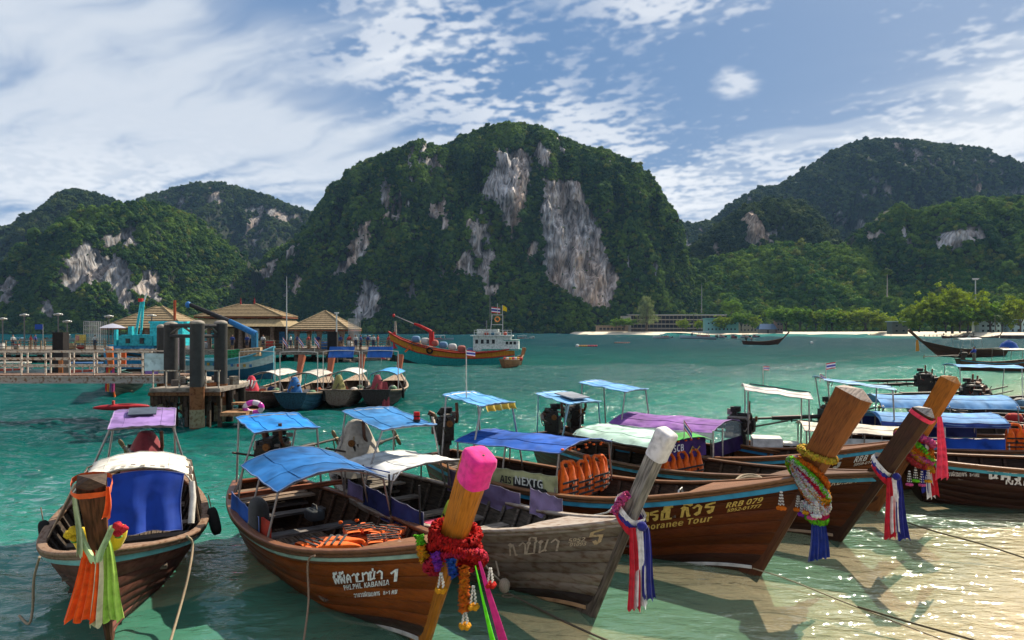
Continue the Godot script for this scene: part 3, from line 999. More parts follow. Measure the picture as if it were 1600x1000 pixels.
		for side in [-1.0, 1.0]:
			var dr := []
			for i in 8:
				var t := lerpf(0.80, 1.0, i / 7.0)
				var e := hp(t, 1.0, side, -0.03)
				dr.append(PackedVector3Array([V(e.x, e.y + 0.03, 0.004 * side), V(e.x, e.y + 0.015, e.z)]))
			bd = mb(d.get("deck", d.get("rim", hull)) * R.randf_range(0.85, 1.1))
			bd.grid(dr)
			obj("foredeck_board", bd, wm, r)
	if not d.has("no_post"): prow(r, d)
	if d.has("engine"):
		var e: Array = d.engine  # x, y, z, swing, shaft length, cover
		engine(r, V(e[0], e[1], e[2]), e[3], e[4], e[5] if e.size() > 5 else Color(0, 0, 0, 0))
	if d.has("canopy"):
		var k: Dictionary = d.canopy
		awning(r, k.x0, k.x1, k.y0, k.y1, k.hw, k.get("camber", 0.14), k.col, "canopy", k.get("zc", 0.0), k.get("drop", 0.0), k.get("patch", Color(0, 0, 0, 0)))
		var xs := [k.x0 + 0.05, (k.x0 + k.x1) / 2, k.x1 - 0.05]
		var ys := [k.y0, (k.y0 + k.y1) / 2, k.y1]
		frame_posts(r, xs, k.hw * 0.97, ys, k.get("camber", 0.14), k.get("frame", Color(0.25, 0.22, 0.2)), 0.018, k.get("zc", 0.0))
	if d.has("roof"):
		var k: Dictionary = d.roof
		awning(r, k.x0, k.x1, k.y0, k.y1, k.hw, k.get("camber", 0.03), k.col, "stern_roof", k.get("zc", 0.0))
		frame_posts(r, [k.x0 + 0.08, k.x1 - 0.08], k.hw * 0.95, [k.y0, k.y1], k.get("camber", 0.03), k.get("frame", Color(0.3, 0.29, 0.28)), 0.02, k.get("zc", 0.0))
	return r
func hang(r: Node3D, o: Node3D, at := Vector3.ZERO, b := Basis()) -> Node3D:
	o.transform = r.transform * Transform3D(b, at)
	return o

# ---- writing ---------------------------------------------------------------------------------------------------------
const GLYPH := {"พ": "081928170810365069", "ผ": "28190800356069", "ค": "1016395650 143533", "า": "07294740", "บ": "0819281708006069", "น": "081928170818104259 514231", "ำ": "07294740", "จ": "073957513022", "ว": "07294741302132", "โ": "5938294020", "ด": "1016395650 11323010", "ย": "19072604005059", "ส": "1016395650 14346078", "ร": "49080645413022", "อ": "062958500004", "ณ": "0819281708003039 394940 4060", "ท": "081928171810 16385060", "ช": "081928170040 405058 5869"}
const MARKS := {"ี": "000430333500", "ิ": "0003303", "ั": "021232344", "์": "031323", "่": "1114", "้": "03143211", "ู": "", "ำ": ""}
func strokes(text: String) -> Array:
	# [[polyline of Vector2 in letter heights]], width
	var out := []
	var x := 0.0
	for ch in text:
		if MARKS.has(ch) and ch != "ำ":
			var mk: String = {"ี": "0003134200 4244", "ิ": "00021342400 0", "ั": "0203131202 134042", "์": "122334 ", "่": "2023", "้": "01122130", "ู": ""}.get(ch, "")
			for s in mk.split(" ", false):
				var pl := PackedVector2Array()
				for i in range(0, s.length() - 1, 2): pl.append(Vector2(x - 0.62 + int(s[i]) * 0.1, 1.08 + int(s[i + 1]) * 0.09))
				if pl.size() > 1: out.append(pl)
		elif GLYPH.has(ch):
			for s in GLYPH[ch].split(" ", false):
				var pl := PackedVector2Array()
				for i in range(0, s.length() - 1, 2): pl.append(Vector2(x + int(s[i]) * 0.1, int(s[i + 1]) / 9.0))
				out.append(pl)
			x += 0.50 if ch == "า" or ch == "โ" else 0.74
		else:
			x += 0.4
	return [out, x]
func on_hull(k: Array, u: float, w: float) -> Vector3:
	var t: float = lerpf(k[0], k[2], u)
	var g: float = lerpf(k[1], k[3], u)
	var gh := (b_top(t) - b_keel(t)) * 1.22 * pow(g, 0.25)
	return hp(minf(t, 0.995), clampf(g + w / gh, 0.0, 1.0), 1.0, 0.034)
func thai(parent: Node, text: String, k: Array, h: float, col: Color, bold := 0.13, called := "painted_name") -> void:
	var st := strokes(text)
	var m := mb(col)
	for pl in st[0]:
		for i in pl.size() - 1:
			var a: Vector2 = pl[i]
			var b: Vector2 = pl[i + 1]
			var n := (b - a).normalized()
			var s := Vector2(-n.y, n.x) * bold / 2
			a -= n * bold * 0.3
			b += n * bold * 0.3
			var c := []
			for p in [a + s, b + s, b - s, a - s]: c.append(on_hull(k, p.x / st[1], p.y * h))
			m.quad(c[0], c[1], c[2], c[3])
	var o := obj(called, m, "letter", parent)
	tag(o, "", "", "", "stuff")
func text_arrays(text: String, size: float, bold := true) -> Array:
	var tm := TextMesh.new()
	var f := SystemFont.new()
	f.font_names = ["Droid Sans"]
	f.font_weight = 700 if bold else 400
	tm.font = f
	tm.text = text
	tm.font_size = 64
	tm.pixel_size = size / 46.0
	tm.depth = 0.0
	tm.curve_step = 3.0
	tm.horizontal_alignment = HORIZONTAL_ALIGNMENT_LEFT
	tm.vertical_alignment = VERTICAL_ALIGNMENT_BOTTOM
	return tm.get_mesh_arrays()
func latin(parent: Node, text: String, k: Array, h: float, col: Color, called := "painted_letters") -> void:
	var a := text_arrays(text, h)
	var m := mb(col)
	var v: PackedVector3Array = a[Mesh.ARRAY_VERTEX]
	var wide := 0.01
	var low := 9.0
	for p in v:
		wide = maxf(wide, p.x)
		low = minf(low, p.y)
	for p in v: m.vert(on_hull(k, p.x / wide, p.y - low))
	var ids: PackedInt32Array = a[Mesh.ARRAY_INDEX] if a[Mesh.ARRAY_INDEX] != null else PackedInt32Array(range(v.size()))
	m.ix = ids
	tag(obj(called, m, "letter", parent), "", "", "", "stuff")
func flat_text(parent: Node, text: String, h: float, col: Color, at: Vector3, b := Basis(), called := "lettering", stretch := 1.0) -> MeshInstance3D:
	var a := text_arrays(text, h)
	var m := mb(col)
	var v: PackedVector3Array = a[Mesh.ARRAY_VERTEX]
	for p in v: m.vert(b * V(p.x * stretch, p.y, 0))
	m.ix = a[Mesh.ARRAY_INDEX] if a[Mesh.ARRAY_INDEX] != null else PackedInt32Array(range(v.size()))
	return obj(called, m, "letter", parent, at)
# ---- cloths, garlands, jackets, ropes --------------------------------------------------------------------------------
func ring_path(c: Vector3, rx: float, rz: float, droop: float, tilt := Basis(), n := 26) -> PackedVector3Array:
	var r := PackedVector3Array()
	for i in n + 1:
		var a := TAU * i / n
		r.append(c + tilt * V(cos(a) * rx, -droop * (0.5 + 0.5 * cos(a)) , sin(a) * rz))
	return r
func petals(m: MB, p: PackedVector3Array, r: float, col: Color, seed_ := 1) -> void:
	# a threaded string of blossoms: ruffled discs one behind the other
	var g := RandomNumberGenerator.new()
	g.seed = seed_
	var cu := Curve3D.new()
	for x in p: cu.add_point(x)
	var ln := cu.get_baked_length()
	var n := maxi(3, int(ln / (r * 0.36)))
	var rows := []
	for i in n * 2 + 1:
		var t := ln * i / (n * 2.0)
		var a := cu.sample_baked(t)
		var d := (cu.sample_baked(minf(t + 0.01, ln)) - cu.sample_baked(maxf(t - 0.01, 0))).normalized()
		var s := d.cross(V(0.2, 0.5, 1)).normalized()
		var u := d.cross(s)
		var ring := PackedVector3Array()
		var rr := r * (1.12 if i % 2 == 0 else 0.66)
		for k in 12:
			var an := TAU * k / 12
			ring.append(a + (s * cos(an) + u * sin(an)) * rr * g.randf_range(0.72, 1.25) + d * g.randf_range(-0.3, 0.3) * r)
		rows.append(ring)
	var at := m.v.size()
	m.col = col
	m.grid(rows, true)
	for k in range(at, m.v.size()): m.c[k] = Color(col.r * g.randf_range(0.6, 1.15), col.g * g.randf_range(0.55, 1.2), col.b * g.randf_range(0.6, 1.2))
func tassel(parent: Node, at: Vector3, col: Color, ln := 0.16) -> void:
	var t := part("tassel", parent, at)
	var m := mb(Color(0.8, 0.78, 0.72))
	for k in 4:
		var a := TAU * k / 4.0
		for i in 5: m.ball(V(cos(a), 0, sin(a)) * 0.012 * (1 + i * 0.5) - V(0, ln * i / 5.0, 0), V(0.011, 0.016, 0.011), 1, 4, 6)
	obj("bead", m, "petal", t)
	var b := mb(col)
	for k in 5:
		var a := TAU * k / 5.0
		b.ball(V(cos(a) * 0.042, -ln - 0.012, sin(a) * 0.042), V(0.034, 0.028, 0.034), 1, 6, 9, Basis(), 0.2, k + 1)
	obj("blossom", b, "petal", t)
func sash(m: MB, top: Vector3, drop: Vector3, w0: float, w1: float, across: Vector3, col: Color, folds := 4.0, ph := 0.0) -> void:
	var rows := []
	var out := across.cross(drop).normalized()
	for i in 11:
		var v := i / 10.0
		var row := PackedVector3Array()
		for k in 19:
			var u := k / 18.0 - 0.5
			var w := lerpf(w0, w1, pow(v, 0.7))
			row.append(top + drop * v * (1.0 + 0.03 * sin(k * 0.9 + ph)) + across * u * w + out * (sin(u * TAU * folds + ph + v * 1.2) * (0.012 + 0.028 * v)) + across * sin(v * 4 + ph) * 0.02 * v)
		rows.append(row)
	m.col = col
	m.grid(rows)
func wind_cloth(m: MB, c: Vector3, b: Basis, rx: float, rz: float, h: float, col: Color, tilt := 0.0, bulge := 0.02) -> void:
	var rows := []
	for i in 5:
		var v := i / 4.0
		var row := PackedVector3Array()
		for k in 17:
			var a := TAU * k / 16.0
			var f := 1.0 + bulge * sin(v * PI) * 8.0 * 0.2 + 0.03 * sin(a * 5 + v * 5)
			var cx := signf(cos(a)) * pow(absf(cos(a)), 0.6)
			var cz := signf(sin(a)) * pow(absf(sin(a)), 0.6)
			row.append(c + b * V(cx * rx * f, (v - 0.5) * h + tilt * cx * rx, cz * rz * f))
		rows.append(row)
	m.col = col
	m.grid(rows)
func jacket(label: String, col: Color, strap := Color(0.015, 0.015, 0.017), group := "") -> Node3D:
	# a buoyancy vest: two padded fronts, a collar, straps with buckles; its own axes, facing +z
	var j := thing("life_jacket", label, "life jacket", Vector3.ZERO, 0.0, group)
	for s in [-1.0, 1.0]:
		var rows := []
		for i in 9:
			var v := i / 8.0
			var y := lerpf(-0.27, 0.30, v)
			var inn := 0.012 + 0.10 * smoothstep(0.55, 1.0, v)
			var wd := 0.235 - 0.055 * smoothstep(0.45, 0.75, v) - 0.03 * smoothstep(0.8, 1.0, v)
			var th := 0.052 * pow(maxf(0.0, sin(PI * clampf(v * 0.94 + 0.04, 0, 1))), 0.35)
			var ring := PackedVector3Array()
			for k in 12:
				var a := TAU * k / 12.0
				ring.append(V(s * ((inn + wd) / 2 + (wd - inn) / 2 * signf(cos(a)) * pow(absf(cos(a)), 0.55)), y, th * signf(sin(a)) * pow(absf(sin(a)), 0.6) - 0.02 * v))
			rows.append(ring)
		var m := mb(col * (0.92 if s < 0 else 1.05))
		m.grid(rows, true)
		m.ball(rows[8][0] * V(0.5, 1, 1) + rows[8][6] * V(0.5, 1, 1), V(0.04, 0.02, 0.03), 1, 5, 8)
		obj("front_panel", m, "cloth", j)
	obj("collar", mb(col * 0.85).tube(path([V(-0.14, 0.27, -0.03), V(-0.11, 0.34, -0.07), V(0, 0.36, -0.10), V(0.11, 0.34, -0.07), V(0.14, 0.27, -0.03)]), 0.035, 8), "cloth", j)
	obj("back_panel", mb(col * 0.7).ball(V(0, -0.02, -0.10), V(0.20, 0.27, 0.03), 0.5, 8, 14), "cloth", j)
	for y in [-0.19, -0.09, 0.02]:
		obj("strap", mb(strap).box(V(0, y, 0.052), V(0.47, 0.036, 0.010)), "cloth", j)
	obj("buckle", mb(strap * 0.7).box(V(0, -0.05, 0.055), V(0.05, 0.045, 0.012)), "rubber", j)
	return j
func rope(label: String, pts: PackedVector3Array, r := 0.012, col := Color(0.38, 0.30, 0.2), called := "mooring_rope", cat := "rope") -> void:
	var cu := Curve3D.new()
	for i in pts.size():
		var t := (pts[mini(i + 1, pts.size() - 1)] - pts[maxi(i - 1, 0)]) / 6.0
		cu.add_point(pts[i], -t, t)
	cu.bake_interval = 0.06
	tag(obj(called, mb(col).tube(cu.get_baked_points(), r, 6), "rope"), label, cat, "ropes of the moored boats")
func flag(label: String, at: Vector3, h: float, w: float, dir: Vector3, pole := true) -> void:
	var f := thing("flag", label, "flag", at, 0.0, "small flags on the boats")
	if pole: obj("flagpole", mb(Color(0.5, 0.48, 0.45)).rod(V(0, 0, 0), V(0, h, 0), 0.012, 5), "metal", f)
	var cols := [Color(0.50, 0.03, 0.05), Color(0.75, 0.75, 0.76), Color(0.05, 0.06, 0.28), Color(0.05, 0.06, 0.28), Color(0.75, 0.75, 0.76), Color(0.50, 0.03, 0.05)]
	var hh := w * 0.66
	for k in 6:
		var rows := []
		for e in 2:
			var row := PackedVector3Array()
			for i in 9:
				var u := i / 8.0
				row.append(V(0, h - hh * (k + e) / 6.0 - 0.12 * w * u, 0) + dir * u * w + dir.cross(Vector3.UP) * 0.07 * w * sin(u * 7.0 + k * 0.12))
			rows.append(row)
		var m := mb(cols[k])
		m.grid(rows)
		obj("stripe", m, "cloth", f)
const WHITE := Color(0.72, 0.72, 0.70)
var boats := {}
func near_boats() -> void:
	var teal := Color(0.12, 0.34, 0.36)
	var A := boat({fit = [-6.15, -11.27, 1.14, 7.81, 2.3, 0.64, 0.24, 0.72, 0.81, 0.96], hull = Color(0.085, 0.032, 0.022), hull_mat = "worn", rim = Color(0.20, 0.13, 0.09), stripe = teal, inside = Color(0.06, 0.045, 0.035),
		bottom = Color(0.30, 0.11, 0.09), post = Color(0.14, 0.055, 0.028), post_mat = "old_wood_up", pw = 0.16, pw1 = 0.26, pd = 0.18, pd1 = 0.20, cap = Color(0.1, 0.06, 0.04),
		canopy = {x0 = -1.15, x1 = 0.4, y0 = 1.5, y1 = 1.5, hw = 0.82, camber = 0.17, col = Color(0.66, 0.63, 0.56), zc = -0.12, drop = 0.14, frame = Color(0.3, 0.22, 0.15)},
		roof = {x0 = -3.5, x1 = -2.15, y0 = 2.18, y1 = 1.98, hw = 0.56, col = Color(0.27, 0.17, 0.42), zc = -0.08},
		engine = [-2.75, 1.12, -0.12, 0.2, 2.6, Color(0.20, 0.035, 0.04)], label = "dark red longtail boat with a blue front tarp and a purple stern roof"})
	boats.A = A
	var blue := Color(0.012, 0.045, 0.28)
	var rows := []
	for i in 10:
		var row := PackedVector3Array()
		for k in 21:
			var u := k / 20.0 * 2 - 1
			var v := i / 9.0
			row.append(V(0.42 + 0.50 * v + 0.05 * sin(u * 9 + v) * v, 1.62 - 0.10 * u * u - v * (0.84 + 0.06 * u), -0.20 + u * (0.60 - 0.02 * v) + 0.02 * sin(v * 5 + u)))
		rows.append(row)
	sheet(A, "front_tarp", "tarp", Color(0.010, 0.045, 0.30), rows, 0.006)
	obj("solar_panel", mb(Color(0.05, 0.06, 0.08)).box(V(-3.1, 2.19, -0.05), V(0.55, 0.025, 0.5), Basis(V(0, 0, 1), -0.145)), "shiny", A)
	for s in [-1.0, 1.0]:
		side_sheet(A, -1.1, 0.3, 1.46, 0.95, -0.12 + s * 0.8, Color(0.10, 0.05, 0.035), "side_curtain")
	obj("roof_flap", mb(Color(0.66, 0.63, 0.56)).tube(path([V(0.40, 1.38, -0.93), V(0.5, 1.15, -0.95), V(0.62, 0.92, -0.93), V(0.68, 0.78, -0.92)]), 0.05, 7), "cloth", A)
	for k in 6: obj("roof_stain", mb(Color(0.30, 0.28, 0.25)).box(V(0.1, 1.672 - 0.02 * absf(k - 3), -0.5 + k * 0.14), V(0.10, 0.004, 0.07), Basis(V(1, 0, 0), (k - 2.5) * 0.09)), "dull", A)
	# B
	var wood := Color(0.23, 0.055, 0.010)
	var B := boat({fit = [-2.79, -10.82, 0.94, 7.23, 2.14, 0.77, 0.13, 0.65, 0.52, 1.02], hull = wood, rim = Color(0.22, 0.10, 0.055), stripe = Color(0.30, 0.42, 0.36), stripe_h = 0.05, inside = Color(0.10, 0.055, 0.035), boot = Color(0.5, 0.47, 0.42),
		bottom = Color(0.055, 0.03, 0.022), post = Color(0.50, 0.17, 0.018), pw = 0.22, pw1 = 0.28, pd = 0.27, pd1 = 0.30, floor = Color(0.24, 0.17, 0.12), thwart = Color(0.2, 0.18, 0.17), deck = Color(0.26, 0.13, 0.07),
		canopy = {x0 = -1.75, x1 = 0.15, y0 = 1.56, y1 = 1.47, hw = 0.86, camber = 0.22, col = Color(0.012, 0.105, 0.31), patch = Color(0.016, 0.14, 0.40)},
		roof = {x0 = -3.6, x1 = -2.4, y0 = 2.15, y1 = 1.99, hw = 0.6, col = Color(0.012, 0.20, 0.58), zc = -0.15},
		engine = [-3.05, 1.36, -0.1, -0.85, 2.2], label = "varnished longtail boat named Kabania with blue canopies and a pink wrapped prow"})
	boats.B = B
	thai(B, "พีพีคาบาน่า", [0.765, 0.690, 0.895, 0.752], 0.115, WHITE, 0.17)
	latin(B, "1", [0.908, 0.715, 0.926, 0.725], 0.17, WHITE)
	latin(B, "PHI.PHI. KABANIA", [0.788, 0.618, 0.910, 0.688], 0.075, WHITE)
	thai(B, "จำนวนผู้โดยสาร", [0.815, 0.538, 0.890, 0.578], 0.055, WHITE, 0.18)
	latin(B, "8+1", [0.896, 0.582, 0.912, 0.592], 0.055, WHITE)
	thai(B, "คน", [0.916, 0.594, 0.930, 0.603], 0.055, WHITE, 0.18)
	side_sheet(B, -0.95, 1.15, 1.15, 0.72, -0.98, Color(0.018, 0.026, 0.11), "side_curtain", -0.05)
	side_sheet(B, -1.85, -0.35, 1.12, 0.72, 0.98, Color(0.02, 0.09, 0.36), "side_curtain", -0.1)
	for x in [-0.9, 0.1, 1.1]: obj("post", mb(Color(0.03, 0.03, 0.03)).rod(V(x, 0.85, -0.96), V(x, 1.5, -0.94), 0.018), "rubber", B)
	obj("cross_beam", mb(Color(0.30, 0.10, 0.05)).box(V(-1.95, 1.02, 0), V(0.09, 0.08, 2.0)), "wood_across", B)
	obj("red_panel", mb(Color(0.4, 0.04, 0.02)).box(V(-0.2, 0.86, 0.93), V(0.5, 0.30, 0.03)), "paint", B)
	obj("storage_bag", mb(Color(0.02, 0.02, 0.022)).ball(V(-0.62, 0.98, 0.90), V(0.3, 0.26, 0.12), 0.7), "cloth", B)
	obj("handrail", mb(Color(0.6, 0.6, 0.6)).tube(path([V(1.75, 0.80, 0.1), V(1.75, 0.93, 0.1), V(1.75, 0.93, -0.55), V(1.75, 0.80, -0.55)]), 0.016, 6), "metal", B)
	# C
	var grey := Color(0.22, 0.185, 0.15)
	var C := boat({fit = [-0.95, -11.85, 0.88, 7.62, 2.08, 0.75, 0.12, 0.65, 0.51, 1.09], hull = grey * 0.72, hull_mat = "worn", rim = Color(0.33, 0.29, 0.25), inside = Color(0.10, 0.085, 0.07), bottom = Color(0.04, 0.032, 0.028), boot = Color(0.42, 0.26, 0.14),
		post = Color(0.30, 0.28, 0.25), stem = Color(0.15, 0.125, 0.10), post_mat = "old_wood_up", pw = 0.16, pw1 = 0.19, pd = 0.20, pd1 = 0.20, floor = Color(0.2, 0.17, 0.14), thwart = Color(0.3, 0.26, 0.22), deck = Color(0.33, 0.28, 0.24),
		canopy = {x0 = -2.45, x1 = -0.55, y0 = 1.34, y1 = 1.43, hw = 0.86, camber = 0.1, col = Color(0.70, 0.70, 0.68), drop = 0.12},
		roof = {x0 = -3.25, x1 = -1.6, y0 = 2.2, y1 = 2.0, hw = 0.58, col = Color(0.03, 0.18, 0.44), zc = -0.1},
		engine = [-3.3, 1.28, 0.15, -0.88, 2.0, Color(0.42, 0.38, 0.31)], label = "weathered grey longtail boat with a white canopy and a white wrapped prow"})
	boats.C = C
	thai(C, "ทาชินา", [0.805, 0.745, 0.908, 0.785], 0.18, Color(0.44, 0.37, 0.29), 0.12)
	thai(C, "รั", [0.958, 0.825, 0.988, 0.85], 0.2, Color(0.46, 0.34, 0.19), 0.14)
	latin(C, "5952", [0.922, 0.862, 0.950, 0.866], 0.06, Color(0.46, 0.37, 0.26))
	latin(C, "01093", [0.926, 0.822, 0.954, 0.826], 0.055, Color(0.46, 0.37, 0.26))
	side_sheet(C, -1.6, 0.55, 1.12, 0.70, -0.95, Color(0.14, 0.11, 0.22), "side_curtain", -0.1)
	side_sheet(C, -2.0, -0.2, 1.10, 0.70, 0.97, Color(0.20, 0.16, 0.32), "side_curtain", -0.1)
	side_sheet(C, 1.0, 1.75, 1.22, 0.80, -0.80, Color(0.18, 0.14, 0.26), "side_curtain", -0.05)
	obj("lashing", mb(Color(0.04, 0.1, 0.35)).tube(path([V(-2.3, 1.36, 0.86), V(-1.8, 1.38, 0.875), V(-1.2, 1.4, 0.87), V(-0.7, 1.42, 0.86)]), 0.012, 5), "rope", C)
	# D
	var D := boat({fit = [1.39, -13.02, 0.70, 7.88, 2.0, 0.91, 0.18, 0.72, 0.52, 1.29], hull = Color(0.115, 0.029, 0.009), rim = Color(0.24, 0.12, 0.06), stripe = Color(0.05, 0.30, 0.50), stripe_h = 0.085, inside = Color(0.08, 0.05, 0.035), boot = Color(0.62, 0.6, 0.57), bottom = Color(0.05, 0.02, 0.014),
		post = Color(0.21, 0.068, 0.016), stem = Color(0.105, 0.038, 0.018), pw = 0.28, pw1 = 0.42, pd = 0.32, pd1 = 0.48, cap = Color(0.42, 0.33, 0.28), deck = Color(0.30, 0.15, 0.08),
		canopy = {x0 = -2.6, x1 = 0.0, y0 = 1.60, y1 = 1.65, hw = 0.84, camber = 0.14, col = Color(0.010, 0.08, 0.38)},
		roof = {x0 = -3.3, x1 = -2.15, y0 = 2.46, y1 = 2.3, hw = 0.5, col = Color(0.09, 0.33, 0.66), zc = 0.0, frame = Color(0.35, 0.34, 0.33)},
		engine = [-3.55, 1.55, 0.2, -0.7, 2.2], label = "dark varnished longtail boat lettered Tour in gold with garlands on its tall brown prow"})
	boats.D = D
	var gold := Color(0.62, 0.42, 0.10)
	thai(D, "อรณี", [0.714, 0.763, 0.790, 0.777], 0.155, gold, 0.19)
	thai(D, "ทัวร์", [0.805, 0.782, 0.877, 0.801], 0.165, gold, 0.19)
	latin(D, "moranee Tour", [0.718, 0.656, 0.871, 0.699], 0.105, gold)
	latin(D, "RRB 079", [0.889, 0.828, 0.949, 0.842], 0.09, gold)
	latin(D, "5952-01777", [0.895, 0.782, 0.951, 0.793], 0.055, gold)
	var ban := side_sheet(D, -1.55, 0.0, 1.24, 0.80, 0.93, Color(0.42, 0.43, 0.22), "banner", 0.02)
	flat_text(ban, "AIS", 0.13, Color(0.03, 0.03, 0.03), V(-1.30, 0.94, 0.965))
	var bb := mb(Color(0.02, 0.02, 0.02))
	bb.quad(V(-0.98, 0.90, 0.962), V(-0.30, 0.91, 0.962), V(-0.30, 1.13, 0.962), V(-0.98, 1.12, 0.962))
	obj("dark_band", bb, "letter", ban)
	flat_text(ban, "NEXTG", 0.15, Color(0.6, 0.62, 0.55), V(-0.95, 0.95, 0.970))
	obj("fender", mb(Color(0.015, 0.015, 0.015)).ball(V(-0.25, 0.80, 1.03), V(0.10, 0.22, 0.08), 0.6), "rubber", D)
	var vl := mb(Color(0.55, 0.38, 0.04))
	for k in 2: sash(vl, V(-2.12, 2.30, -0.24 + k * 0.48), V(0, -0.12, 0), 0.44, 0.44, V(0, 0, 1), Color(0.55, 0.38, 0.04), 2.0, k)
	obj("valance", vl, "cloth", D)
	for s in [0.0, 1.0]: obj("deck_arch", mb(Color(0.62, 0.62, 0.58)).tube(path([V(2.0 + s * 0.3, 1.02, 0.35), V(2.0 + s * 0.3, 1.2, 0.30), V(2.0 + s * 0.3, 1.22, 0.2), V(2.0 + s * 0.3, 1.05, 0.15)]), 0.016, 6), "metal", D)
	# E
	var E := boat({fit = [3.58, -15.57, 0.88, 8.81, 1.9, 0.86, 0.18, 0.48, 0.62, 1.14], hull = Color(0.080, 0.025, 0.010), rim = Color(0.18, 0.10, 0.06), stripe = Color(0.07, 0.30, 0.42), inside = Color(0.07, 0.045, 0.03), boot = Color(0.38, 0.27, 0.18), bottom = Color(0.05, 0.022, 0.015),
		post = Color(0.062, 0.030, 0.018), pw = 0.23, pw1 = 0.26, pd = 0.31, pd1 = 0.32, cap = Color(0.40, 0.37, 0.34),
		canopy = {x0 = -2.3, x1 = 0.15, y0 = 1.38, y1 = 1.37, hw = 0.86, camber = 0.12, col = Color(0.42, 0.60, 0.52), drop = 0.05},
		roof = {x0 = -4.1, x1 = -2.8, y0 = 2.16, y1 = 1.98, hw = 0.56, col = Color(0.12, 0.32, 0.58), zc = -0.1, frame = Color(0.25, 0.42, 0.5)},
		engine = [-3.7, 1.3, 0.2, -0.88, 2.2], label = "dark longtail boat with a pale green canopy and a near black prow post"})
	boats.E = E
	latin(E, "RRB.331", [0.924, 0.871, 0.973, 0.912], 0.10, Color(0.55, 0.47, 0.36))
	obj("solar_panel", mb(Color(0.30, 0.31, 0.34)).box(V(-3.35, 2.13, -0.15), V(0.7, 0.03, 0.62), Basis(V(0, 0, 1), -0.137)), "shiny", E)
	var fr := part("front_screen", E, V(0.22, 0, 0))
	var scb := mb(Color(0.07, 0.035, 0.17))
	scb.grid([path([V(0, 1.40, -0.86), V(0, 1.44, 0), V(0, 1.40, 0.86)]), path([V(0.02, 1.0, -0.86), V(0.02, 1.0, 0), V(0.02, 1.0, 0.86)])])
	obj("purple_sheet", scb, "tarp", fr)
	flat_text(fr, "SCB", 0.15, Color(0.75, 0.74, 0.78), V(0.035, 1.13, 0.35), Basis(V(0, 1, 0), PI / 2))
	obj("emblem", mb(Color(0.55, 0.38, 0.1)).tube(path([V(0.03, 1.10, -0.22), V(0.03, 1.24, -0.34), V(0.03, 1.12, -0.48), V(0.03, 1.22, -0.60)]), 0.015, 4), "letter", fr)
	var gv := mb(Color(0.02, 0.30, 0.03))
	gv.grid([path([V(0.05, 1.40, -0.95), V(0.05, 1.53, -0.5), V(0.05, 1.55, 0), V(0.05, 1.52, 0.5), V(0.05, 1.40, 0.95)]), path([V(0.38, 1.34, -0.95), V(0.38, 1.46, -0.5), V(0.38, 1.48, 0), V(0.38, 1.45, 0.5), V(0.38, 1.34, 0.95)])])
	obj("green_visor", gv, "tarp", E)
	# F
	var Fb := boat({fit = [4.86, -17.29, 0.70, 8.86, 1.95, 0.82, 0.20, 0.73, 0.51, 1.29], hull = Color(0.15, 0.048, 0.013), rim = Color(0.26, 0.12, 0.06), stripe = Color(0.06, 0.33, 0.52), inside = Color(0.08, 0.05, 0.035), bottom = Color(0.07, 0.03, 0.018),
		post = Color(0.36, 0.12, 0.013), stem = Color(0.19, 0.07, 0.022), pw = 0.27, pw1 = 0.33, pd = 0.32, pd1 = 0.37, cap = Color(0.42, 0.17, 0.04),
		canopy = {x0 = -2.3, x1 = 0.5, y0 = 1.43, y1 = 1.45, hw = 0.98, camber = 0.2, col = Color(0.20, 0.08, 0.30), drop = 0.0},
		roof = {x0 = -3.5, x1 = -2.0, y0 = 2.4, y1 = 2.23, hw = 0.56, col = Color(0.11, 0.33, 0.68)},
		engine = [-3.9, 1.3, 0.2, -0.7, 2.2], label = "brown longtail boat with a purple canopy and a bright orange brown prow post"})
	boats.F = Fb
	latin(Fb, "RRB 162", [0.904, 0.828, 0.955, 0.842], 0.135, Color(0.66, 0.64, 0.58))
	latin(Fb, "5959-01424", [0.908, 0.775, 0.953, 0.795], 0.06, Color(0.6, 0.56, 0.48))
	thai(Fb, "รี", [0.860, 0.758, 0.889, 0.793], 0.2, Color(0.45, 0.43, 0.38), 0.16)
	side_sheet(Fb, -2.3, 0.5, 1.42, 1.27, 0.99, Color(0.58, 0.58, 0.58), "valance", 0.02)
	var f2 := mb(Color(0.030, 0.012, 0.07))
	f2.grid([path([V(0.5, 1.20, -0.98), V(0.5, 1.20, 0.98)]), path([V(0.52, 0.86, -0.98), V(0.52, 0.86, 0.98)])])
	obj("front_curtain", f2, "tarp", Fb)
	var f3 := mb()
	f3.grid([path([V(0.5, 1.45, -0.97), V(0.5, 1.58, -0.5), V(0.5, 1.63, 0), V(0.5, 1.58, 0.5), V(0.5, 1.45, 0.97)]), path([V(0.505, 1.20, -0.97), V(0.505, 1.20, -0.5), V(0.505, 1.20, 0), V(0.505, 1.20, 0.5), V(0.505, 1.20, 0.97)])])
	obj("front_window", f3, "glass", Fb)
	for z in [-0.97, 0.45, 0.97]: obj("post", mb(Color(0.5, 0.48, 0.45)).rod(V(0.52, 0.75, z), V(0.52, 1.5, z), 0.02), "metal", Fb)
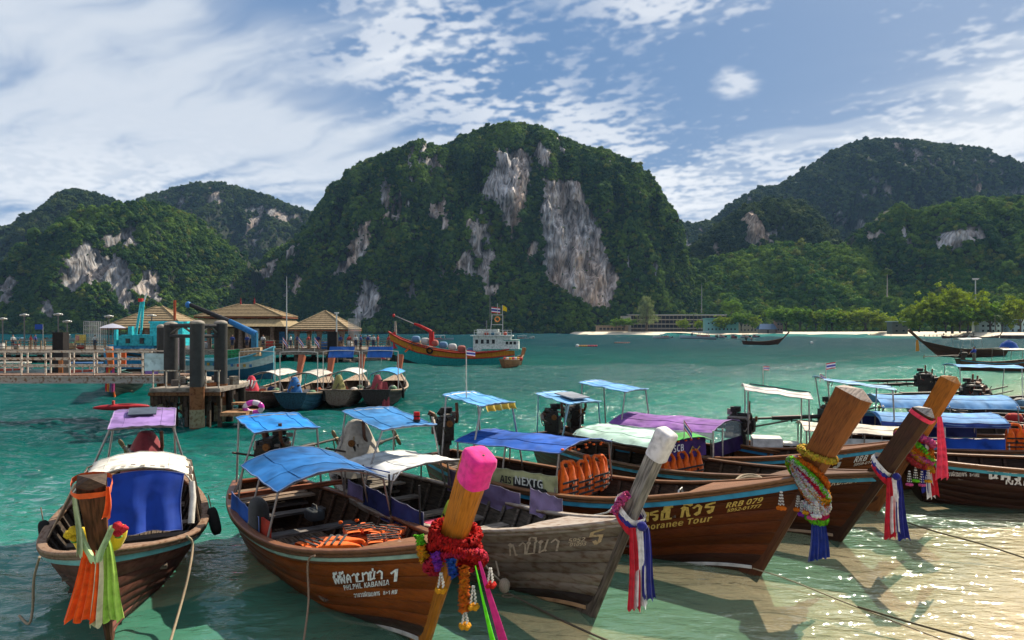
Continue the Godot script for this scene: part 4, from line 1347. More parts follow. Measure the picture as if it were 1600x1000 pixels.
	# G
	var G := boat({fit = [7.9, -17.35, 0.25, 4.8, 1.5, 0.84, 0.12, 0.3, 0.5, 0.3], hull = Color(0.17, 0.07, 0.028), rim = Color(0.24, 0.11, 0.05), stripe = Color(0.05, 0.28, 0.55), inside = Color(0.1, 0.06, 0.04), no_post = true, detail = 1, thwarts = [0.3, 0.6],
		canopy = {x0 = -0.75, x1 = 1.9, y0 = 1.42, y1 = 1.36, hw = 0.72, camber = 0.13, col = Color(0.50, 0.45, 0.38)},
		roof = {x0 = -2.1, x1 = -0.55, y0 = 2.36, y1 = 2.16, hw = 0.62, col = Color(0.60, 0.55, 0.53), camber = 0.1},
		engine = [-2.2, 1.3, 0.2, -0.2, 2.4], label = "short brown longtail boat with a beige canopy and white stern roof"})
	boats.G = G
	obj("grey_panel", mb(Color(0.10, 0.11, 0.13)).box(V(-1.2, 2.345, -0.28), V(1.45, 0.02, 0.34), Basis(V(0, 0, 1), -0.13) * Basis(V(1, 0, 0), -0.1)), "tarp", G)
	obj("engine_house", mb(Color(0.62, 0.62, 0.60)).box(V(-1.55, 0.95, 0.1), V(0.7, 0.38, 0.7)), "paint", G)
	obj("seat", mb(Color(0.6, 0.6, 0.58)).box(V(-1.0, 1.02, 0.2), V(0.35, 0.06, 0.4)).box(V(-0.98, 0.9, 0.2), V(0.05, 0.22, 0.05)), "paint", G)
	obj("wheelhouse_side", mb(Color(0.45, 0.50, 0.52)).box(V(0.6, 1.08, 0.66), V(2.4, 0.34, 0.04)), "paint", G)
	# N, M, L: bows out of the picture at the right
	var Nb := boat({fit = [13.3, -15.3, 0.14, 8.9, 1.95, 0.82, 0.16, 0.6, 0.55, 1.2], hull = Color(0.045, 0.020, 0.013), rim = Color(0.26, 0.13, 0.07), stripe = Color(0.07, 0.36, 0.48), stripe_h = 0.07, inside = Color(0.05, 0.03, 0.022), boot = Color(0.5, 0.48, 0.45), post = Color(0.3, 0.12, 0.04),
		label = "near black longtail boat lettered NAK in white, its bow out of the picture at right"})
	boats.N = Nb
	thai(Nb, "จำนวนผู้โดยสาร", [0.053, 0.790, 0.108, 0.845], 0.075, Color(0.6, 0.58, 0.54), 0.17)
	latin(Nb, "8+1", [0.112, 0.846, 0.122, 0.852], 0.07, Color(0.6, 0.58, 0.54))
	thai(Nb, "คน", [0.124, 0.852, 0.133, 0.858], 0.07, Color(0.6, 0.58, 0.54), 0.17)
	thai(Nb, "นครินทร์", [0.152, 0.851, 0.30, 0.875], 0.17, WHITE, 0.2)
	latin(Nb, "NAKARIN", [0.185, 0.785, 0.30, 0.80], 0.10, WHITE)
	var Mb := boat({fit = [12.5, -18.3, 0.16, 8.4, 1.95, 0.80, 0.2, 0.6, 0.5, 1.2], hull = Color(0.10, 0.045, 0.022), rim = Color(0.2, 0.1, 0.06), stripe = Color(0.10, 0.36, 0.52), inside = Color(0.06, 0.04, 0.03), detail = 1, post = Color(0.3, 0.12, 0.04),
		canopy = {x0 = -3.0, x1 = 0.0, y0 = 1.48, y1 = 1.48, hw = 0.85, camber = 0.18, col = Color(0.07, 0.24, 0.52), drop = 0.04, frame = Color(0.5, 0.5, 0.5)},
		roof = {x0 = -4.3, x1 = -2.55, y0 = 2.52, y1 = 2.28, hw = 0.62, col = Color(0.20, 0.38, 0.60), camber = 0.06},
		engine = [-4.0, 1.45, 0.2, 0.2, 2.4], label = "longtail boat with a long sky blue canopy and a bright blue side curtain"})
	boats.M = Mb
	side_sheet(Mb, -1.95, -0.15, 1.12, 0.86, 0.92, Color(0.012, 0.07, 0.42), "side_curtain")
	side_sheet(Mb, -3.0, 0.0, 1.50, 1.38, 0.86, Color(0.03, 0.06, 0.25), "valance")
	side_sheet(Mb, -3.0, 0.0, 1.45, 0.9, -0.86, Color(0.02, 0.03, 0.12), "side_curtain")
	var Lb := boat({fit = [14.6, -21.0, 0.12, 8.6, 1.95, 0.80, 0.2, 0.6, 0.5, 1.2], hull = Color(0.10, 0.045, 0.022), rim = Color(0.2, 0.1, 0.06), stripe = Color(0.10, 0.36, 0.52), inside = Color(0.06, 0.04, 0.03), detail = 1, post = Color(0.3, 0.12, 0.04),
		canopy = {x0 = -3.7, x1 = 0.05, y0 = 1.62, y1 = 1.62, hw = 0.85, camber = 0.26, col = Color(0.08, 0.27, 0.56), drop = 0.06}, label = "longtail boat with an arched pale blue canopy behind the sky blue one"})
	boats.L = Lb
	for k in [["R", 21.5, -27.6, 0.08, "dark longtail boat between the two right edge engine boats", Color(0.05, 0.06, 0.07)], ["S", 18.4, -22.4, 0.16, "brown longtail boat with a red bundle at the right edge, just behind the arched canopy", Color(0.12, 0.055, 0.03)]]:
		var bt := boat({fit = [k[1], k[2], k[3], 7.2, 1.8, 0.8, 0.25, 0.6, 0.5, 1.2], hull = k[5], rim = Color(0.2, 0.14, 0.1), stripe = Color(0.07, 0.33, 0.5), inside = Color(0.06, 0.045, 0.035), detail = 1, post = Color(0.25, 0.1, 0.04), engine = [-3.2, 1.3, 0.1, 0.05, 2.8], label = k[4]})
		for j in 5: obj("stowed_gear", mb([Color(0.4, 0.03, 0.03), Color(0.1, 0.2, 0.3), Color(0.45, 0.42, 0.36)][j % 3]).ball(V(-2.2 + j * 0.45, 0.95, 0.4 * sin(j * 2.0)), V(0.26, 0.2, 0.22), 0.8, 6, 9), "cloth", bt)
	for k in [["P", 21.3, -31.0, 0.12, "farther longtail boat at the right edge, under a pale blue stern roof"], ["Q", 19.2, -24.6, 0.10, "nearer roofless longtail boat at the right edge with bare engines"]]:
		var bt := boat({fit = [k[1], k[2], k[3], 7.6, 1.8, 0.75, 0.25, 0.6, 0.5, 1.2], hull = Color(0.07, 0.05, 0.05), rim = Color(0.14, 0.12, 0.1), stripe = Color(0.06, 0.33, 0.5), inside = Color(0.05, 0.035, 0.03), detail = 1, post = Color(0.25, 0.1, 0.04),
			engine = [-3.1, 1.55, 0.2, 0.0, 3.6], label = k[4]})
		if k[0] == "P": awning(bt, -1.9, 0.8, 2.25, 2.2, 0.7, 0.1, Color(0.10, 0.33, 0.62), "stern_roof")
		if k[0] == "P": frame_posts(bt, [-1.8, 0.7], 0.66, [2.25, 2.2], 0.1, Color(0.5, 0.5, 0.5))
		engine(bt, V(-2.5, 1.35, -0.45), 0.06, 3.2)
		boats[k[0]] = bt
func post_at(k: String, up: float, x := 0.0, z := 0.0) -> Vector3:
	# a point on a boat's prow post, up metres above the gunwale, in the boat's axes
	var f: Array = FITS[k]
	var d := V(f[8], 1, 0).normalized()
	return V(f[3] / 2, f[5] + f[7], 0) + d * up + V(x, 0, z)
const FITS := {"A": [-6.15, -11.27, 1.14, 7.81, 2.3, 0.64, 0.24, 0.72, 0.81, 0.96], "B": [-2.79, -10.82, 0.94, 7.23, 2.14, 0.77, 0.13, 0.65, 0.52, 1.02], "C": [-0.95, -11.85, 0.88, 7.62, 2.08, 0.75, 0.12, 0.65, 0.51, 1.09],
	"D": [1.39, -13.02, 0.70, 7.88, 2.0, 0.91, 0.18, 0.72, 0.52, 1.29], "E": [3.58, -15.57, 0.88, 8.81, 1.9, 0.86, 0.18, 0.48, 0.62, 1.14], "F": [4.86, -17.29, 0.70, 8.86, 1.95, 0.82, 0.20, 0.73, 0.51, 1.29]}
func lean_basis(k: String) -> Basis: return Basis(V(0, 0, 1), -atan(FITS[k][8]))
func gear() -> void:
	var red := Color(0.55, 0.012, 0.010)
	var orange := Color(0.75, 0.17, 0.01)
	var amber := Color(0.75, 0.33, 0.012)
	var green := Color(0.16, 0.60, 0.02)
	var white := Color(0.75, 0.74, 0.72)
	var purple := Color(0.24, 0.03, 0.38)
	var pink := Color(0.72, 0.10, 0.30)
	var navy := Color(0.012, 0.018, 0.16)
	# B: a heavy red garland round the foot of the prow
	var g := thing("garland", "thick red flower garland with orange tassels round the foot of the pink wrapped prow", "garland", Vector3.ZERO, 0, "flower garlands on the prows")
	hang(boats.B, g)
	var c := post_at("B", 0.0)
	for i in 5:
		var m := mb()
		petals(m, ring_path(c + V(0.05, 0.20 - i * 0.055, 0), 0.23 + 0.012 * i, 0.25 + 0.015 * i, 0.14 + 0.06 * i, Basis(V(0, 1, 0), i * 0.7)), 0.052, [red, red, Color(0.65, 0.02, 0.015), red, Color(0.6, 0.02, 0.06)][i], i + 3)
		obj("strand", m, "petal", g)
	for i in 4:
		var m := mb()
		var a := [V(-0.14, 0.12, 0.36), V(-0.05, 0.03, 0.39), V(0.18, 0.0, 0.34), V(0.30, -0.05, 0.22)][i] as Vector3
		petals(m, arc(c + a, c + a + V(0.06, -0.12 - 0.02 * i, -0.02), 0.03, 6), 0.05, [green, amber, purple, Color(0.02, 0.09, 0.42)][i], i + 20)
		obj("strand", m, "petal", g)
	var dm := mb()
	petals(dm, arc(c + V(0.38, -0.15, 0.1), c + V(0.38, -0.62, 0.1), 0.0, 8), 0.055, orange, 31)
	obj("strand", dm, "petal", g)
	tassel(g, c + V(0.24, -0.22, 0.30), amber)
	tassel(g, c + V(0.40, -0.60, 0.10), amber)
	tassel(g, c + V(0.44, -0.36, 0.02), amber, 0.2)
	tassel(g, c + V(0.47, -0.20, -0.18), red)
	var rb := mb()
	sash(rb, c + V(0.42, -0.15, -0.02), V(0.22, -1.15, -0.2), 0.05, 0.14, V(0.5, 0, 0.85).normalized(), Color(0.12, 0.72, 0.01), 0.8)
	sash(rb, c + V(0.44, -0.1, -0.06), V(0.14, -1.0, -0.25), 0.03, 0.07, V(0.5, 0, 0.85).normalized(), Color(0.6, 0.02, 0.2), 0.6, 2)
	tag(hang(boats.B, obj("ribbon", rb, "cloth")), "lime green ribbon trailing under the red garland", "ribbon")
	var cl := mb()
	var ptop: float = 1.02 * sqrt(1 + 0.52 * 0.52 * 0.85)
	wind_cloth(cl, post_at("B", ptop - 0.13), lean_basis("B"), 0.168, 0.155, 0.30, Color(0.80, 0.035, 0.26), 0.0, 0.01)
	cl.ball(post_at("B", ptop + 0.0), V(0.172, 0.10, 0.16), 0.5, 8, 16, lean_basis("B"), 0.012, 5)
	tag(hang(boats.B, obj("prow_cloth", cl, "cloth")), "bright pink cloth wrapped over the top of a varnished prow", "cloth wrap")
	# C: white cap cloth, tricolour sash, pink blossoms
	cl = mb()
	ptop = 1.09 * sqrt(1 + 0.51 * 0.51 * 0.85)
	wind_cloth(cl, post_at("C", ptop - 0.08), lean_basis("C"), 0.125, 0.115, 0.32, Color(0.62, 0.60, 0.60), 0.0, 0.01)
	cl.ball(post_at("C", ptop + 0.06), V(0.128, 0.09, 0.118), 0.5, 8, 16, lean_basis("C"), 0.012, 6)
	tag(hang(boats.C, obj("prow_cloth", cl, "cloth")), "white cloth wrapped over the top of the grey prow", "cloth wrap")
	tricolour("C", "red, white and navy sash knotted round the foot of the grey prow", 0.17, 1.0, 0.0)
	g = thing("flower_string", "small pink blossoms tied to the grey prow above its sash", "flowers", Vector3.ZERO)
	hang(boats.C, g)
	dm = mb()
	petals(dm, arc(post_at("C", 0.42, -0.08, 0.15), post_at("C", 0.12, -0.14, 0.18), -0.03, 6), 0.05, pink, 8)
	obj("strand", dm, "petal", g)
	# D: many coloured strings and a blue cloth
	g = thing("garland", "long many coloured flower garlands hanging from the tall brown prow", "garland", Vector3.ZERO, 0, "flower garlands on the prows")
	hang(boats.D, g)
	c = post_at("D", 0.12)
	var cols := [orange, green, Color(0.55, 0.01, 0.05), white, purple * 1.4, white, amber, amber]
	for i in 11:
		var m := mb()
		var t: float = i / 10.0
		petals(m, ring_path(c + V(-0.06 + 0.05 * t, 0.16 - 0.05 * t, 0), 0.23 + 0.03 * sin(i), 0.29 - 0.010 * i, 0.46 + 0.24 * absf(sin(i * 1.3)), Basis(V(0, 1, 0), 1.1 - t * 1.8), 30), 0.043, [orange, green, white, Color(0.55, 0.01, 0.05), white, purple * 1.4, white, amber, white, orange, amber][i], 40 + i)
		obj("strand", m, "petal", g)
	for i in 3:
		var m := mb()
		petals(m, ring_path(c + V(0.08, -0.50 - i * 0.08, 0.02), 0.13 - 0.01 * i, 0.20, 0.05, Basis(V(0, 0, 1), -0.2)), 0.05, [white, Color(0.6, 0.02, 0.12), green][i], 60 + i)
		obj("strand", m, "petal", g)
	for i in 5: tassel(g, c + V(0.16 - i * 0.08, -0.40 - 0.05 * (i % 2), 0.30 - 0.05 * i), [white, pink, amber, purple, orange][i], 0.18)
	tassel(g, c + V(-0.30, -0.30, 0.42), orange, 0.22)
	dm = mb()
	petals(dm, ring_path(post_at("D", 0.42, -0.05, 0.0), 0.24, 0.22, 0.05, Basis(V(0, 0, 1), -0.2)), 0.05, Color(0.75, 0.5, 0.05), 71)
	obj("strand", dm, "petal", g)
	var bl := mb()
	sash(bl, c + V(0.10, -0.62, 0.05), V(0.02, -0.66, 0.02), 0.22, 0.42, V(0.4, 0, -0.9).normalized(), Color(0.012, 0.03, 0.20), 5.0)
	tag(hang(boats.D, obj("blue_cloth", bl, "cloth")), "pleated navy blue cloth hanging under the many coloured garlands", "cloth")
	# E: tricolour sash and a pink scarf near the top
	tricolour("E", "red, white and blue sash knotted round the foot of the near black prow", 0.22, 1.05, 1.0)
	bl = mb()
	ptop = 1.14 * sqrt(1 + 0.62 * 0.62 * 0.85)
	wind_cloth(bl, post_at("E", ptop - 0.07), lean_basis("E"), 0.19, 0.16, 0.07, Color(0.75, 0.05, 0.10), 0.0, 0.01)
	sash(bl, post_at("E", ptop - 0.08, 0.22, -0.12), V(0.05, -1.02, -0.02), 0.10, 0.26, V(0.5, 0, -0.85).normalized(), Color(0.78, 0.06, 0.12), 2.5)
	tag(hang(boats.E, obj("pink_scarf", bl, "cloth")), "pink scarf tied round the top of the near black prow", "scarf")
	# F: garland and sash
	g = thing("garland", "pink, orange and lime garlands hanging from the bright orange brown prow", "garland", Vector3.ZERO, 0, "flower garlands on the prows")
	hang(boats.F, g)
	c = post_at("F", 0.05)
	for i in 7:
		var m := mb()
		petals(m, ring_path(c + V(-0.02, 0.12 - 0.05 * (i % 3), 0), 0.30, 0.32 - 0.015 * i, 0.30 + 0.11 * ((i * 3) % 5), Basis(V(0, 1, 0), 1.2 - i * 0.35)), 0.065, [pink, green, orange, amber, pink, orange, Color(0.6, 0.05, 0.05)][i], 80 + i)
		obj("strand", m, "petal", g)
	for i in 4: tassel(g, c + V(0.25 - i * 0.10, -0.55 - 0.08 * (i % 2), 0.15 + 0.06 * i), [amber, pink, green, pink][i], 0.25)
	tricolour("F", "navy, white and red sash hanging under the pink and orange garlands", 0.20, 1.1, 2.0)
	# A: orange and lime sash, yellow satin, blossoms, ribbon
	var sa := mb()
	c = post_at("A", 0.02) + V(-0.10, 0.24, 0)
	sash(sa, c + V(0.22, -0.05, 0.06), V(0.10, -0.84, 0.10), 0.08, 0.34, V(0.35, 0, -0.94).normalized(), Color(0.85, 0.10, 0.008), 4.0)
	sash(sa, c + V(0.22, -0.05, -0.06), V(0.10, -0.88, -0.06), 0.08, 0.30, V(0.35, 0, -0.94).normalized(), Color(0.40, 0.62, 0.10), 4.0, 2)
	sash(sa, c + V(0.26, -0.05, 0.0), V(0.10, -0.90, 0.0), 0.06, 0.12, V(0.35, 0, -0.94).normalized(), Color(0.62, 0.55, 0.35), 2.0, 1)
	for s in [-1.0, 1.0]: sash(sa, post_at("A", 0.50, 0.06, s * 0.15), V(0.06, -0.36, -s * 0.12), 0.06, 0.07, V(0.2, 0, 1), Color(0.42, 0.58, 0.30), 1.0, s)
	sash(sa, post_at("A", 0.98, 0.0, 0.16), V(-0.22, -0.66, -0.02), 0.05, 0.06, V(0.3, 0, 0.9), Color(0.40, 0.48, 0.30), 1.0, 3)
	tag(hang(boats.A, obj("sash", sa, "cloth")), "orange and lime green pleated sash knotted round the dark red boat's prow", "sash")
	var ys := mb(Color(0.72, 0.50, 0.02))
	for s in [-1.0, 1.0]: ys.ball(c + V(0.08, -0.10, s * 0.15), V(0.08, 0.15, 0.10), 0.8, 9, 14, Basis(V(1, 0, 0), s * 0.4), 0.05, 9)
	tag(hang(boats.A, obj("satin_bow", ys, "cloth")), "yellow satin bow behind the orange and lime sash", "bow")
	var orb := mb()
	ptop = 0.96 * sqrt(1 + 0.81 * 0.81 * 0.85)
	wind_cloth(orb, post_at("A", ptop - 0.05), lean_basis("A"), 0.14, 0.18, 0.08, Color(0.7, 0.10, 0.015), 0.02, 0.0)
	sash(orb, post_at("A", ptop - 0.06, 0.12, -0.15), V(-0.05, -0.32, 0.0), 0.05, 0.10, V(0.5, 0, -0.8), Color(0.75, 0.10, 0.015), 1.5)
	tag(hang(boats.A, obj("ribbon", orb, "cloth")), "orange ribbon round the top of the dark red boat's prow", "ribbon")
	for s in [[-1.0, Color(0.62, 0.03, 0.05), "red blossoms tied to the right side of the dark red boat's prow"], [1.0, Color(0.72, 0.5, 0.03), "yellow blossoms tied to the left side of the dark red boat's prow"]]:
		g = thing("flower_bunch", s[2], "flowers", Vector3.ZERO)
		hang(boats.A, g)
		for k in 3:
			var b := mb(s[1])
			b.ball(post_at("A", 0.36 + 0.06 * k, 0.08, s[0] * (0.20 + 0.05 * (k % 2))), V(0.045, 0.042, 0.045), 1, 7, 11, Basis(), 0.22, k + 2)
			obj("blossom", b, "petal", g)
		obj("leaf", mb(Color(0.08, 0.25, 0.03)).ball(post_at("A", 0.30, 0.08, s[0] * 0.20), V(0.05, 0.02, 0.04), 1, 5, 8), "cloth", g)
	# life jackets
	var jo := Color(0.78, 0.13, 0.012)
	var proto := jacket("orange life jacket lying nearest the bow handrail in the varnished boat", jo, Color(0.02, 0.02, 0.02), "orange life jackets")
	var down := Basis(V(1, 0, 0), -PI / 2)
	hang(boats.B, proto, V(1.05, 0.80, -0.38), Basis(V(0, 1, 0), 1.2) * down)
	for k in [[0.42, 0.70, 0.33, 0.2, "orange life jacket lying by the near side of the varnished boat"], [0.30, 0.78, -0.32, 1.4, "orange life jacket draped over a thwart of the varnished boat"], [0.72, 0.74, 0.12, -0.6, "deep orange life jacket crumpled in the middle of the varnished boat"], [0.75, 0.80, -0.66, 0.5, "orange life jacket against the far side of the varnished boat"]]:
		hang(boats.B, dup(proto, Vector3.ZERO, 0, k[4]), V(k[0], k[1], k[2]), Basis(V(0, 1, 0), k[3]) * down)
	var nth := ["first", "second", "third", "fourth", "fifth", "sixth"]
	for i in 6:
		var j := dup(proto, Vector3.ZERO, 0, "%s orange life jacket from the left, hanging under the royal blue canopy" % nth[i])
		j.set_meta("group", "life jackets hanging under the royal blue canopy")
		hang(boats.D, j, V(0.02 - 0.05 * (i % 2), 1.10 - 0.03 * (i % 3), 0.62 - i * 0.25), Basis(V(0, 1, 0), PI / 2 + 0.3 * (i % 2)))
	for i in 3:
		hang(boats.E, dup(proto, Vector3.ZERO, 0, ["dark orange life jacket under the purple screen, left", "dark orange life jacket under the purple screen, middle", "dark orange life jacket under the purple screen, right"][i]), V(0.30, 0.80, 0.5 - i * 0.45), Basis(V(0, 1, 0), PI / 2))
	for i in 2:
		hang(boats.M, dup(proto, Vector3.ZERO, 0, ["orange life jacket hanging at the left under the sky blue canopy's end", "orange life jacket hanging at the right under the sky blue canopy's end"][i]), V(0.12 + i * 0.36, 1.12, 0.84), Basis(V(0, 1, 0), 0.1))
	for i in 3:
		var j := jacket(["salmon orange life jacket lying along the rail of the near black boat", "purple and yellow life jacket on the rail of the near black boat", "yellow life jacket at the right end of the near black boat's rail"][i], [Color(0.75, 0.22, 0.12), Color(0.14, 0.06, 0.36), Color(0.62, 0.58, 0.12)][i], [Color(0.05, 0.03, 0.03), Color(0.55, 0.55, 0.15), Color(0.12, 0.05, 0.3)][i], "life jackets in the near black boat")
		hang(boats.N, j, V(-1.55 + i * 0.62, 0.90, 0.55), Basis(V(0, 1, 0), 0.1) * Basis(V(0, 0, 1), PI / 2) * Basis(V(1, 0, 0), -0.5))
	# fenders, cowls, small gear
	for k in [["A", V(-0.2, 0.66, -1.26), "black rubber fender hanging at the right side of the dark red boat"], ["A", V(-0.6, 0.62, 1.22), "black rubber fender hanging at the left side of the dark red boat"]]:
		var fd := thing("fender", k[2], "fender", Vector3.ZERO, 0, "black fenders")
		hang(boats[k[0]], fd, k[1], Basis(V(0, 0, 1), 0.5) * Basis(V(1, 0, 0), 0.2))
		obj("body", mb(Color(0.012, 0.012, 0.013)).ball(V(0, -0.1, 0), V(0.09, 0.24, 0.09), 0.6), "rubber", fd)
		obj("lanyard", mb(Color(0.3, 0.25, 0.18)).rod(V(0, 0.12, 0), V(0.05, 0.35, 0), 0.01, 5), "rope", fd)
	var jug := thing("jerry_can", "white plastic can beside a thwart in the varnished boat", "can", Vector3.ZERO)
	hang(boats.B, jug, V(-0.1, 0.42, 0.05))
	obj("body", mb(Color(0.6, 0.6, 0.58)).ball(V(0, 0, 0), V(0.13, 0.13, 0.1), 0.5), "paint", jug)
	obj("cap", mb(Color(0.4, 0.05, 0.03)).cyl(V(0.05, 0.12, 0), 0.03, 0.04), "paint", jug)
	var can := thing("fuel_can", "black fuel can with a handle on the varnished boat's stern boards", "can", Vector3.ZERO)
	hang(boats.B, can, V(-1.35, 0.66, -0.25))
	obj("body", mb(Color(0.06, 0.07, 0.075)).ball(V(0, 0, 0), V(0.2, 0.1, 0.14), 0.5), "paint", can)
	obj("handle", mb(Color(0.1, 0.1, 0.1)).tube(path([V(-0.12, 0.08, 0), V(-0.08, 0.16, 0), V(0.08, 0.16, 0), V(0.12, 0.08, 0)]), 0.015, 5), "rubber", can)
	var bk := thing("diver_tank", "lime green air tank leaning in the weathered grey boat", "tank", Vector3.ZERO)
	hang(boats.C, bk, V(0.1, 0.78, 0.2), Basis(V(0, 0, 1), -0.5))
	obj("cylinder", mb(Color(0.40, 0.55, 0.06)).ball(V(0, 0, 0), V(0.1, 0.3, 0.1), 0.7, 10, 12), "paint", bk)
	obj("strap", mb(Color(0.02, 0.02, 0.02)).cyl(V(0, -0.05, 0), 0.105, 0.05), "rubber", bk)
	obj("valve", mb(Color(0.4, 0.4, 0.4)).cyl(V(0, 0.29, 0), 0.03, 0.08), "metal", bk)
	var vest := jacket("dark red buoyancy vest lying beside the lime green tank", Color(0.16, 0.02, 0.03), Color(0.3, 0.02, 0.05))
	hang(boats.C, vest, V(0.35, 0.72, 0.15), Basis(V(0, 1, 0), 0.7) * Basis(V(1, 0, 0), -0.7))
	var tow := mb(Color(0.55, 0.05, 0.12))
	tow.box(V(-0.15, 0.56, 0.2), V(0.55, 0.03, 0.4))
	tag(hang(boats.C, obj("pink_mat", tow, "cloth")), "pink folded mat on a thwart of the weathered grey boat", "mat")
	var lamp := thing("warning_lamp", "red warning lamp on the stern roof of the weathered grey boat", "lamp", Vector3.ZERO)
	hang(boats.C, lamp, V(-1.95, 2.09, -0.45))
	obj("lens", mb(Color(0.5, 0.01, 0.01)).cyl(V(0, 0, 0), 0.06, 0.14), "paint", lamp)
	obj("band", mb(Color(0.03, 0.01, 0.01)).cyl(V(0, 0.05, 0), 0.064, 0.02), "paint", lamp)
	obj("base", mb(Color(0.03, 0.03, 0.03)).cyl(V(0, -0.04, 0), 0.07, 0.04), "rubber", lamp)
	# ropes
	var A := func(px, py, h): return on_water(px, py, h)
	rope("brown rope hanging from the left bow of the dark red boat", path([A.call(62, 870, 0.95), A.call(53, 905, 0.6), A.call(51, 950, 0.2), A.call(45, 975, 0.03), A.call(30, 962, 0.03)]), 0.016)
	rope("knotted brown rope hanging from the right bow of the dark red boat", path([A.call(292, 838, 1.0), A.call(301, 850, 0.85), A.call(296, 890, 0.6), A.call(284, 940, 0.3), A.call(264, 1010, 0.0)]), 0.018)
	rope("thin brown rope hanging from the varnished boat's gunwale", path([A.call(492, 868, 1.0), A.call(481, 880, 0.85), A.call(482, 940, 0.4), A.call(474, 1005, 0.05)]), 0.014, Color(0.3, 0.2, 0.14))
	rope("pale rope looped over the grey boat's gunwale down to a float", path([A.call(812, 826, 0.9), A.call(780, 832, 0.82), A.call(773, 860, 0.6), A.call(780, 900, 0.35)]), 0.014, Color(0.5, 0.44, 0.34))
	rope("second pale rope hanging slack beside the float", path([A.call(748, 868, 0.7), A.call(764, 890, 0.5), A.call(782, 908, 0.3)]), 0.012, Color(0.5, 0.44, 0.34))
	rope("dark anchor line running over the sand from the float", path([A.call(790, 925, 0.15), A.call(830, 945, 0.05), A.call(890, 975, 0.02), A.call(970, 1010, 0.02)]), 0.014, Color(0.14, 0.11, 0.08))
	rope("pale mooring line from the gold lettered boat's stem", path([A.call(1176, 888, 0.2), A.call(1230, 905, 0.1), A.call(1330, 945, 0.02), A.call(1500, 1010, 0.0)]), 0.010, Color(0.4, 0.33, 0.22))
	rope("dark mooring line at the bottom right over the sand", path([A.call(1340, 948, 0.05), A.call(1420, 972, 0.03), A.call(1530, 1003, 0.03), A.call(1600, 1030, 0.02)]), 0.013, Color(0.1, 0.08, 0.05))
	rope("long dark mooring line running to the right edge", path([A.call(1392, 808, 0.35), A.call(1460, 830, 0.25), A.call(1540, 852, 0.15), A.call(1640, 885, 0.05)]), 0.013, Color(0.12, 0.1, 0.07))
	rope("coil of pale rope on the foredeck of the gold lettered boat", path([on_water(1150, 750, 1.3), on_water(1160, 743, 1.33), on_water(1178, 742, 1.33), on_water(1190, 748, 1.3), on_water(1172, 753, 1.3), on_water(1155, 750, 1.32), on_water(1168, 745, 1.36), on_water(1186, 746, 1.34)]), 0.02, Color(0.42, 0.34, 0.24))
	rope("white rope on the grey boat's far bow", path([on_water(925, 806, 1.05), on_water(950, 800, 1.15), on_water(962, 788, 1.25), on_water(975, 795, 1.3), on_water(985, 812, 1.3)]), 0.014, Color(0.6, 0.58, 0.52))
	var fl := thing("rope_float", "pale rope bound float hanging by the grey boat's bow", "float", on_water(788, 915, 0.28))
	obj("body", mb(Color(0.36, 0.31, 0.24)).ball(V(0, 0, 0), V(0.08, 0.10, 0.08), 0.9, 8, 12, Basis(), 0.05), "rope", fl)
	obj("ring", mb(Color(0.2, 0.17, 0.13)).tube(ring_path(V(0.05, -0.14, 0), 0.08, 0.02, 0.0, Basis(V(1, 0, 0), 1.4)), 0.01, 5), "rope", fl)
	flag("small flag on the green canopied boat", boats.E.transform * V(0.35, 1.45, 0.1), 0.42, 0.28, V(0.5, -0.7, 0.2).normalized())
	flag("small flag on a long staff above the royal blue canopied boat's stern roof", boats.D.transform * V(-2.9, 2.4, 0.2), 1.0, 0.19, V(1, 0, 0.1))
	flag("small flag above the sky blue canopied boat's stern roof", boats.M.transform * V(-4.1, 2.5, 0.0), 0.42, 0.25, V(1, 0.3, 0.1).normalized())
	flag("small faded flag above the white stern roof", boats.G.transform * V(-1.6, 2.4, -0.2), 0.5, 0.15, V(1, 0.1, 0.1))
	flag("small flag leaning at the left stern rail of the sky blue canopied boat", boats.M.transform * V(-4.35, 2.45, 0.4), 0.22, 0.15, V(1, -0.6, 0.1))
func tricolour(k: String, label: String, w: float, ln: float, ph: float) -> void:
	var m := mb()
	var c := post_at(k, 0.06)
	var cols := [Color(0.50, 0.012, 0.03), Color(0.72, 0.70, 0.70), Color(0.02, 0.025, 0.20)]
	if ph == 2.0: cols.reverse()
	for i in 3:
		wind_cloth(m, c + V(0, 0.10 - i * 0.07, 0), lean_basis(k), 0.20, 0.17, 0.085, cols[(i + 1) % 3], -0.3, 0.01)
		sash(m, c + V(0.16 + 0.05 * i, -0.08, 0.14 - 0.07 * i), V(0.05, -ln * [1.0, 0.97, 0.88][(i + int(ph)) % 3], 0), 0.07, w, V(0.6, 0, -0.8).normalized(), cols[i], 2.0, i + ph)
	m.ball(c + V(0.24, -0.06, 0.06), V(0.07, 0.06, 0.06), 1, 6, 10, Basis(), 0.1)
	tag(hang(boats[k], obj("sash", m, "cloth")), label, "sash", "striped sashes on the prows")
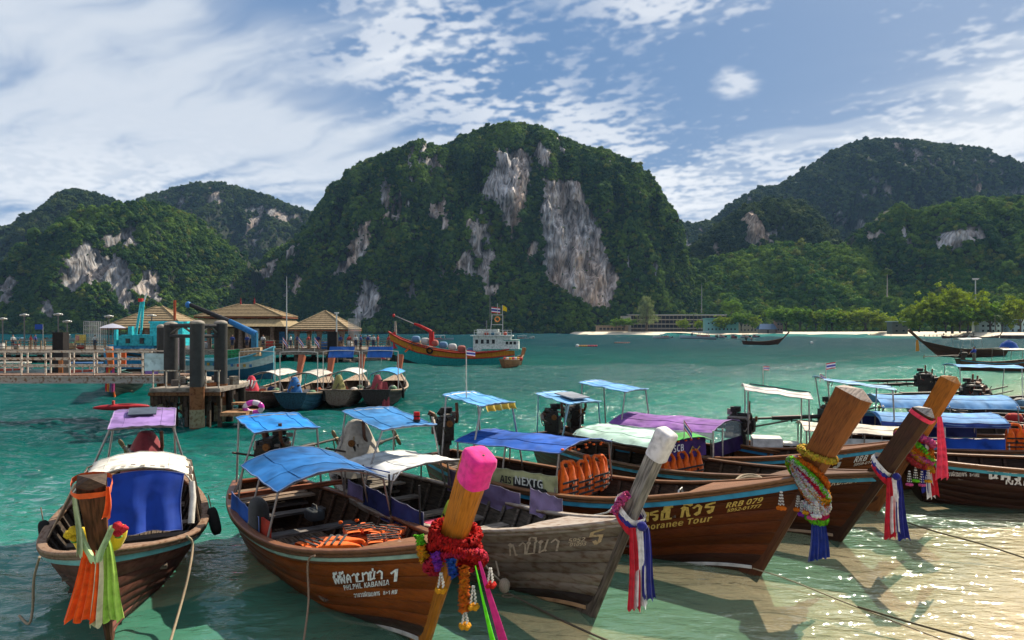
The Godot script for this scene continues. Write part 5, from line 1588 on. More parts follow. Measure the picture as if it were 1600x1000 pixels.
# ---- pier, beach and the craft further out ---------------------------------------------------------------------------
func pbox(called: String, parent: Node, m: String, col: Color, x0: float, y0: float, x1: float, y1: float, z: float, deep: float) -> MeshInstance3D:
	# a box whose front face spans two picture points at one distance, set relative to its parent
	var a := PX(x0, y1, z)
	var b := PX(x1, y0, z)
	var c := (a + b) / 2 - V(0, 0, deep / 2)
	return obj(called, mb(col).box(Vector3.ZERO, V(absf(b.x - a.x), absf(b.y - a.y), deep)), m, parent, (parent as Node3D).transform.affine_inverse() * c if parent != self else c)
func pyramid_roof(parent: Node, hx: float, hz: float, y0: float, y1: float, ridge: float, col: Color) -> void:
	var rows := []
	var n := 9
	for i in n * 2:
		var k := (i + 1) / 2
		var t := float(k) / n
		var y := lerpf(y0, y1, t) + (0.06 if i % 2 == 1 else 0.0)
		if i % 2 == 1: y = lerpf(y0, y1, t) - 0.01
		else: y = lerpf(y0, y1, t) + 0.09
		var ex := lerpf(hx, ridge, t)
		var ez := hz * (1.0 - t) + 0.02
		rows.append(path([V(-ex, y, ez), V(ex, y, ez), V(ex, y, -ez), V(-ex, y, -ez)]))
	var m := mb(col)
	for i in rows.size() - 1:
		for k in 4: m.quad(rows[i][k], rows[i][(k + 1) % 4], rows[i + 1][(k + 1) % 4], rows[i + 1][k])
	m.quad(rows[0][0], rows[0][1], rows[0][2], rows[0][3])
	var rf := obj("roof", m, "dull", parent)
	for s in [V(1, 0, 1), V(-1, 0, 1), V(1, 0, -1), V(-1, 0, -1)]:
		obj("hip_ridge", mb(col * 1.15).rod(V(s.x * hx, y0 + 0.08, s.z * hz), V(s.x * ridge, y1 + 0.06, 0), 0.10, 6), "dull", rf)
	obj("eave_board", mb(Color(0.16, 0.055, 0.03)).box(V(0, y0 - 0.09, hz), V(hx * 2, 0.2, 0.05)).box(V(0, y0 - 0.09, -hz), V(hx * 2, 0.2, 0.05)).box(V(hx, y0 - 0.09, 0), V(0.05, 0.2, hz * 2)).box(V(-hx, y0 - 0.09, 0), V(0.05, 0.2, hz * 2)), "dull", rf)
func pavilion(label: String, px: float, z: float, hx: float, hz: float, y0: float, y1: float, base: float, ridge := 0.05, nx := 3) -> Node3D:
	var p := thing("pavilion", label, "pavilion", V((px - 800) * z / F, base, -z - hz))
	pyramid_roof(p, hx, hz, y0 - base, y1 - base, ridge, Color(0.26, 0.195, 0.115))
	for i in nx:
		for s in [-1.0, 1.0]:
			var x := lerpf(-hx * 0.72, hx * 0.72, i / float(nx - 1))
			var c := mb(Color(0.36, 0.27, 0.2))
			c.tube(path([V(x, 0, s * hz * 0.75), V(x, (y0 - base) * 0.5, s * hz * 0.75), V(x, y0 - base, s * hz * 0.75)]), [0.34, 0.24, 0.44], 8)
			obj("column", c, "concrete", p)
	return p
func railing(label: String, x0: float, x1: float, z: float, y: float, h: float, n: int, col: Color, post := 0.12, group := "railings of the pier") -> void:
	var r := thing("railing", label, "railing", V(0, y, -z), 0.0, group)
	for i in n + 1:
		obj("post", mb(col * R.randf_range(0.8, 1.1)).box(V(lerpf(x0, x1, i / float(n)), h / 2, 0), V(post, h, post)), "concrete", r)
	for k in 3: obj("rail", mb(col * 0.9).box(V((x0 + x1) / 2, h * (0.32 + 0.31 * k), 0.0), V(x1 - x0, 0.07, 0.06)), "concrete", r)
func lamp_post(label: String, px: float, top: float, z: float, base: float, double := false) -> void:
	var p := PX(px, top, z)
	var l := thing("lamp_post", label, "street lamp", V(p.x, base, -z), 0.0, "lamp posts on the pier")
	var h := p.y - base
	obj("post", mb(Color(0.12, 0.12, 0.12)).rod(V(0, 0, 0), V(0, h - 0.3, 0), 0.07, 8), "metal", l)
	var c := mb(Color(0.42, 0.42, 0.40))
	c.tube(path([V(0, h - 0.35, 0), V(0, h - 0.25, 0), V(0, h - 0.1, 0), V(0, h, 0)]), [0.12, 0.28, 0.4, 0.05], 10)
	obj("lamp_head", c, "metal", l)
	obj("bracket", mb(Color(0.2, 0.2, 0.2)).rod(V(-0.45, h - 0.12, 0), V(0.45, h - 0.12, 0), 0.03, 5), "metal", l)
	if double:
		for s in [-1.0, 1.0]: obj("side_lamp", mb(Color(0.5, 0.5, 0.48)).ball(V(s * 0.45, h - 0.2, 0), V(0.14, 0.12, 0.14), 1, 6, 8), "metal", l)
func piling(label: String, px: float, top: float, z: float, r: float) -> void:
	var p := PX(px, top, z)
	var t := thing("piling", label, "piling", V(p.x, -2, -z), 0.0, "steel pilings of the landing stage")
	obj("tube", mb(Color(0.040, 0.040, 0.043)).cyl(V(0, 3.45, 0), r, p.y - 1.45, 18), "dull", t)
	obj("rusty_foot", mb(Color(0.17, 0.075, 0.035)).cyl(V(0, 0, 0), r * 1.01, 3.45, 18), "rust", t)
	obj("cap", mb(Color(0.40, 0.36, 0.31)).ball(V(0, p.y + 2.0, 0), V(r * 1.06, 0.14, r * 1.06), 1, 6, 18), "concrete", t)
	obj("waterline_band", mb(Color(0.20, 0.19, 0.12)).cyl(V(0, 1.75, 0), r * 1.03, 0.75, 18), "rust", t)

# a body as one skin: smooth union of tapered capsules, meshed as surface nets
func body(bones: Array, cell: float) -> MB:
	var lo := V(9, 9, 9)
	var hi := -lo
	for b in bones:
		for k in 2:
			lo = lo.min(b[k] - Vector3.ONE * (maxf(b[2], b[3]) + cell * 2))
			hi = hi.max(b[k] + Vector3.ONE * (maxf(b[2], b[3]) + cell * 2))
	var n := Vector3i(((hi - lo) / cell).ceil()) + Vector3i.ONE
	var f := PackedFloat32Array()
	f.resize(n.x * n.y * n.z)
	var own := PackedInt32Array()
	own.resize(f.size())
	for z in n.z:
		for y in n.y:
			for x in n.x:
				var p := lo + V(x, y, z) * cell
				var acc := 0.0
				var best := 1e9
				var who := 0
				for bi in bones.size():
					var b: Array = bones[bi]
					var ab: Vector3 = b[1] - b[0]
					var t := clampf((p - b[0]).dot(ab) / ab.length_squared(), 0, 1)
					var d: float = p.distance_to(b[0] + ab * t) - lerpf(b[2], b[3], t)
					acc += exp(-d * 40.0)
					if d < best:
						best = d
						who = bi
				var i := x + n.x * (y + n.y * z)
				f[i] = -log(acc + 1e-30) / 40.0
				own[i] = who
	var m := mb()
	var at := {}
	for z in n.z - 1:
		for y in n.y - 1:
			for x in n.x - 1:
				var i := x + n.x * (y + n.y * z)
				var s := Vector3.ZERO
				var c := 0
				for e in [[0, 1], [0, 2], [0, 4], [1, 3], [1, 5], [2, 3], [2, 6], [3, 7], [4, 5], [4, 6], [5, 7], [6, 7]]:
					var a := V(e[0] & 1, (e[0] >> 1) & 1, e[0] >> 2)
					var b := V(e[1] & 1, (e[1] >> 1) & 1, e[1] >> 2)
					var fa := f[i + int(a.x) + n.x * (int(a.y) + n.y * int(a.z))]
					var fb := f[i + int(b.x) + n.x * (int(b.y) + n.y * int(b.z))]
					if (fa < 0) != (fb < 0):
						s += a.lerp(b, fa / (fa - fb))
						c += 1
				if c:
					m.col = bones[own[i]][4]
					at[i] = m.vert(lo + (V(x, y, z) + s / c) * cell)
	for z in range(1, n.z - 1):
		for y in range(1, n.y - 1):
			for x in range(1, n.x - 1):
				var i := x + n.x * (y + n.y * z)
				for k in 3:
					var st: int = [1, n.x, n.x * n.y][k]
					if (f[i] < 0) == (f[i + st] < 0): continue
					var u: int = [n.x, n.x * n.y, 1][k]
					var w: int = [n.x * n.y, 1, n.x][k]
					if not (at.has(i) and at.has(i - u) and at.has(i - w) and at.has(i - u - w)): continue
					var q4 := [at[i], at[i - u], at[i - u - w], at[i - w]]
					if f[i] < 0: q4.reverse()
					m.ix.append_array([q4[0], q4[1], q4[2], q4[0], q4[2], q4[3]])
	return m
func person(label: String, at: Vector3, turn: float, shirt: Color, shorts: Color, reach := 0.0, group := "") -> Node3D:
	var sk := Color(0.24, 0.12, 0.07)
	var b := [[V(0, 0.98, 0), V(0, 1.12, 0), 0.125, 0.13, shorts], [V(0, 1.12, 0), V(0, 1.38, 0.0), 0.12, 0.145, shirt], [V(-0.14, 1.41, 0), V(0.14, 1.41, 0), 0.075, 0.075, shirt], [V(0, 1.45, 0), V(0, 1.54, 0.01), 0.055, 0.052, sk], [V(0, 1.62, 0.01), V(0, 1.67, 0.0), 0.088, 0.098, sk]]
	for s in [-1.0, 1.0]:
		b.append([V(s * 0.09, 0.95, 0), V(s * 0.10, 0.55, 0.03), 0.095, 0.07, shorts])
		b.append([V(s * 0.10, 0.55, 0.03), V(s * 0.11, 0.10, -0.02), 0.06, 0.04, sk])
		b.append([V(s * 0.11, 0.05, -0.02), V(s * 0.12, 0.035, 0.14), 0.042, 0.035, sk])
		var el := V(s * 0.26, 1.16, 0.02).lerp(V(s * 0.22, 1.22, 0.24), reach)
		var ha := V(s * 0.26, 0.92, 0.08).lerp(V(s * 0.14, 1.14, 0.48), reach)
		b.append([V(s * 0.19, 1.40, 0), el, 0.058, 0.045, shirt])
		b.append([el, ha, 0.042, 0.03, sk])
		b.append([ha, ha + (ha - el).normalized() * 0.09, 0.032, 0.022, sk])
	var p := thing("person", label, "person", at, turn, group)
	obj("body", body(b, 0.04), "cloth", p)
	obj("hair", mb(Color(0.012, 0.01, 0.01)).ball(V(0, 1.69, -0.025), V(0.098, 0.085, 0.10), 1, 7, 12), "cloth", p)
	return p
func loft(parent: Node, stations: Array, bands: Array, cols: Array, m := "paint", name_ := "hull_band") -> void:
	# stations: [x, half beam, keel height, sheer height]; bands: fractions of the girth
	for b in cols.size():
		for side in [1.0, -1.0]:
			var rows := []
			for s in stations:
				var row := PackedVector3Array()
				for k in 6:
					var g := lerpf(bands[b], bands[b + 1], k / 5.0)
					row.append(V(s[0] + (s[4] * g if s.size() > 4 else 0.0), lerpf(s[2], s[3], g), side * s[1] * pow(g, 0.5)))
				rows.append(row)
			var k := mb(cols[b])
			k.grid(rows)
			obj(name_, k, m, parent)
	var deck := []
	for s in stations: deck.append(PackedVector3Array([V(s[0] + (s[4] if s.size() > 4 else 0.0), s[3] - 0.15, -s[1] * 0.97), V(s[0] + (s[4] if s.size() > 4 else 0.0), s[3] - 0.15, s[1] * 0.97)]))
	var d := mb(Color(0.18, 0.13, 0.09))
	d.grid(deck)
	obj("deck", d, "dull", parent)
	for e in [0, stations.size() - 1]:
		var s: Array = stations[e]
		var l := PackedVector3Array()
		var r := PackedVector3Array()
		for k in 6:
			var g := k / 5.0
			var x: float = s[0] + (s[4] * g if s.size() > 4 else 0.0)
			l.append(V(x, lerpf(s[2], s[3], g), -s[1] * pow(g, 0.5)))
			r.append(V(x, lerpf(s[2], s[3], g), s[1] * pow(g, 0.5)))
		var t := mb(cols[cols.size() - 1])
		t.grid([l, r])
		obj("end_plate", t, m, parent)
func edge(parent: Node, stations: Array, g: float, w: float, h: float, col: Color, called: String) -> void:
	for side in [1.0, -1.0]:
		var p := PackedVector3Array()
		for s in stations: p.append(V(s[0] + (s[4] * g if s.size() > 4 else 0.0), lerpf(s[2], s[3], g), side * (s[1] * pow(g, 0.5) + w * 0.4)))
		obj(called, mb(col).rail(p, w, h), "paint", parent)
func windows(parent: Node, n: int, x0: float, x1: float, y: float, w: float, h: float, z: float, col := Color(0.02, 0.025, 0.03), sill := true) -> void:
	for i in n:
		var x := lerpf(x0, x1, (i + 0.5) / n)
		var o := obj("window", mb(col).box(V(x, y, z), V(w, h, 0.05)), "shiny", parent)
		if sill: obj("window_frame", mb(Color(0.5, 0.52, 0.5)).box(V(x, y + h / 2 + 0.03, z + 0.02), V(w + 0.1, 0.06, 0.06)), "paint", o)
		if sill: obj("window_sill", mb(Color(0.5, 0.52, 0.5)).box(V(x, y - h / 2 - 0.03, z + 0.02), V(w + 0.1, 0.06, 0.06)), "paint", o)
func pier() -> void:
	var con := Color(0.27, 0.225, 0.18)
	var dk := 1.55
	var d := thing("pier", "long concrete pier on dark piles with pavilions on it", "pier", V(0, 0, -86))
	obj("deck", mb(con).box(V(-43.5, dk - 0.2, -10.0), V(63, 0.4, 22)), "concrete", d)
	obj("edge_beam", mb(con * 1.15).box(V(-43.5, dk - 0.32, 1.1), V(63, 0.62, 0.3)), "concrete", d)
	for i in 16: obj("pile", mb(con * 0.5).cyl(V(-73 + i * 3.9, -2, 0.4), 0.32, dk + 1.4, 10), "concrete", d)
	for i in 16: obj("pile", mb(con * 0.5).cyl(V(-73 + i * 3.9, -2, -7.0), 0.32, dk + 1.4, 10), "concrete", d)
	for i in 6: obj("step", mb(con * R.randf_range(0.6, 1.1)).box(V(-22.5 + i * 0.75, dk - 0.35 - i * 0.22, 2.2), V(0.8, 0.22, 1.8)), "concrete", d)
	obj("landing", mb(con * 0.8).box(V(-16.5, 0.5, 2.6), V(4.0, 0.3, 2.6)), "concrete", d)
	railing("brown pier railing at the far left", -74, -57, 85.2, dk, 1.1, 12, Color(0.36, 0.26, 0.17))
	railing("brown pier railing behind the gangway", -56.5, -42, 85.2, dk, 1.1, 12, Color(0.36, 0.26, 0.17))
	railing("brown pier railing below the small pavilion", -31, -20, 85.2, dk, 1.1, 10, Color(0.38, 0.29, 0.2))
	railing("brown pier railing at the pier's right end", -19.5, -13, 85.2, dk, 1.1, 6, Color(0.38, 0.29, 0.2))
	pavilion("small hip roofed pavilion at the right of the pier", 496, 87.0, 3.9, 3.6, 3.95, 6.3, dk)
	var p2 := pavilion("two tiered pavilion in the middle of the pier", 372, 89.0, 5.6, 3.2, 5.6, 7.3, dk, 1.0)
	var low := mb(Color(0.27, 0.21, 0.12))
	low.quad(V(-6.3, 2.8, 4.6), V(6.3, 2.8, 4.6), V(5.2, 3.75, 3.0), V(-5.2, 3.75, 3.0))
	low.quad(V(6.3, 2.8, 4.6), V(6.3, 2.8, -4.6), V(5.2, 3.75, -3.0), V(5.2, 3.75, 3.0))
	low.quad(V(-6.3, 2.8, -4.6), V(-6.3, 2.8, 4.6), V(-5.2, 3.75, 3.0), V(-5.2, 3.75, -3.0))
	obj("lower_roof", low, "dull", p2)
	for x in [-0.9, 0.9]: obj("finial", mb(Color(0.3, 0.03, 0.03)).tube(path([V(x, 5.7, 0), V(x, 6.0, 0), V(x, 6.6, 0)]), [0.12, 0.10, 0.02], 6), "paint", p2)
	obj("back_wall", mb(Color(0.12, 0.09, 0.065)).box(V(0.5, 1.4, -1.0), V(9, 2.8, 0.2)), "dull", p2)
	obj("white_panel", mb(Color(0.55, 0.53, 0.5)).box(V(1.2, 1.9, 1.6), V(1.8, 1.3, 0.1)), "paint", p2)
	obj("blue_door", mb(Color(0.03, 0.15, 0.32)).box(V(5.0, 1.4, 1.5), V(0.7, 1.5, 0.1)), "paint", p2)
	obj("side_wall", mb(Color(0.3, 0.24, 0.14)).box(V(-1.6, 1.3, 1.5), V(0.9, 2.6, 0.12)).box(V(2.9, 0.8, 1.5), V(0.9, 1.6, 0.12)), "dull", p2)
	pavilion("wide hip roofed pavilion behind the turquoise boat", 224, 94.0, 5.7, 4.2, 4.15, 7.2, dk, 0.4)
	for k in [[4, 496, "lamp post at the left edge of the pier"], [38, 490, "second lamp post from the left on the pier"], [91, 489, "taller lamp post left of the wire cage"], [105, 500, "short lamp post left of the wire cage"], [170, 492, "lamp post in front of the wide pavilion"], [237, 491, "slim lamp post before the wide pavilion's ridge"]]:
		lamp_post(k[2], k[0], k[1], 88.0, dk, true)
	var mast := thing("mast", "tall thin white mast beside the small pavilion", "mast", V((448 - 800) * 86.0 / F, dk, -86))
	obj("pole", mb(Color(0.55, 0.55, 0.53)).tube(path([V(0, 0, 0), V(0, 4, 0), V(0, 8.9, 0)]), [0.09, 0.07, 0.03], 7), "metal", mast)
	obj("base", mb(Color(0.3, 0.3, 0.3)).cyl(V(0, 0, 0), 0.2, 0.5, 8), "metal", mast)
	var mast2 := thing("mast", "short white mast at the right of the small pavilion", "mast", V((526 - 800) * 86.0 / F, dk, -86))
	obj("pole", mb(Color(0.6, 0.6, 0.58)).rod(V(0, 0, 0), V(0, 4.4, 0), 0.09, 7), "metal", mast2)
	obj("lamp_head", mb(Color(0.6, 0.6, 0.58)).box(V(0, 4.45, 0), V(0.5, 0.15, 0.3)), "metal", mast2)
	for k in [[144, 502, 536, 26, "grey wire cage left of the wide pavilion"], [552, 498, 528, 15, "pale wire tower right of the small pavilion"]]:
		var z := 86.5
		var a := PX(k[0] - k[3] / 2.0, k[2], z)
		var b := PX(k[0] + k[3] / 2.0, k[1], z)
		var cage := thing("wire_cage", k[4], "cage", V((a.x + b.x) / 2, dk, -z))
		var w := b.x - a.x
		var h := b.y - dk
		for i in 9: obj("bar", mb(Color(0.42, 0.42, 0.42)).box(V(lerpf(-w / 2, w / 2, i / 8.0), h / 2, 0), V(0.04, h, 0.04)).box(V(lerpf(-w / 2, w / 2, i / 8.0), h / 2, -1.2), V(0.04, h, 0.04)), "metal", cage)
		for i in 8: obj("cross_bar", mb(Color(0.38, 0.38, 0.38)).box(V(0, h * i / 7.0, 0.03), V(w, 0.04, 0.03)).box(V(-w / 2, h * i / 7.0, -0.6), V(0.04, 0.04, 1.2)), "metal", cage)
	var ks := thing("kiosk", "small yellow and red notice board beside the wire cage", "notice board", V((126 - 800) * 86.0 / F, dk, -86))
	obj("board", mb(Color(0.5, 0.36, 0.08)).box(V(0, 1.3, 0), V(1.3, 1.0, 0.08)), "paint", ks)
	obj("panel", mb(Color(0.45, 0.2, 0.18)).box(V(-0.35, 1.4, 0.05), V(0.45, 0.6, 0.03)), "paint", ks)
	for x in [-0.6, 0.6]: obj("leg", mb(Color(0.3, 0.3, 0.3)).box(V(x, 0.4, 0), V(0.06, 0.8, 0.06)), "metal", ks)
	var bf := thing("banner_flag", "blue banner flag on a slim pole at the left of the pier", "flag", V((66 - 800) * 87.0 / F, dk, -87))
	obj("pole", mb(Color(0.4, 0.38, 0.35)).rod(V(0.1, 0, 0), V(0.1, 3.1, 0), 0.04, 5), "metal", bf)
	obj("cloth", mb(Color(0.02, 0.07, 0.32)).box(V(-0.4, 2.75, 0), V(1.0, 0.62, 0.03)), "cloth", bf)
	var umb := thing("umbrella", "striped grey umbrella at the wide pavilion's left eave", "umbrella", V((176 - 800) * 85.8 / F, dk, -85.8))
	obj("canopy", mb(Color(0.32, 0.33, 0.42)).tube(path([V(0, 2.6, 0), V(0, 2.9, 0), V(0, 3.15, 0)]), [1.5, 0.9, 0.05], 10), "cloth", umb)
	obj("pole", mb(Color(0.2, 0.2, 0.2)).rod(V(0, 0, 0), V(0, 3, 0), 0.04), "metal", umb)
	# bollards on the right part of the pier edge
	for k in [[520, "tarred black post at the pier steps"], [95, "square black post behind the gangway"]]:
		var z := 82.0 if k[0] == 520 else 50.0
		var b := thing("black_post", k[1], "post", V((k[0] - 800) * z / F, -1.5, -z))
		obj("shaft", mb(Color(0.02, 0.018, 0.016)).box(V(0, 2.6, 0), V(1.1 if k[0] == 520 else 0.75, 5.2, 0.7)), "dull", b)
		obj("orange_board", mb(Color(0.35, 0.12, 0.04)).box(V(0.25, 2.7, 0.4), V(0.3, 1.1, 0.06)), "dull", b)
	var p3 := person("person in a white shirt at the railing right of the small pavilion", V((556 - 800) * 84.8 / F, dk, -84.7), 0.2, Color(0.5, 0.5, 0.48), Color(0.05, 0.05, 0.08), 0.3, "people on the pier")
	var p4 := person("person in a red shirt between the small pavilion's columns", V((482 - 800) * 86.0 / F, dk, -86), 1.2, Color(0.4, 0.05, 0.04), Color(0.12, 0.1, 0.08), 0.0, "people on the pier")
	var more := [[p3, 584, "person in white close to the orange boat's bow"], [p4, 591, "person in red close to the orange boat's bow"], [p4, 546, "person in red beside the short white mast"], [p3, 455, "person in white at the foot of the tall thin mast"], [p3, 412, "person in white by the blue crane"], [p4, 345, "person in red left of the white panel"], [p3, 150, "person in white beside the wire cage"], [p4, 50, "person in red near the second lamp post"], [p3, 22, "person in white at the pier's far left"], [p4, 608, "person in red at the very end of the pier"]]
	for i in more.size(): dup(more[i][0], V((more[i][1] - 800) * (85.4 + (i % 3) * 0.5) / F, dk, -85.2 - (i % 3) * 0.5), i * 1.7, more[i][2])
	# goods and benches standing about on the pier
	var goods := ["red", "grey", "blue", "tan", "white", "dark", "green", "brown"]
	var gcol := [Color(0.35, 0.05, 0.04), Color(0.25, 0.25, 0.25), Color(0.04, 0.12, 0.3), Color(0.36, 0.26, 0.15), Color(0.55, 0.55, 0.53), Color(0.03, 0.03, 0.035), Color(0.05, 0.2, 0.1), Color(0.16, 0.09, 0.05)]
	var where := ["at the pier's far left end", "left of the lamp posts", "by the wire cage", "below the wide pavilion", "before the middle pavilion", "right of the middle pavilion", "under the small pavilion", "at the pier's right end"]
	for i in 24:
		var gx: float = -72 + (i / 3) * 8.2 + (i % 3) * 1.5
		var gd := thing("cargo_box", "%s %s %s" % [goods[(i * 5) % 8], ["cargo box", "stacked basket", "covered bale"][i % 3], where[i / 3]], "cargo", V(gx, dk, -85.9 - 0.5 * (i % 2)), i * 0.4, "goods lying on the pier")
		var gs := V(R.randf_range(0.6, 1.3), R.randf_range(0.5, 1.3), 0.7)
		obj("body", mb(gcol[(i * 5) % 8]).ball(V(0, gs.y / 2, 0), gs * 0.5, [0.2, 0.5, 0.9][i % 3], 8, 12), "dull", gd)
		obj("lid", mb(gcol[(i * 3 + 1) % 8]).box(V(0, gs.y * 0.98, 0), V(gs.x * 0.7, 0.08, 0.5)), "dull", gd)
	railing("brown pier railing along the pier's back edge", -74, -13, 106.0, dk, 1.1, 34, Color(0.3, 0.22, 0.15))
	# gangway
	var zg := 32.0
	var gy := 1.82
	var steel := Color(0.30, 0.29, 0.27)
	var gw := thing("gangway", "long grey steel gangway with rails at the left edge", "gangway", V(-23, gy, -zg))
	obj("girder", mb(steel).box(V(0, -0.24, 0.0), V(16.4, 0.30, 0.10)).box(V(0, -0.11, 0.03), V(16.4, 0.05, 0.18)).box(V(0, -0.38, 0.03), V(16.4, 0.04, 0.18)), "rust", gw)
	obj("girder", mb(steel * 0.6).box(V(0, -0.24, -1.5), V(16.4, 0.30, 0.10)), "rust", gw)
	for i in 64: obj("plank", mb(Color(0.26, 0.17, 0.13) * R.randf_range(0.75, 1.2)).box(V(-8.1 + i * 0.255, -0.05, -0.75), V(0.235, 0.05, 1.5)), "old_wood", gw)
	for s in [0.0, -1.5]:
		for i in 14: obj("stanchion", mb(Color(0.42, 0.38, 0.33)).box(V(-8.1 + i * 1.1 + (0.35 if s < 0 else 0.0), 0.5, s), V(0.06, 1.06, 0.06)), "rust", gw)
		for y in [0.36, 0.68, 1.02]: obj("hand_rail", mb(Color(0.42, 0.37, 0.31)).box(V(-0.75, y, s + 0.005), V(14.8, 0.06, 0.065)), "rust", gw)
	obj("ramp_plate", mb(Color(0.4, 0.36, 0.3)).box(V(9.2, -0.3, -0.7), V(2.6, 0.06, 1.6), Basis(V(0, 0, 1), -0.12)), "rust", gw)
	var sheet_ := thing("tarpaulin", "pale blue and purple printed sheet hanging on the gangway rail", "sheet", V((246 - 800) * 31.9 / F, gy, -31.85))
	var pr := []
	for i in 5: pr.append(path([V(-0.55, 0.95 - i * 0.22, 0.03 * sin(i)), V(-0.2, 0.96 - i * 0.22, 0.06), V(0.2, 0.94 - i * 0.22, 0.02), V(0.6, 0.95 - i * 0.22, 0.07)]))
	sheet(sheet_, "cloth", "tarp", Color(0.42, 0.58, 0.62), pr, 0.01)
	obj("purple_hem", mb(Color(0.20, 0.12, 0.35)).box(V(-0.2, 0.10, 0.08), V(0.6, 0.14, 0.02)), "cloth", sheet_)
	# landing stage with its pilings
	var ls := thing("landing_stage", "low concrete landing stage around the steel pilings", "landing stage", V(-13.9, 0, -31.5))
	obj("slab", mb(Color(0.30, 0.26, 0.22)).box(V(0.0, 1.28, 0), V(3.0, 0.16, 3.2)), "concrete", ls)
	for i in 17: obj("skirt_board", mb(Color(0.05, 0.034, 0.024) * R.randf_range(0.4, 1.6)).box(V(-1.43 + i * 0.178, 1.02 - R.randf() * 0.16, 1.50 + R.randf() * 0.06), V(0.15, 0.26 + R.randf() * 0.4, 0.08), Basis(V(0, 0, 1), R.randf_range(-0.06, 0.06))), "rust", ls)
	obj("fender_beam", mb(Color(0.12, 0.06, 0.03)).box(V(0, 1.12, 1.62), V(3.05, 0.14, 0.10)), "rust", ls)
	for i in 8: obj("under_pile", mb(Color(0.03, 0.024, 0.02)).cyl(V(-1.3 + (i % 4) * 0.87, -1.5, -1.3 + 1.4 * (i / 4)), 0.16, 2.7, 9), "rust", ls)
	for i in 3: obj("under_beam", mb(Color(0.04, 0.03, 0.024)).box(V(0, 1.08, -1.3 + i * 1.2), V(2.9, 0.24, 0.2)), "rust", ls)
	obj("cross_brace", mb(Color(0.06, 0.04, 0.03)).rod(V(-1.4, 0.0, 1.3), V(0.2, 1.0, 1.3), 0.06).rod(V(0.2, 0.0, 1.3), V(-1.4, 1.0, 1.3), 0.06), "rust", ls)
	for i in 7: obj("stay", mb(Color(0.07, 0.055, 0.045)).box(V(-1.42 + i * 0.47, 0.1, 1.38), V(0.14, 1.6, 0.14)), "rust", ls)
	for i in 6: obj("rail_post", mb(Color(0.35, 0.32, 0.28)).box(V(-1.42 + i * 0.56, 1.75, 1.45), V(0.05, 0.75, 0.05)), "rust", ls)
	obj("hand_rail", mb(Color(0.4, 0.36, 0.3)).box(V(0, 2.1, 1.45), V(2.9, 0.05, 0.05)), "rust", ls)
	for i in 9: obj("clutter", mb([Color(0.25, 0.22, 0.18), Color(0.1, 0.09, 0.08), Color(0.3, 0.12, 0.05), Color(0.35, 0.33, 0.3)][i % 4]).box(V(-1.3 + i * 0.32, 1.42 + 0.05 * (i % 3), -0.2 + 0.7 * sin(i * 2.3)), V(0.35, 0.2 + 0.12 * (i % 3), 0.3), Basis(V(0, 1, 0), i * 0.7)), "rust", ls)
	obj("side_raft", mb(Color(0.3, 0.18, 0.10)).box(V(2.05, 0.25, 0.9), V(1.1, 0.16, 1.4)).box(V(2.05, 0.6, 0.4), V(0.9, 0.1, 0.5)), "rust", ls)
	piling("steel piling nearest the camera, rusty down to the water", 308, 505, 29.6, 0.29)
	piling("steel piling at the left of the landing stage", 267, 507, 31.6, 0.29)
	piling("steel piling at the right of the landing stage", 345, 505, 31.4, 0.28)
	piling("steel piling half hidden behind the left one", 252, 511, 34.0, 0.2)
	piling("thin steel piling between the others, farthest back", 285, 527, 34.5, 0.14)
	var tr := thing("truss", "dark steel truss joining the pilings", "truss", V(0, 0, -31.5))
	for k in [[262, 308, 31.55, 30.0], [308, 345, 30.0, 31.4]]:
		var ch := mb(Color(0.035, 0.035, 0.037))
		var n0 := PX(k[0], 509, k[2]) + V(0, 0, 31.5)
		var n1 := PX(k[1], 509, k[3]) + V(0, 0, 31.5)
		obj("chord", ch.rod(n0, n1, 0.09, 7), "dull", tr)
		obj("chord", mb(Color(0.035, 0.035, 0.037)).rod(n0 - V(0, 0.45, 0), n1 - V(0, 0.45, 0), 0.08, 7), "dull", tr)
		obj("brace", mb(Color(0.10, 0.095, 0.09)).rod(n0 - V(0, 0.45, 0), n0.lerp(n1, 0.5), 0.05, 6), "dull", tr)
		obj("brace", mb(Color(0.10, 0.095, 0.09)).rod(n0.lerp(n1, 0.5), n1 - V(0, 0.45, 0), 0.05, 6), "dull", tr)
	# people on the pier
	var pp := person("person in a blue shirt standing before the white panel", PX(363, 540, 85.0) * V(1, 0, 1) + V(0, dk, 0), 0.4, Color(0.03, 0.05, 0.2), Color(0.03, 0.03, 0.05))
	var spots := [[388, "person in dark clothes near the middle pavilion's blue door"], [566, "person in white at the pier railing, right of the wire tower"], [578, "person in a pale shirt beside the orange boat's bow"], [537, "person at the right eave of the small pavilion"], [472, "person under the small pavilion, left column"], [505, "person under the small pavilion, right column"], [78, "person at the far left lamp posts"], [120, "person beside the yellow notice board"]]
	for i in spots.size(): dup(pp, V((spots[i][0] - 800) * (85.0 + i) / F, dk, -84.6 - i * 0.6), i * 1.3, spots[i][1])
	# goods and bicycles by the railing
	var bike := thing("bicycle", "bicycle leaning on the pier railing near the orange boat", "bicycle", V((600 - 800) * 86.0 / F, dk, -86))
	for x in [-0.5, 0.5]: obj("wheel", mb(Color(0.03, 0.03, 0.03)).tube(ring_path(V(x, 0.34, 0), 0.32, 0.32, 0, Basis(V(1, 0, 0), PI / 2)), 0.025, 5), "rubber", bike)
	obj("frame", mb(Color(0.05, 0.2, 0.3)).rod(V(-0.5, 0.34, 0), V(-0.1, 0.75, 0), 0.025).rod(V(-0.1, 0.75, 0), V(0.4, 0.75, 0), 0.025).rod(V(0.4, 0.75, 0), V(0, 0.34, 0), 0.025).rod(V(0.5, 0.34, 0), V(0.4, 0.95, 0), 0.025), "metal", bike)
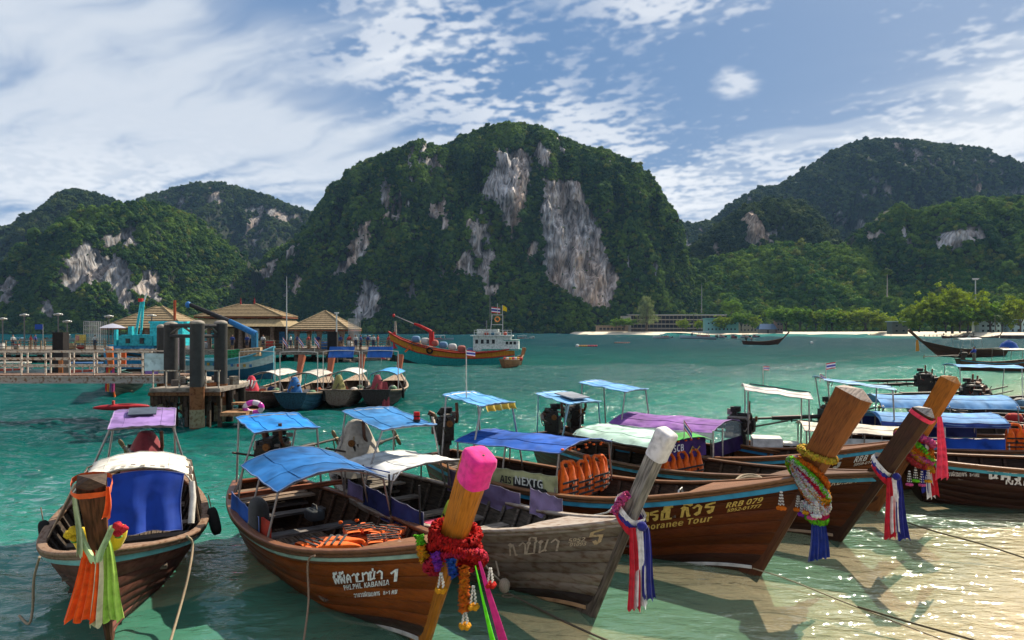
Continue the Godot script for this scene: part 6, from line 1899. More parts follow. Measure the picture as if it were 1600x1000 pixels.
	obj("saddle", mb(Color(0.02, 0.02, 0.02)).ball(V(-0.12, 0.86, 0), V(0.13, 0.04, 0.07)), "rubber", bike)
func work_boats() -> void:
	# orange and turquoise fishing boat, seen from its side, bow to the left
	var z := 80.0
	var ob := thing("fishing_boat", "orange and turquoise wooden fishing boat with a white wheelhouse", "fishing boat", V((712 - 800) * z / F, 0, -z), PI - 0.06)
	var k := z / F
	var st := []
	for s in [[-92, 0.5, 25.0], [-84, 1.15, 24], [-60, 1.5, 20], [-30, 1.65, 18], [0, 1.7, 19], [30, 1.6, 23], [55, 1.3, 30], [75, 0.85, 39], [88, 0.35, 47], [93, 0.06, 51]]: st.append([s[0] * k, s[1], -0.9 + maxf(0, s[0] - 50) * 0.02, s[2] * k, maxf(0, s[0] - 40) * 0.018])
	loft(ob, st, [0.0, 0.30, 0.74, 1.0], [Color(0.035, 0.05, 0.05), Color(0.03, 0.32, 0.30), Color(0.52, 0.20, 0.02)])
	edge(ob, st, 1.0, 0.16, 0.14, Color(0.42, 0.03, 0.02), "gunwale")
	edge(ob, st, 0.74, 0.08, 0.12, Color(0.45, 0.04, 0.03), "rub_rail")
	var cab := part("wheelhouse", ob, V(-62 * k, 0, 0))
	obj("wall", mb(Color(0.55, 0.58, 0.56)).box(V(0.3, 2.4, 0), V(4.2, 1.6, 2.2)), "paint", cab)
	obj("roof", mb(Color(0.6, 0.62, 0.6)).box(V(0.3, 3.26, 0), V(4.7, 0.12, 2.7)), "paint", cab)
	obj("wall", mb(Color(0.6, 0.62, 0.6)).box(V(-1.9, 2.2, 0), V(1.6, 1.2, 2.4)), "paint", cab)
	obj("green_band", mb(Color(0.06, 0.30, 0.24)).box(V(-0.8, 1.7, 0), V(4.4, 0.14, 2.5)).box(V(-1.9, 2.75, 0), V(1.7, 0.08, 2.5)), "paint", cab)
	windows(cab, 4, -0.2, 2.3, 2.6, 0.32, 0.45, -1.12)
	windows(cab, 3, -2.5, -1.2, 2.45, 0.3, 0.3, -1.22)
	obj("bridge", mb(Color(0.5, 0.53, 0.5)).box(V(0.8, 3.65, 0), V(2.4, 0.7, 1.8)), "paint", cab)
	for i in 10: obj("rail_post", mb(Color(0.6, 0.6, 0.57)).box(V(-1.9 + i * 0.46, 3.6, -1.25), V(0.05, 0.6, 0.05)), "paint", cab)
	for y in [3.6, 3.88]: obj("rail", mb(Color(0.6, 0.6, 0.57)).box(V(0.2, y, -1.26), V(4.2, 0.05, 0.05)), "paint", cab)
	obj("top_frame", mb(Color(0.42, 0.42, 0.40)).rod(V(-0.9, 3.3, -0.8), V(-0.9, 5.6, -0.6), 0.05).rod(V(0.5, 3.3, -0.8), V(0.3, 5.6, -0.6), 0.05).rod(V(-0.9, 4.5, -0.7), V(0.45, 4.5, -0.7), 0.04).rod(V(-0.9, 5.6, -0.6), V(0.3, 5.6, -0.6), 0.05).rod(V(-0.3, 5.6, -0.6), V(-0.3, 6.9, -0.6), 0.04), "metal", cab)
	obj("life_ring", mb(Color(0.7, 0.25, 0.05)).tube(ring_path(V(-0.3, 5.1, -0.75), 0.26, 0.26, 0, Basis(V(1, 0, 0), PI / 2)), 0.07, 7), "paint", cab)
	obj("mast", mb(Color(0.2, 0.2, 0.2)).rod(V(0.9, 1.2, -0.9), V(0.9, 5.0, -0.9), 0.06).rod(V(0.6, 5.0, 0), V(0.6, 8.6, 0), 0.035), "metal", cab)
	for i in 5: obj("life_float", mb([Color(0.5, 0.1, 0.06), Color(0.6, 0.6, 0.58), Color(0.08, 0.2, 0.3)][i % 3]).ball(V(-1.2 + i * 0.7, 3.5, -1.0), V(0.26, 0.2, 0.2), 1, 6, 9), "paint", cab)
	var cr := part("crane", ob, V(38 * k, 0, 0))
	var rd := Color(0.45, 0.02, 0.02)
	obj("post", mb(rd).box(V(0, 2.9, 0), V(0.5, 1.6, 0.5)), "paint", cr)
	obj("arm", mb(rd).tube(path([V(0, 3.7, 0), V(1.4, 4.4, 0), V(2.0, 4.6, 0)]), [0.22, 0.18, 0.14], 6), "paint", cr)
	obj("jib", mb(Color(0.3, 0.28, 0.28)).rod(V(1.8, 4.5, 0), V(4.3, 5.55, 0), 0.06), "metal", cr)
	obj("jib_end", mb(rd).ball(V(4.35, 5.55, 0), V(0.16, 0.2, 0.16)), "paint", cr)
	var rc := mb(Color(0.50, 0.03, 0.04))
	sash(rc, V(7.0, 3.7, -0.25), V(-0.15, -1.9, -0.1), 0.2, 0.6, V(1, 0, 0.1), Color(0.5, 0.03, 0.04), 3.0)
	obj("bow_cloth", rc, "cloth", ob)
	obj("bow_finial", mb(Color(0.3, 0.25, 0.2)).tube(path([V(6.9, 3.4, 0), V(6.95, 4.2, 0), V(6.95, 4.9, 0)]), [0.14, 0.16, 0.1], 7), "dull", ob)
	obj("tyre", mb(Color(0.012, 0.012, 0.012)).tube(ring_path(V(2.7, 1.6, -1.62), 0.3, 0.3, 0, Basis(V(1, 0, 0), PI / 2 - 0.3)), 0.1, 7), "rubber", ob)
	obj("bow_mark", mb(Color(0.6, 0.12, 0.02)).box(V(5.25, 1.75, -1.18), V(0.2, 0.9, 0.05), Basis(V(0, 0, 1), 0.8) ).box(V(5.0, 1.95, -1.24), V(0.18, 0.8, 0.05), Basis(V(0, 0, 1), -0.7)), "paint", ob)
	for i in 12: obj("name_stroke", mb(Color(0.05, 0.04, 0.05)).box(V(5.0 - i * 0.24, 2.42 - i * 0.055 + 0.05 * sin(i * 2.0), -1.40 - i * 0.012), V(0.17, 0.10 + 0.06 * (i % 3), 0.04), Basis(V(0, 0, 1), 0.3 * sin(i))), "letter", ob)
	for i in 7: obj("deck_goods", mb([Color(0.1, 0.2, 0.35), Color(0.45, 0.45, 0.45), Color(0.35, 0.1, 0.08)][i % 3]).ball(V(4.6 - i * 1.05, 2.85 - 0.22 * i, 0.2), V(0.5, 0.4, 0.5), 0.7, 6, 9), "cloth", ob)
	flag("flag on the orange fishing boat's mast", PX(768, 496, 79.5), 1.2, 1.0, V(1, 0, 0.2), true)
	var yf := thing("yellow_flag", "yellow flag at the stern of the orange boat's bridge", "flag", PX(785, 492, 79.5))
	obj("pole", mb(Color(0.5, 0.5, 0.5)).rod(V(0, 0, 0), V(0, 1.1, 0), 0.03), "metal", yf)
	obj("cloth", _flagcloth(Color(0.65, 0.45, 0.02)), "cloth", yf)
	# dinghy at its stern
	var dg := boat({fit = [(800 - 800) * 74.0 / F + 0.05, -74.0, -0.9, 3.6, 1.5, 0.75, 0.1, 0.5, 0.4, 0.7], hull = Color(0.35, 0.17, 0.08), rim = Color(0.4, 0.25, 0.15), inside = Color(0.3, 0.16, 0.08), post = Color(0.35, 0.14, 0.05), detail = 0, label = "small wooden dinghy full of goods at the orange boat's stern", group = "boats further out"})
	for i in 7: tag(obj("bundle", mb([Color(0.5, 0.05, 0.04), Color(0.55, 0.52, 0.5), Color(0.6, 0.3, 0.02)][i % 3]).ball(dg.position + V(-0.8 + 0.28 * i, 0.85, 0.15 * sin(i)), V(0.22, 0.2, 0.22), 0.9, 6, 9), "cloth"), ["red bundle at the left end of the dinghy", "white bundle second from the left in the dinghy", "amber bundle third from the left in the dinghy", "red bundle in the middle of the dinghy", "white bundle right of the dinghy's middle", "amber bundle second from the right in the dinghy", "red bundle at the right end of the dinghy"][i], "bundle", "bundles in the dinghy")
	# turquoise fishing boat behind the gangway
	z = 60.0
	k = z / F
	var tb := thing("fishing_boat", "bright turquoise fishing boat with a stepped cabin behind the gangway", "fishing boat", V(0, 0, -z))
	var tq := Color(0.03, 0.40, 0.46)
	var tb2 := Color(0.02, 0.22, 0.42)
	var hs := []
	for s in [[166, 0.3, 545], [172, 1.0, 547], [200, 1.6, 553], [240, 1.8, 558], [300, 1.7, 560]]: hs.append([(s[0] - 800) * k, s[1], -0.5, EYE + (HY - s[2]) * k])
	loft(tb, hs, [0.0, 0.5, 1.0], [Color(0.02, 0.03, 0.04), tb2])
	pbox("lower_deck", tb, "paint", tb2, 168, 539, 240, 545, 59.5, 3.0)
	pbox("lower_wall", tb, "paint", tq * 0.8, 185, 525, 238, 540, 59.3, 2.6)
	pbox("upper_deck", tb, "paint", tq, 190, 523, 242, 527, 59.6, 3.2)
	pbox("upper_wall", tb, "paint", tq * 1.1, 234, 504, 285, 540, 59.4, 2.8)
	pbox("cabin_roof", tb, "paint", tq * 1.3, 232, 502, 292, 505, 59.7, 3.2)
	pbox("step_wall", tb, "paint", tq, 200, 510, 206, 524, 59.4, 0.4)
	pbox("stern_post", tb, "paint", tq, 178, 515, 182, 540, 59.4, 0.3)
	pbox("window", tb, "shiny", Color(0.02, 0.03, 0.03), 218, 528, 224, 537, 59.2, 0.15)
	pbox("window", tb, "shiny", Color(0.02, 0.03, 0.03), 196, 529, 202, 536, 59.2, 0.15)
	for i in 4: pbox("louvre", tb, "paint", Color(0.35, 0.5, 0.45), 246, 530 + i * 3, 284, 531.5 + i * 3, 59.1, 0.1)
	for i in 2: obj("mast_leg", mb(tq * 1.2).rod(PX(212 + i * 8, 524, 59.6) + V(0, 0, z), PX(221 + i * 3, 471, 59.6) + V(0, 0, z), 0.10), "paint", tb)
	obj("mast_top", mb(Color(0.6, 0.6, 0.6)).rod(PX(225, 471, 59.6) + V(0, 0, z), PX(229, 458, 59.6) + V(0, 0, z), 0.06), "paint", tb)
	obj("mast_lamp", mb(Color(0.45, 0.03, 0.03)).box(PX(220, 469, 59.6) + V(0, 0, z), V(0.3, 0.3, 0.3)), "paint", tb)
	obj("curtain", mb(Color(0.6, 0.10, 0.02)).box(PX(193, 562, 50) + V(0, 0, z), V(0.35, 1.0, 0.1)), "cloth", tb)
	# cargo boat with crates and a crane
	z = 54.0
	k = z / F
	var cb := thing("cargo_boat", "blue and white cargo boat loaded with crates beside the landing stage", "cargo boat", V(0, 0, -z))
	var cs := []
	for s in [[250, 1.2, 556], [300, 1.6, 562], [360, 1.6, 562], [395, 1.3, 556], [415, 0.7, 549], [428, 0.1, 542]]: cs.append([(s[0] - 800) * k, s[1], -0.5, EYE + (HY - s[2]) * k, 0.0])
	loft(cb, cs, [0.0, 0.62, 0.82, 1.0], [Color(0.02, 0.10, 0.16), Color(0.45, 0.5, 0.46), Color(0.10, 0.34, 0.42)])
	edge(cb, cs, 1.0, 0.14, 0.12, Color(0.15, 0.4, 0.5), "gunwale")
	for i in 9: obj("hull_mark", mb([Color(0.4, 0.08, 0.05), Color(0.35, 0.22, 0.05), Color(0.05, 0.15, 0.3)][i % 3]).box(V((330 + i * 9 - 800) * k, 1.35 - 0.02 * i, 1.55 - 0.03 * maxf(0, i - 5) * 2.0), V(0.18, 0.22, 0.06)), "paint", cb)
	obj("crane_post", mb(Color(0.02, 0.12, 0.22)).box(PX(398, 534, 54) + V(0, 0, z), V(0.4, 1.4, 0.4)), "paint", cb)
	obj("crane_arm", mb(Color(0.02, 0.14, 0.36)).tube(path([PX(400, 522, 54) + V(0, 0, z), PX(358, 502, 54) + V(0, 0, z)]), [0.26, 0.22], 6), "paint", cb)
	obj("crane_jib", mb(Color(0.02, 0.02, 0.025)).tube(path([PX(360, 503, 54) + V(0, 0, z), PX(294, 475, 54) + V(0, 0, z)]), [0.22, 0.16], 6), "paint", cb)
	obj("crane_tip", mb(Color(0.03, 0.15, 0.4)).ball(PX(294, 476, 54) + V(0, 0, z), V(0.22, 0.25, 0.22)), "paint", cb)
	obj("red_pipe", mb(Color(0.35, 0.07, 0.03)).rod(PX(273, 500, 60) + V(0, 0, z), PX(273, 469, 60) + V(0, 0, z), 0.11), "paint", cb)
	obj("striped_cloth", mb(Color(0.5, 0.35, 0.33)).box(PX(279, 548, 52) + V(0, 0, z), V(0.35, 2.2, 0.1)), "cloth", cb)
	var crate: Node3D = null
	var cc := [Color(0.02, 0.22, 0.08), Color(0.02, 0.22, 0.08), Color(0.42, 0.27, 0.14), Color(0.46, 0.30, 0.17)]
	for r in 2:
		for i in 9:
			var at := PX(354 + i * 6.4, 561 - r * 7 - i * 0.6, 53.2 - r * 0.0)
			var cr2 := thing("crate", "%s crate, %s from the left in the %s row on the cargo boat" % ["green" if i < 4 else "tan", ["first", "second", "third", "fourth", "fifth", "sixth", "seventh", "eighth", "ninth"][i], ["lower", "upper"][r]], "crate", at, R.randf_range(-0.1, 0.1), "crates on the cargo boat")
			obj("box", mb((cc[0] if i < 4 else cc[3]) * R.randf_range(0.75, 1.2)).box(V(0, 0.16, 0), V(0.30, 0.30, 0.5)), "paint", cr2)
			obj("slot", mb(Color(0.02, 0.04, 0.02) if i < 4 else Color(0.2, 0.12, 0.06)).box(V(0, 0.20, 0.255), V(0.16, 0.05, 0.02)), "paint", cr2)
	# four longtails moored stern on, one bow on under the gangway
	var rows := [[399, 637, 1.48, Color(0.22, 0.14, 0.11), Color(0.46, 0.43, 0.40), Color(0.5, 0.03, 0.06), "stern of a longtail with a red and white striped engine cover"], [462, 640, 1.55, Color(0.03, 0.10, 0.16), Color(0.42, 0.38, 0.34), Color(0.02, 0.12, 0.33), "stern of a longtail with a blue engine cover"], [528, 634, 1.6, Color(0.28, 0.22, 0.18), Color(0.50, 0.48, 0.45), Color(0.24, 0.22, 0.08), "stern of a longtail with an olive engine cover"], [594, 634, 1.55, Color(0.06, 0.05, 0.05), Color(0.05, 0.28, 0.62), Color(0.28, 0.05, 0.06), "stern of a longtail with a maroon engine cover and blue canopy"]]
	for i in 4:
		var r: Array = rows[i]
		var w := on_water(r[0], r[1])
		var t := boat({fit = [w.x - 0.2, w.z - 3.4, -r[2], 6.8, 2.15, 0.66, 0.12, 0.55, 0.5, 1.1], shape = {rs = 0.72}, hull = r[3], rim = Color(0.35, 0.27, 0.2), inside = Color(0.25, 0.18, 0.13), detail = 1, post = Color(0.4, 0.12, 0.06), hull_mat = "worn",
			canopy = {x0 = -1.2, x1 = 1.4, y0 = 1.45, y1 = 1.5, hw = 0.72, camber = 0.2, col = r[4]}, engine = [-2.7, 1.02, 0.0, 0.15, 1.3, r[5]], label = r[6], group = "longtail boats moored stern on by the landing stage", thwarts = [0.2, 0.3, 0.42, 0.55]})
		frame_posts(t, [-2.1], 0.95, [2.75], 0.05, Color(0.5, 0.48, 0.45), 0.025)
		for s in [-1.0, 1.0]: obj("side_fender", mb(Color(0.015, 0.015, 0.015)).ball(V(-1.6, 0.5, s * 1.12), V(0.1, 0.3, 0.08), 0.7, 6, 8), "rubber", t)
		if i == 0:
			for k2 in 5: obj("white_band", mb(Color(0.7, 0.68, 0.66)).box(V(-3.02 + 0.02 * absf(k2 - 2), 1.06, -0.24 + k2 * 0.12), V(0.10, 0.55, 0.05), Basis(V(1, 0, 0), (k2 - 2) * 0.22)), "cloth", t)
		if i >= 2: obj("roof_sheet", mb(Color(0.02, 0.10, 0.36)).box(V(-2.1, 2.68, 0.0), V(0.7, 0.04, 1.3), Basis(V(0, 0, 1), 0.9)), "tarp", t)
		if i == 1:
			for j in 3: flag("tiny %s flag on the blue covered longtail's stern frame" % ["left", "middle", "right"][j], t.transform * V(-2.1, 2.75, -0.8 + j * 0.8), 0.75, 0.4, V(0.5, -0.6, 0.1).normalized())
		if i == 3:
			flag("small flag over the maroon covered longtail's canopy", t.transform * V(-1.3, 2.1, -0.1), 0.55, 0.5, V(0.6, 0, 0.4))
			var ol := mb(Color(0.30, 0.05, 0.06))
			sash(ol, V(-3.15, 1.2, 0.45), V(-0.1, -1.25, 0.1), 0.25, 0.4, V(0, 0, 1), Color(0.28, 0.05, 0.06), 2.0)
			obj("cover_tail", ol, "cloth", t)
		for j in 4: obj("stowed_gear", mb([Color(0.4, 0.08, 0.03), Color(0.1, 0.2, 0.12), Color(0.5, 0.45, 0.4), Color(0.05, 0.08, 0.2)][(i + j) % 4]).ball(V(-1.5 + j * 0.5, 0.6, 0.6 * sin(j * 2.0 + i)), V(0.25, 0.2, 0.22), 0.9, 6, 9), "cloth", t)
	var ub := boat({fit = [-23.9, -43.3, 1.25, 6.6, 2.3, 1.05, 0.2, 0.6, 0.5, 1.2], hull = Color(0.03, 0.035, 0.03), rim = Color(0.10, 0.2, 0.18), stripe = Color(0.04, 0.22, 0.2), inside = Color(0.05, 0.05, 0.04), detail = 1, post = Color(0.65, 0.14, 0.03), label = "black longtail boat under the gangway with an orange prow post", group = "boats further out"})
	thai(ub, "ทาราร", [0.70, 0.80, 0.80, 0.82], 0.2, Color(0.5, 0.4, 0.1), 0.16)
	var us := mb()
	for i in 4: sash(us, V(3.3 + 0.1, 1.75 - 0.02 * i, 0.18 - 0.10 * i), V(0.1, -1.35, 0), 0.1, 0.2, V(0, 0, 1), [Color(0.5, 0.04, 0.04), Color(0.65, 0.4, 0.03), Color(0.05, 0.1, 0.35), Color(0.5, 0.06, 0.2)][i], 2.0, i)
	tag(hang(ub, obj("sash", us, "cloth")), "many coloured sash on the orange prow under the gangway", "sash")
	var ky := thing("kayak", "red sit-on kayak floating beside the landing stage", "kayak", on_water(190, 636, 0.1), 0.35)
	obj("hull", mb(Color(0.36, 0.02, 0.03)).ball(V(0, 0, 0), V(1.25, 0.16, 0.32), 1.0, 8, 18), "paint", ky)
	obj("seat_well", mb(Color(0.12, 0.01, 0.015)).ball(V(0.15, 0.12, 0), V(0.5, 0.06, 0.2), 1, 6, 12), "rubber", ky)
	obj("seat_back", mb(Color(0.45, 0.06, 0.06)).box(V(-0.35, 0.22, 0), V(0.08, 0.2, 0.3)), "paint", ky)
	var rg := thing("swim_ring", "pink and white swim ring hanging at a longtail's stern", "swim ring", on_water(396, 637, 0.45))
	for i in 8:
		var a0 := TAU * i / 8.0
		var p := PackedVector3Array()
		for j in 5: p.append(V(cos(a0 + j * TAU / 32.0) * 0.36, sin(a0 + j * TAU / 32.0) * 0.22, 0.0))
		obj("segment", mb([Color(0.6, 0.06, 0.42), Color(0.7, 0.6, 0.68)][i % 2]).tube(p, 0.12, 9), "shiny", rg)
func _flagcloth(c: Color) -> MB:
	var m := mb(c)
	m.grid([path([V(0, 1.1, 0), V(0.25, 1.0, 0.05), V(0.5, 0.8, 0)]), path([V(0, 0.5, 0), V(0.25, 0.45, 0.05), V(0.5, 0.35, 0)])])
	return m
func speedboat(label: String, px: float, py: float, ln: float, turn: float, col: Color, roof: Color) -> Node3D:
	var s := thing("speedboat", label, "speedboat", on_water(px, py), turn, "speedboats along the beach")
	var h := ln / 10.0
	var st := []
	for k in [[-0.5, 0.13, 0.085], [-0.2, 0.14, 0.095], [0.15, 0.13, 0.11], [0.35, 0.08, 0.125], [0.5, 0.01, 0.14]]: st.append([k[0] * ln, k[1] * ln, -0.2, k[2] * ln])
	loft(s, st, [0.0, 0.55, 1.0], [col * 0.5, col])
	obj("roof", mb(roof).box(V(-0.08 * ln, 0.23 * ln, 0), V(0.45 * ln, 0.02 * ln, 0.2 * ln)), "paint", s)
	for x in [-0.28, -0.05, 0.12]:
		for zz in [-0.09, 0.09]: obj("post", mb(Color(0.5, 0.5, 0.5)).rod(V(x * ln, 0.08 * ln, zz * ln), V(x * ln, 0.23 * ln, zz * ln), 0.06 * h + 0.02, 5), "metal", s)
	obj("windscreen", mb(Color(0.05, 0.07, 0.09)).box(V(0.16 * ln, 0.155 * ln, 0), V(0.02 * ln, 0.07 * ln, 0.18 * ln)), "shiny", s)
	obj("outboard", mb(Color(0.02, 0.02, 0.02)).box(V(-0.53 * ln, 0.09 * ln, 0), V(0.05 * ln, 0.09 * ln, 0.12 * ln)), "paint", s)
	obj("seats", mb(Color(0.4, 0.08, 0.05)).box(V(-0.15 * ln, 0.11 * ln, 0), V(0.35 * ln, 0.04 * ln, 0.18 * ln)), "cloth", s)
	return s
func far_craft() -> void:
	var wh := Color(0.62, 0.64, 0.66)
	var list := [[1035, 529, 9, 3.0, wh, Color(0.1, 0.2, 0.5)], [1090, 531, 15, 3.1, Color(0.45, 0.55, 0.62), Color(0.55, 0.58, 0.6)], [1128, 528, 9, 1.7, wh, Color(0.55, 0.05, 0.05)], [1146, 528.4, 9, 1.5, Color(0.3, 0.08, 0.08), Color(0.6, 0.6, 0.6)], [1164, 528, 9, 1.8, wh, Color(0.6, 0.1, 0.08)], [1180, 528, 9, 1.6, Color(0.2, 0.25, 0.35), Color(0.6, 0.6, 0.62)], [1252, 522.6, 13, 3.0, wh, Color(0.3, 0.35, 0.6)], [1285, 523, 13, 0.1, wh, Color(0.6, 0.6, 0.62)], [1322, 523, 13, 3.1, Color(0.4, 0.55, 0.6), wh], [1410, 524, 10, 0.1, Color(0.55, 0.12, 0.1), wh], [1432, 524.4, 9, 3.0, wh, Color(0.15, 0.25, 0.5)], [818, 531.5, 8, 0.3, wh, Color(0.6, 0.6, 0.6)], [832, 531.5, 6, 1.2, wh, Color(0.6, 0.6, 0.6)]]
	var names := ["white speedboat with a navy roof, leftmost off the hotel beach", "long pale blue speedboat moored off the hotel", "speedboat with a red roof left in the cluster off the hotel", "dark red speedboat in the cluster off the hotel", "speedboat with a scarlet roof right in the cluster off the hotel", "dark blue speedboat at the right end of the hotel cluster", "speedboat with a violet roof on the middle beach", "white speedboat bow right on the middle beach", "pale green speedboat on the middle beach", "red hulled speedboat on the right beach", "white speedboat with a dark blue roof on the right beach", "white tour boat behind the orange fishing boat's stern", "small white tender right of the tour boat"]
	for i in list.size():
		var l: Array = list[i]
		speedboat(names[i], l[0], l[1], l[2], l[3], l[4], l[5])
	var sp2 := [[30, 536, 7, 0.0, wh, Color(0.25, 0.42, 0.62), "white boat behind the far left pier railing"], [100, 534, 11, 0.1, Color(0.3, 0.5, 0.52), Color(0.5, 0.62, 0.6), "pale green ferry behind the left lamp posts"], [575, 531, 8, 1.3, wh, wh, "white cabin boat moored behind the pier's right end"], [690, 533, 9, 0.2, Color(0.3, 0.36, 0.42), Color(0.55, 0.6, 0.65), "grey speedboat behind the orange fishing boat's bow"], [140, 592, 5.5, 0.05, Color(0.5, 0.56, 0.6), Color(0.06, 0.16, 0.34), "white launch with a blue roof behind the gangway"], [30, 588, 5.0, 0.1, Color(0.4, 0.42, 0.42), Color(0.5, 0.48, 0.42), "grey launch behind the gangway's left end"]]
	for l in sp2: speedboat(l[6], l[0], l[1], l[2], l[3], l[4], l[5])
	var lt := {hull = Color(0.10, 0.05, 0.03), rim = Color(0.15, 0.09, 0.05), inside = Color(0.1, 0.06, 0.04), detail = 0, post = Color(0.12, 0.06, 0.04), group = "boats further out"}
	var w := on_water(1192, 538)
	var b1 := boat(lt.merged({fit = [w.x, w.z, 0.1, 11.5, 2.2, 0.8, 0.25, 1.1, 0.9, 1.6], engine = [-4.6, 1.5, 0, 0.0, 5.5], label = "dark longtail boat alone off the hotel beach"}))
	person("boatman in orange standing in the lone dark longtail", b1.transform * V(-3.2, 0.3, 0), 1.5, Color(0.6, 0.12, 0.03), Color(0.08, 0.08, 0.1), 0.7)
	w = on_water(1500, 556)
	boat(lt.merged({fit = [w.x + 0.6, w.z, PI - 0.05, 13.5, 2.2, 1.0, 0.25, 1.3, 1.2, 1.7], hull = Color(0.24, 0.15, 0.06), canopy = {x0 = -2.2, x1 = 1.2, y0 = 2.6, y1 = 2.5, hw = 0.9, camber = 0.2, col = Color(0.6, 0.6, 0.58)}, label = "long yellow brown longtail boat with its bow to the left"}))
	var lc := mb()
	sash(lc, PX(1433, 531, 113), V(0.1, -1.8, 0), 0.3, 0.6, V(1, 0, 0), Color(0.6, 0.25, 0.03), 2.0)
	tag(obj("sash", lc, "cloth"), "orange sash on the yellow brown longtail's bow", "sash")
	w = on_water(1560, 580)
	var b3 := boat(lt.merged({fit = [w.x + 0.4, w.z, 0.02, 8.4, 1.9, 0.85, 0.3, 0.6, 0.6, 1.2], hull = Color(0.11, 0.05, 0.03), stripe = Color(0.06, 0.25, 0.35), detail = 1, engine = [-3.7, 1.4, 0, 0.05, 3.4, Color(0, 0, 0, 0), 0.42], canopy = {x0 = -0.5, x1 = 3.2, y0 = 2.05, y1 = 2.05, hw = 0.8, camber = 0.12, col = Color(0.64, 0.63, 0.6)}, label = "longtail boat under way with a boatman standing at its engine"}))
	person("boatman in a blue shirt leaning on his engine's tiller", b3.transform * V(-2.7, 0.55, 0.1), -1.35, Color(0.02, 0.05, 0.28), Color(0.16, 0.17, 0.13), 0.8)
	flag("flag at the right edge on the boatman's canopy", b3.transform * V(2.6, 2.1, 0.5), 0.8, 0.7, V(-0.8, -0.4, 0.2).normalized())
	var um := thing("blue_tent", "blue tarpaulin tent on a boat at the right edge", "tarpaulin", on_water(1576, 545, 0.6))
	obj("cloth", mb(Color(0.02, 0.08, 0.32)).tube(path([V(0, 0, 0), V(0, 1.0, 0), V(0, 1.6, 0)]), [1.6, 1.1, 0.1], 9), "tarp", um)
	obj("base_boat", mb(Color(0.2, 0.12, 0.07)).ball(V(0, -0.3, 0), V(2.6, 0.6, 0.9), 1, 8, 14), "wood", um)
	for k in [[1492, 529, "dark longtail boat drawn up on the right beach, left one"], [1540, 530, "dark longtail boat drawn up on the right beach, right one"]]:
		w = on_water(k[0], k[1])
		boat(lt.merged({fit = [w.x, w.z, 0.2, 12.0, 2.4, 1.0, 0.5, 1.0, 0.6, 1.6], engine = [-5, 2.0, 0, 0.0, 4.0], label = k[2]}))
	for k in [[918, 541, Color(0.6, 0.25, 0.03), Color(0.5, 0.03, 0.06), "orange and red float line off the left beach"], [972, 536, Color(0.25, 0.1, 0.08), Color(0.3, 0.12, 0.1), "dull brown float line farther off the left beach"]]:
		var f := thing("float_line", k[4], "float line", on_water(k[0], k[1], 0.05))
		for i in 8: obj("float", mb(k[2] if i < 4 else k[3]).ball(V(-2.1 + i * 0.6, 0.1, 0.1 * sin(i)), V(0.34, 0.22, 0.25), 1, 5, 8), "paint", f)
	for k in [[902, 541, "white buoy left of the orange float line"], [881, 528, "white buoy by the dark left shore"], [1268, 536, "white splash buoy off the middle beach"]]:
		var bu := thing("buoy", k[2], "buoy", on_water(k[0], k[1], 0.1))
		obj("ball", mb(Color(0.7, 0.7, 0.7)).ball(V(0, 0.15, 0), V(0.4, 0.4, 0.4), 1, 7, 10), "paint", bu)
		obj("ring", mb(Color(0.4, 0.1, 0.05)).cyl(V(0, 0.05, 0), 0.42, 0.08, 10), "paint", bu)
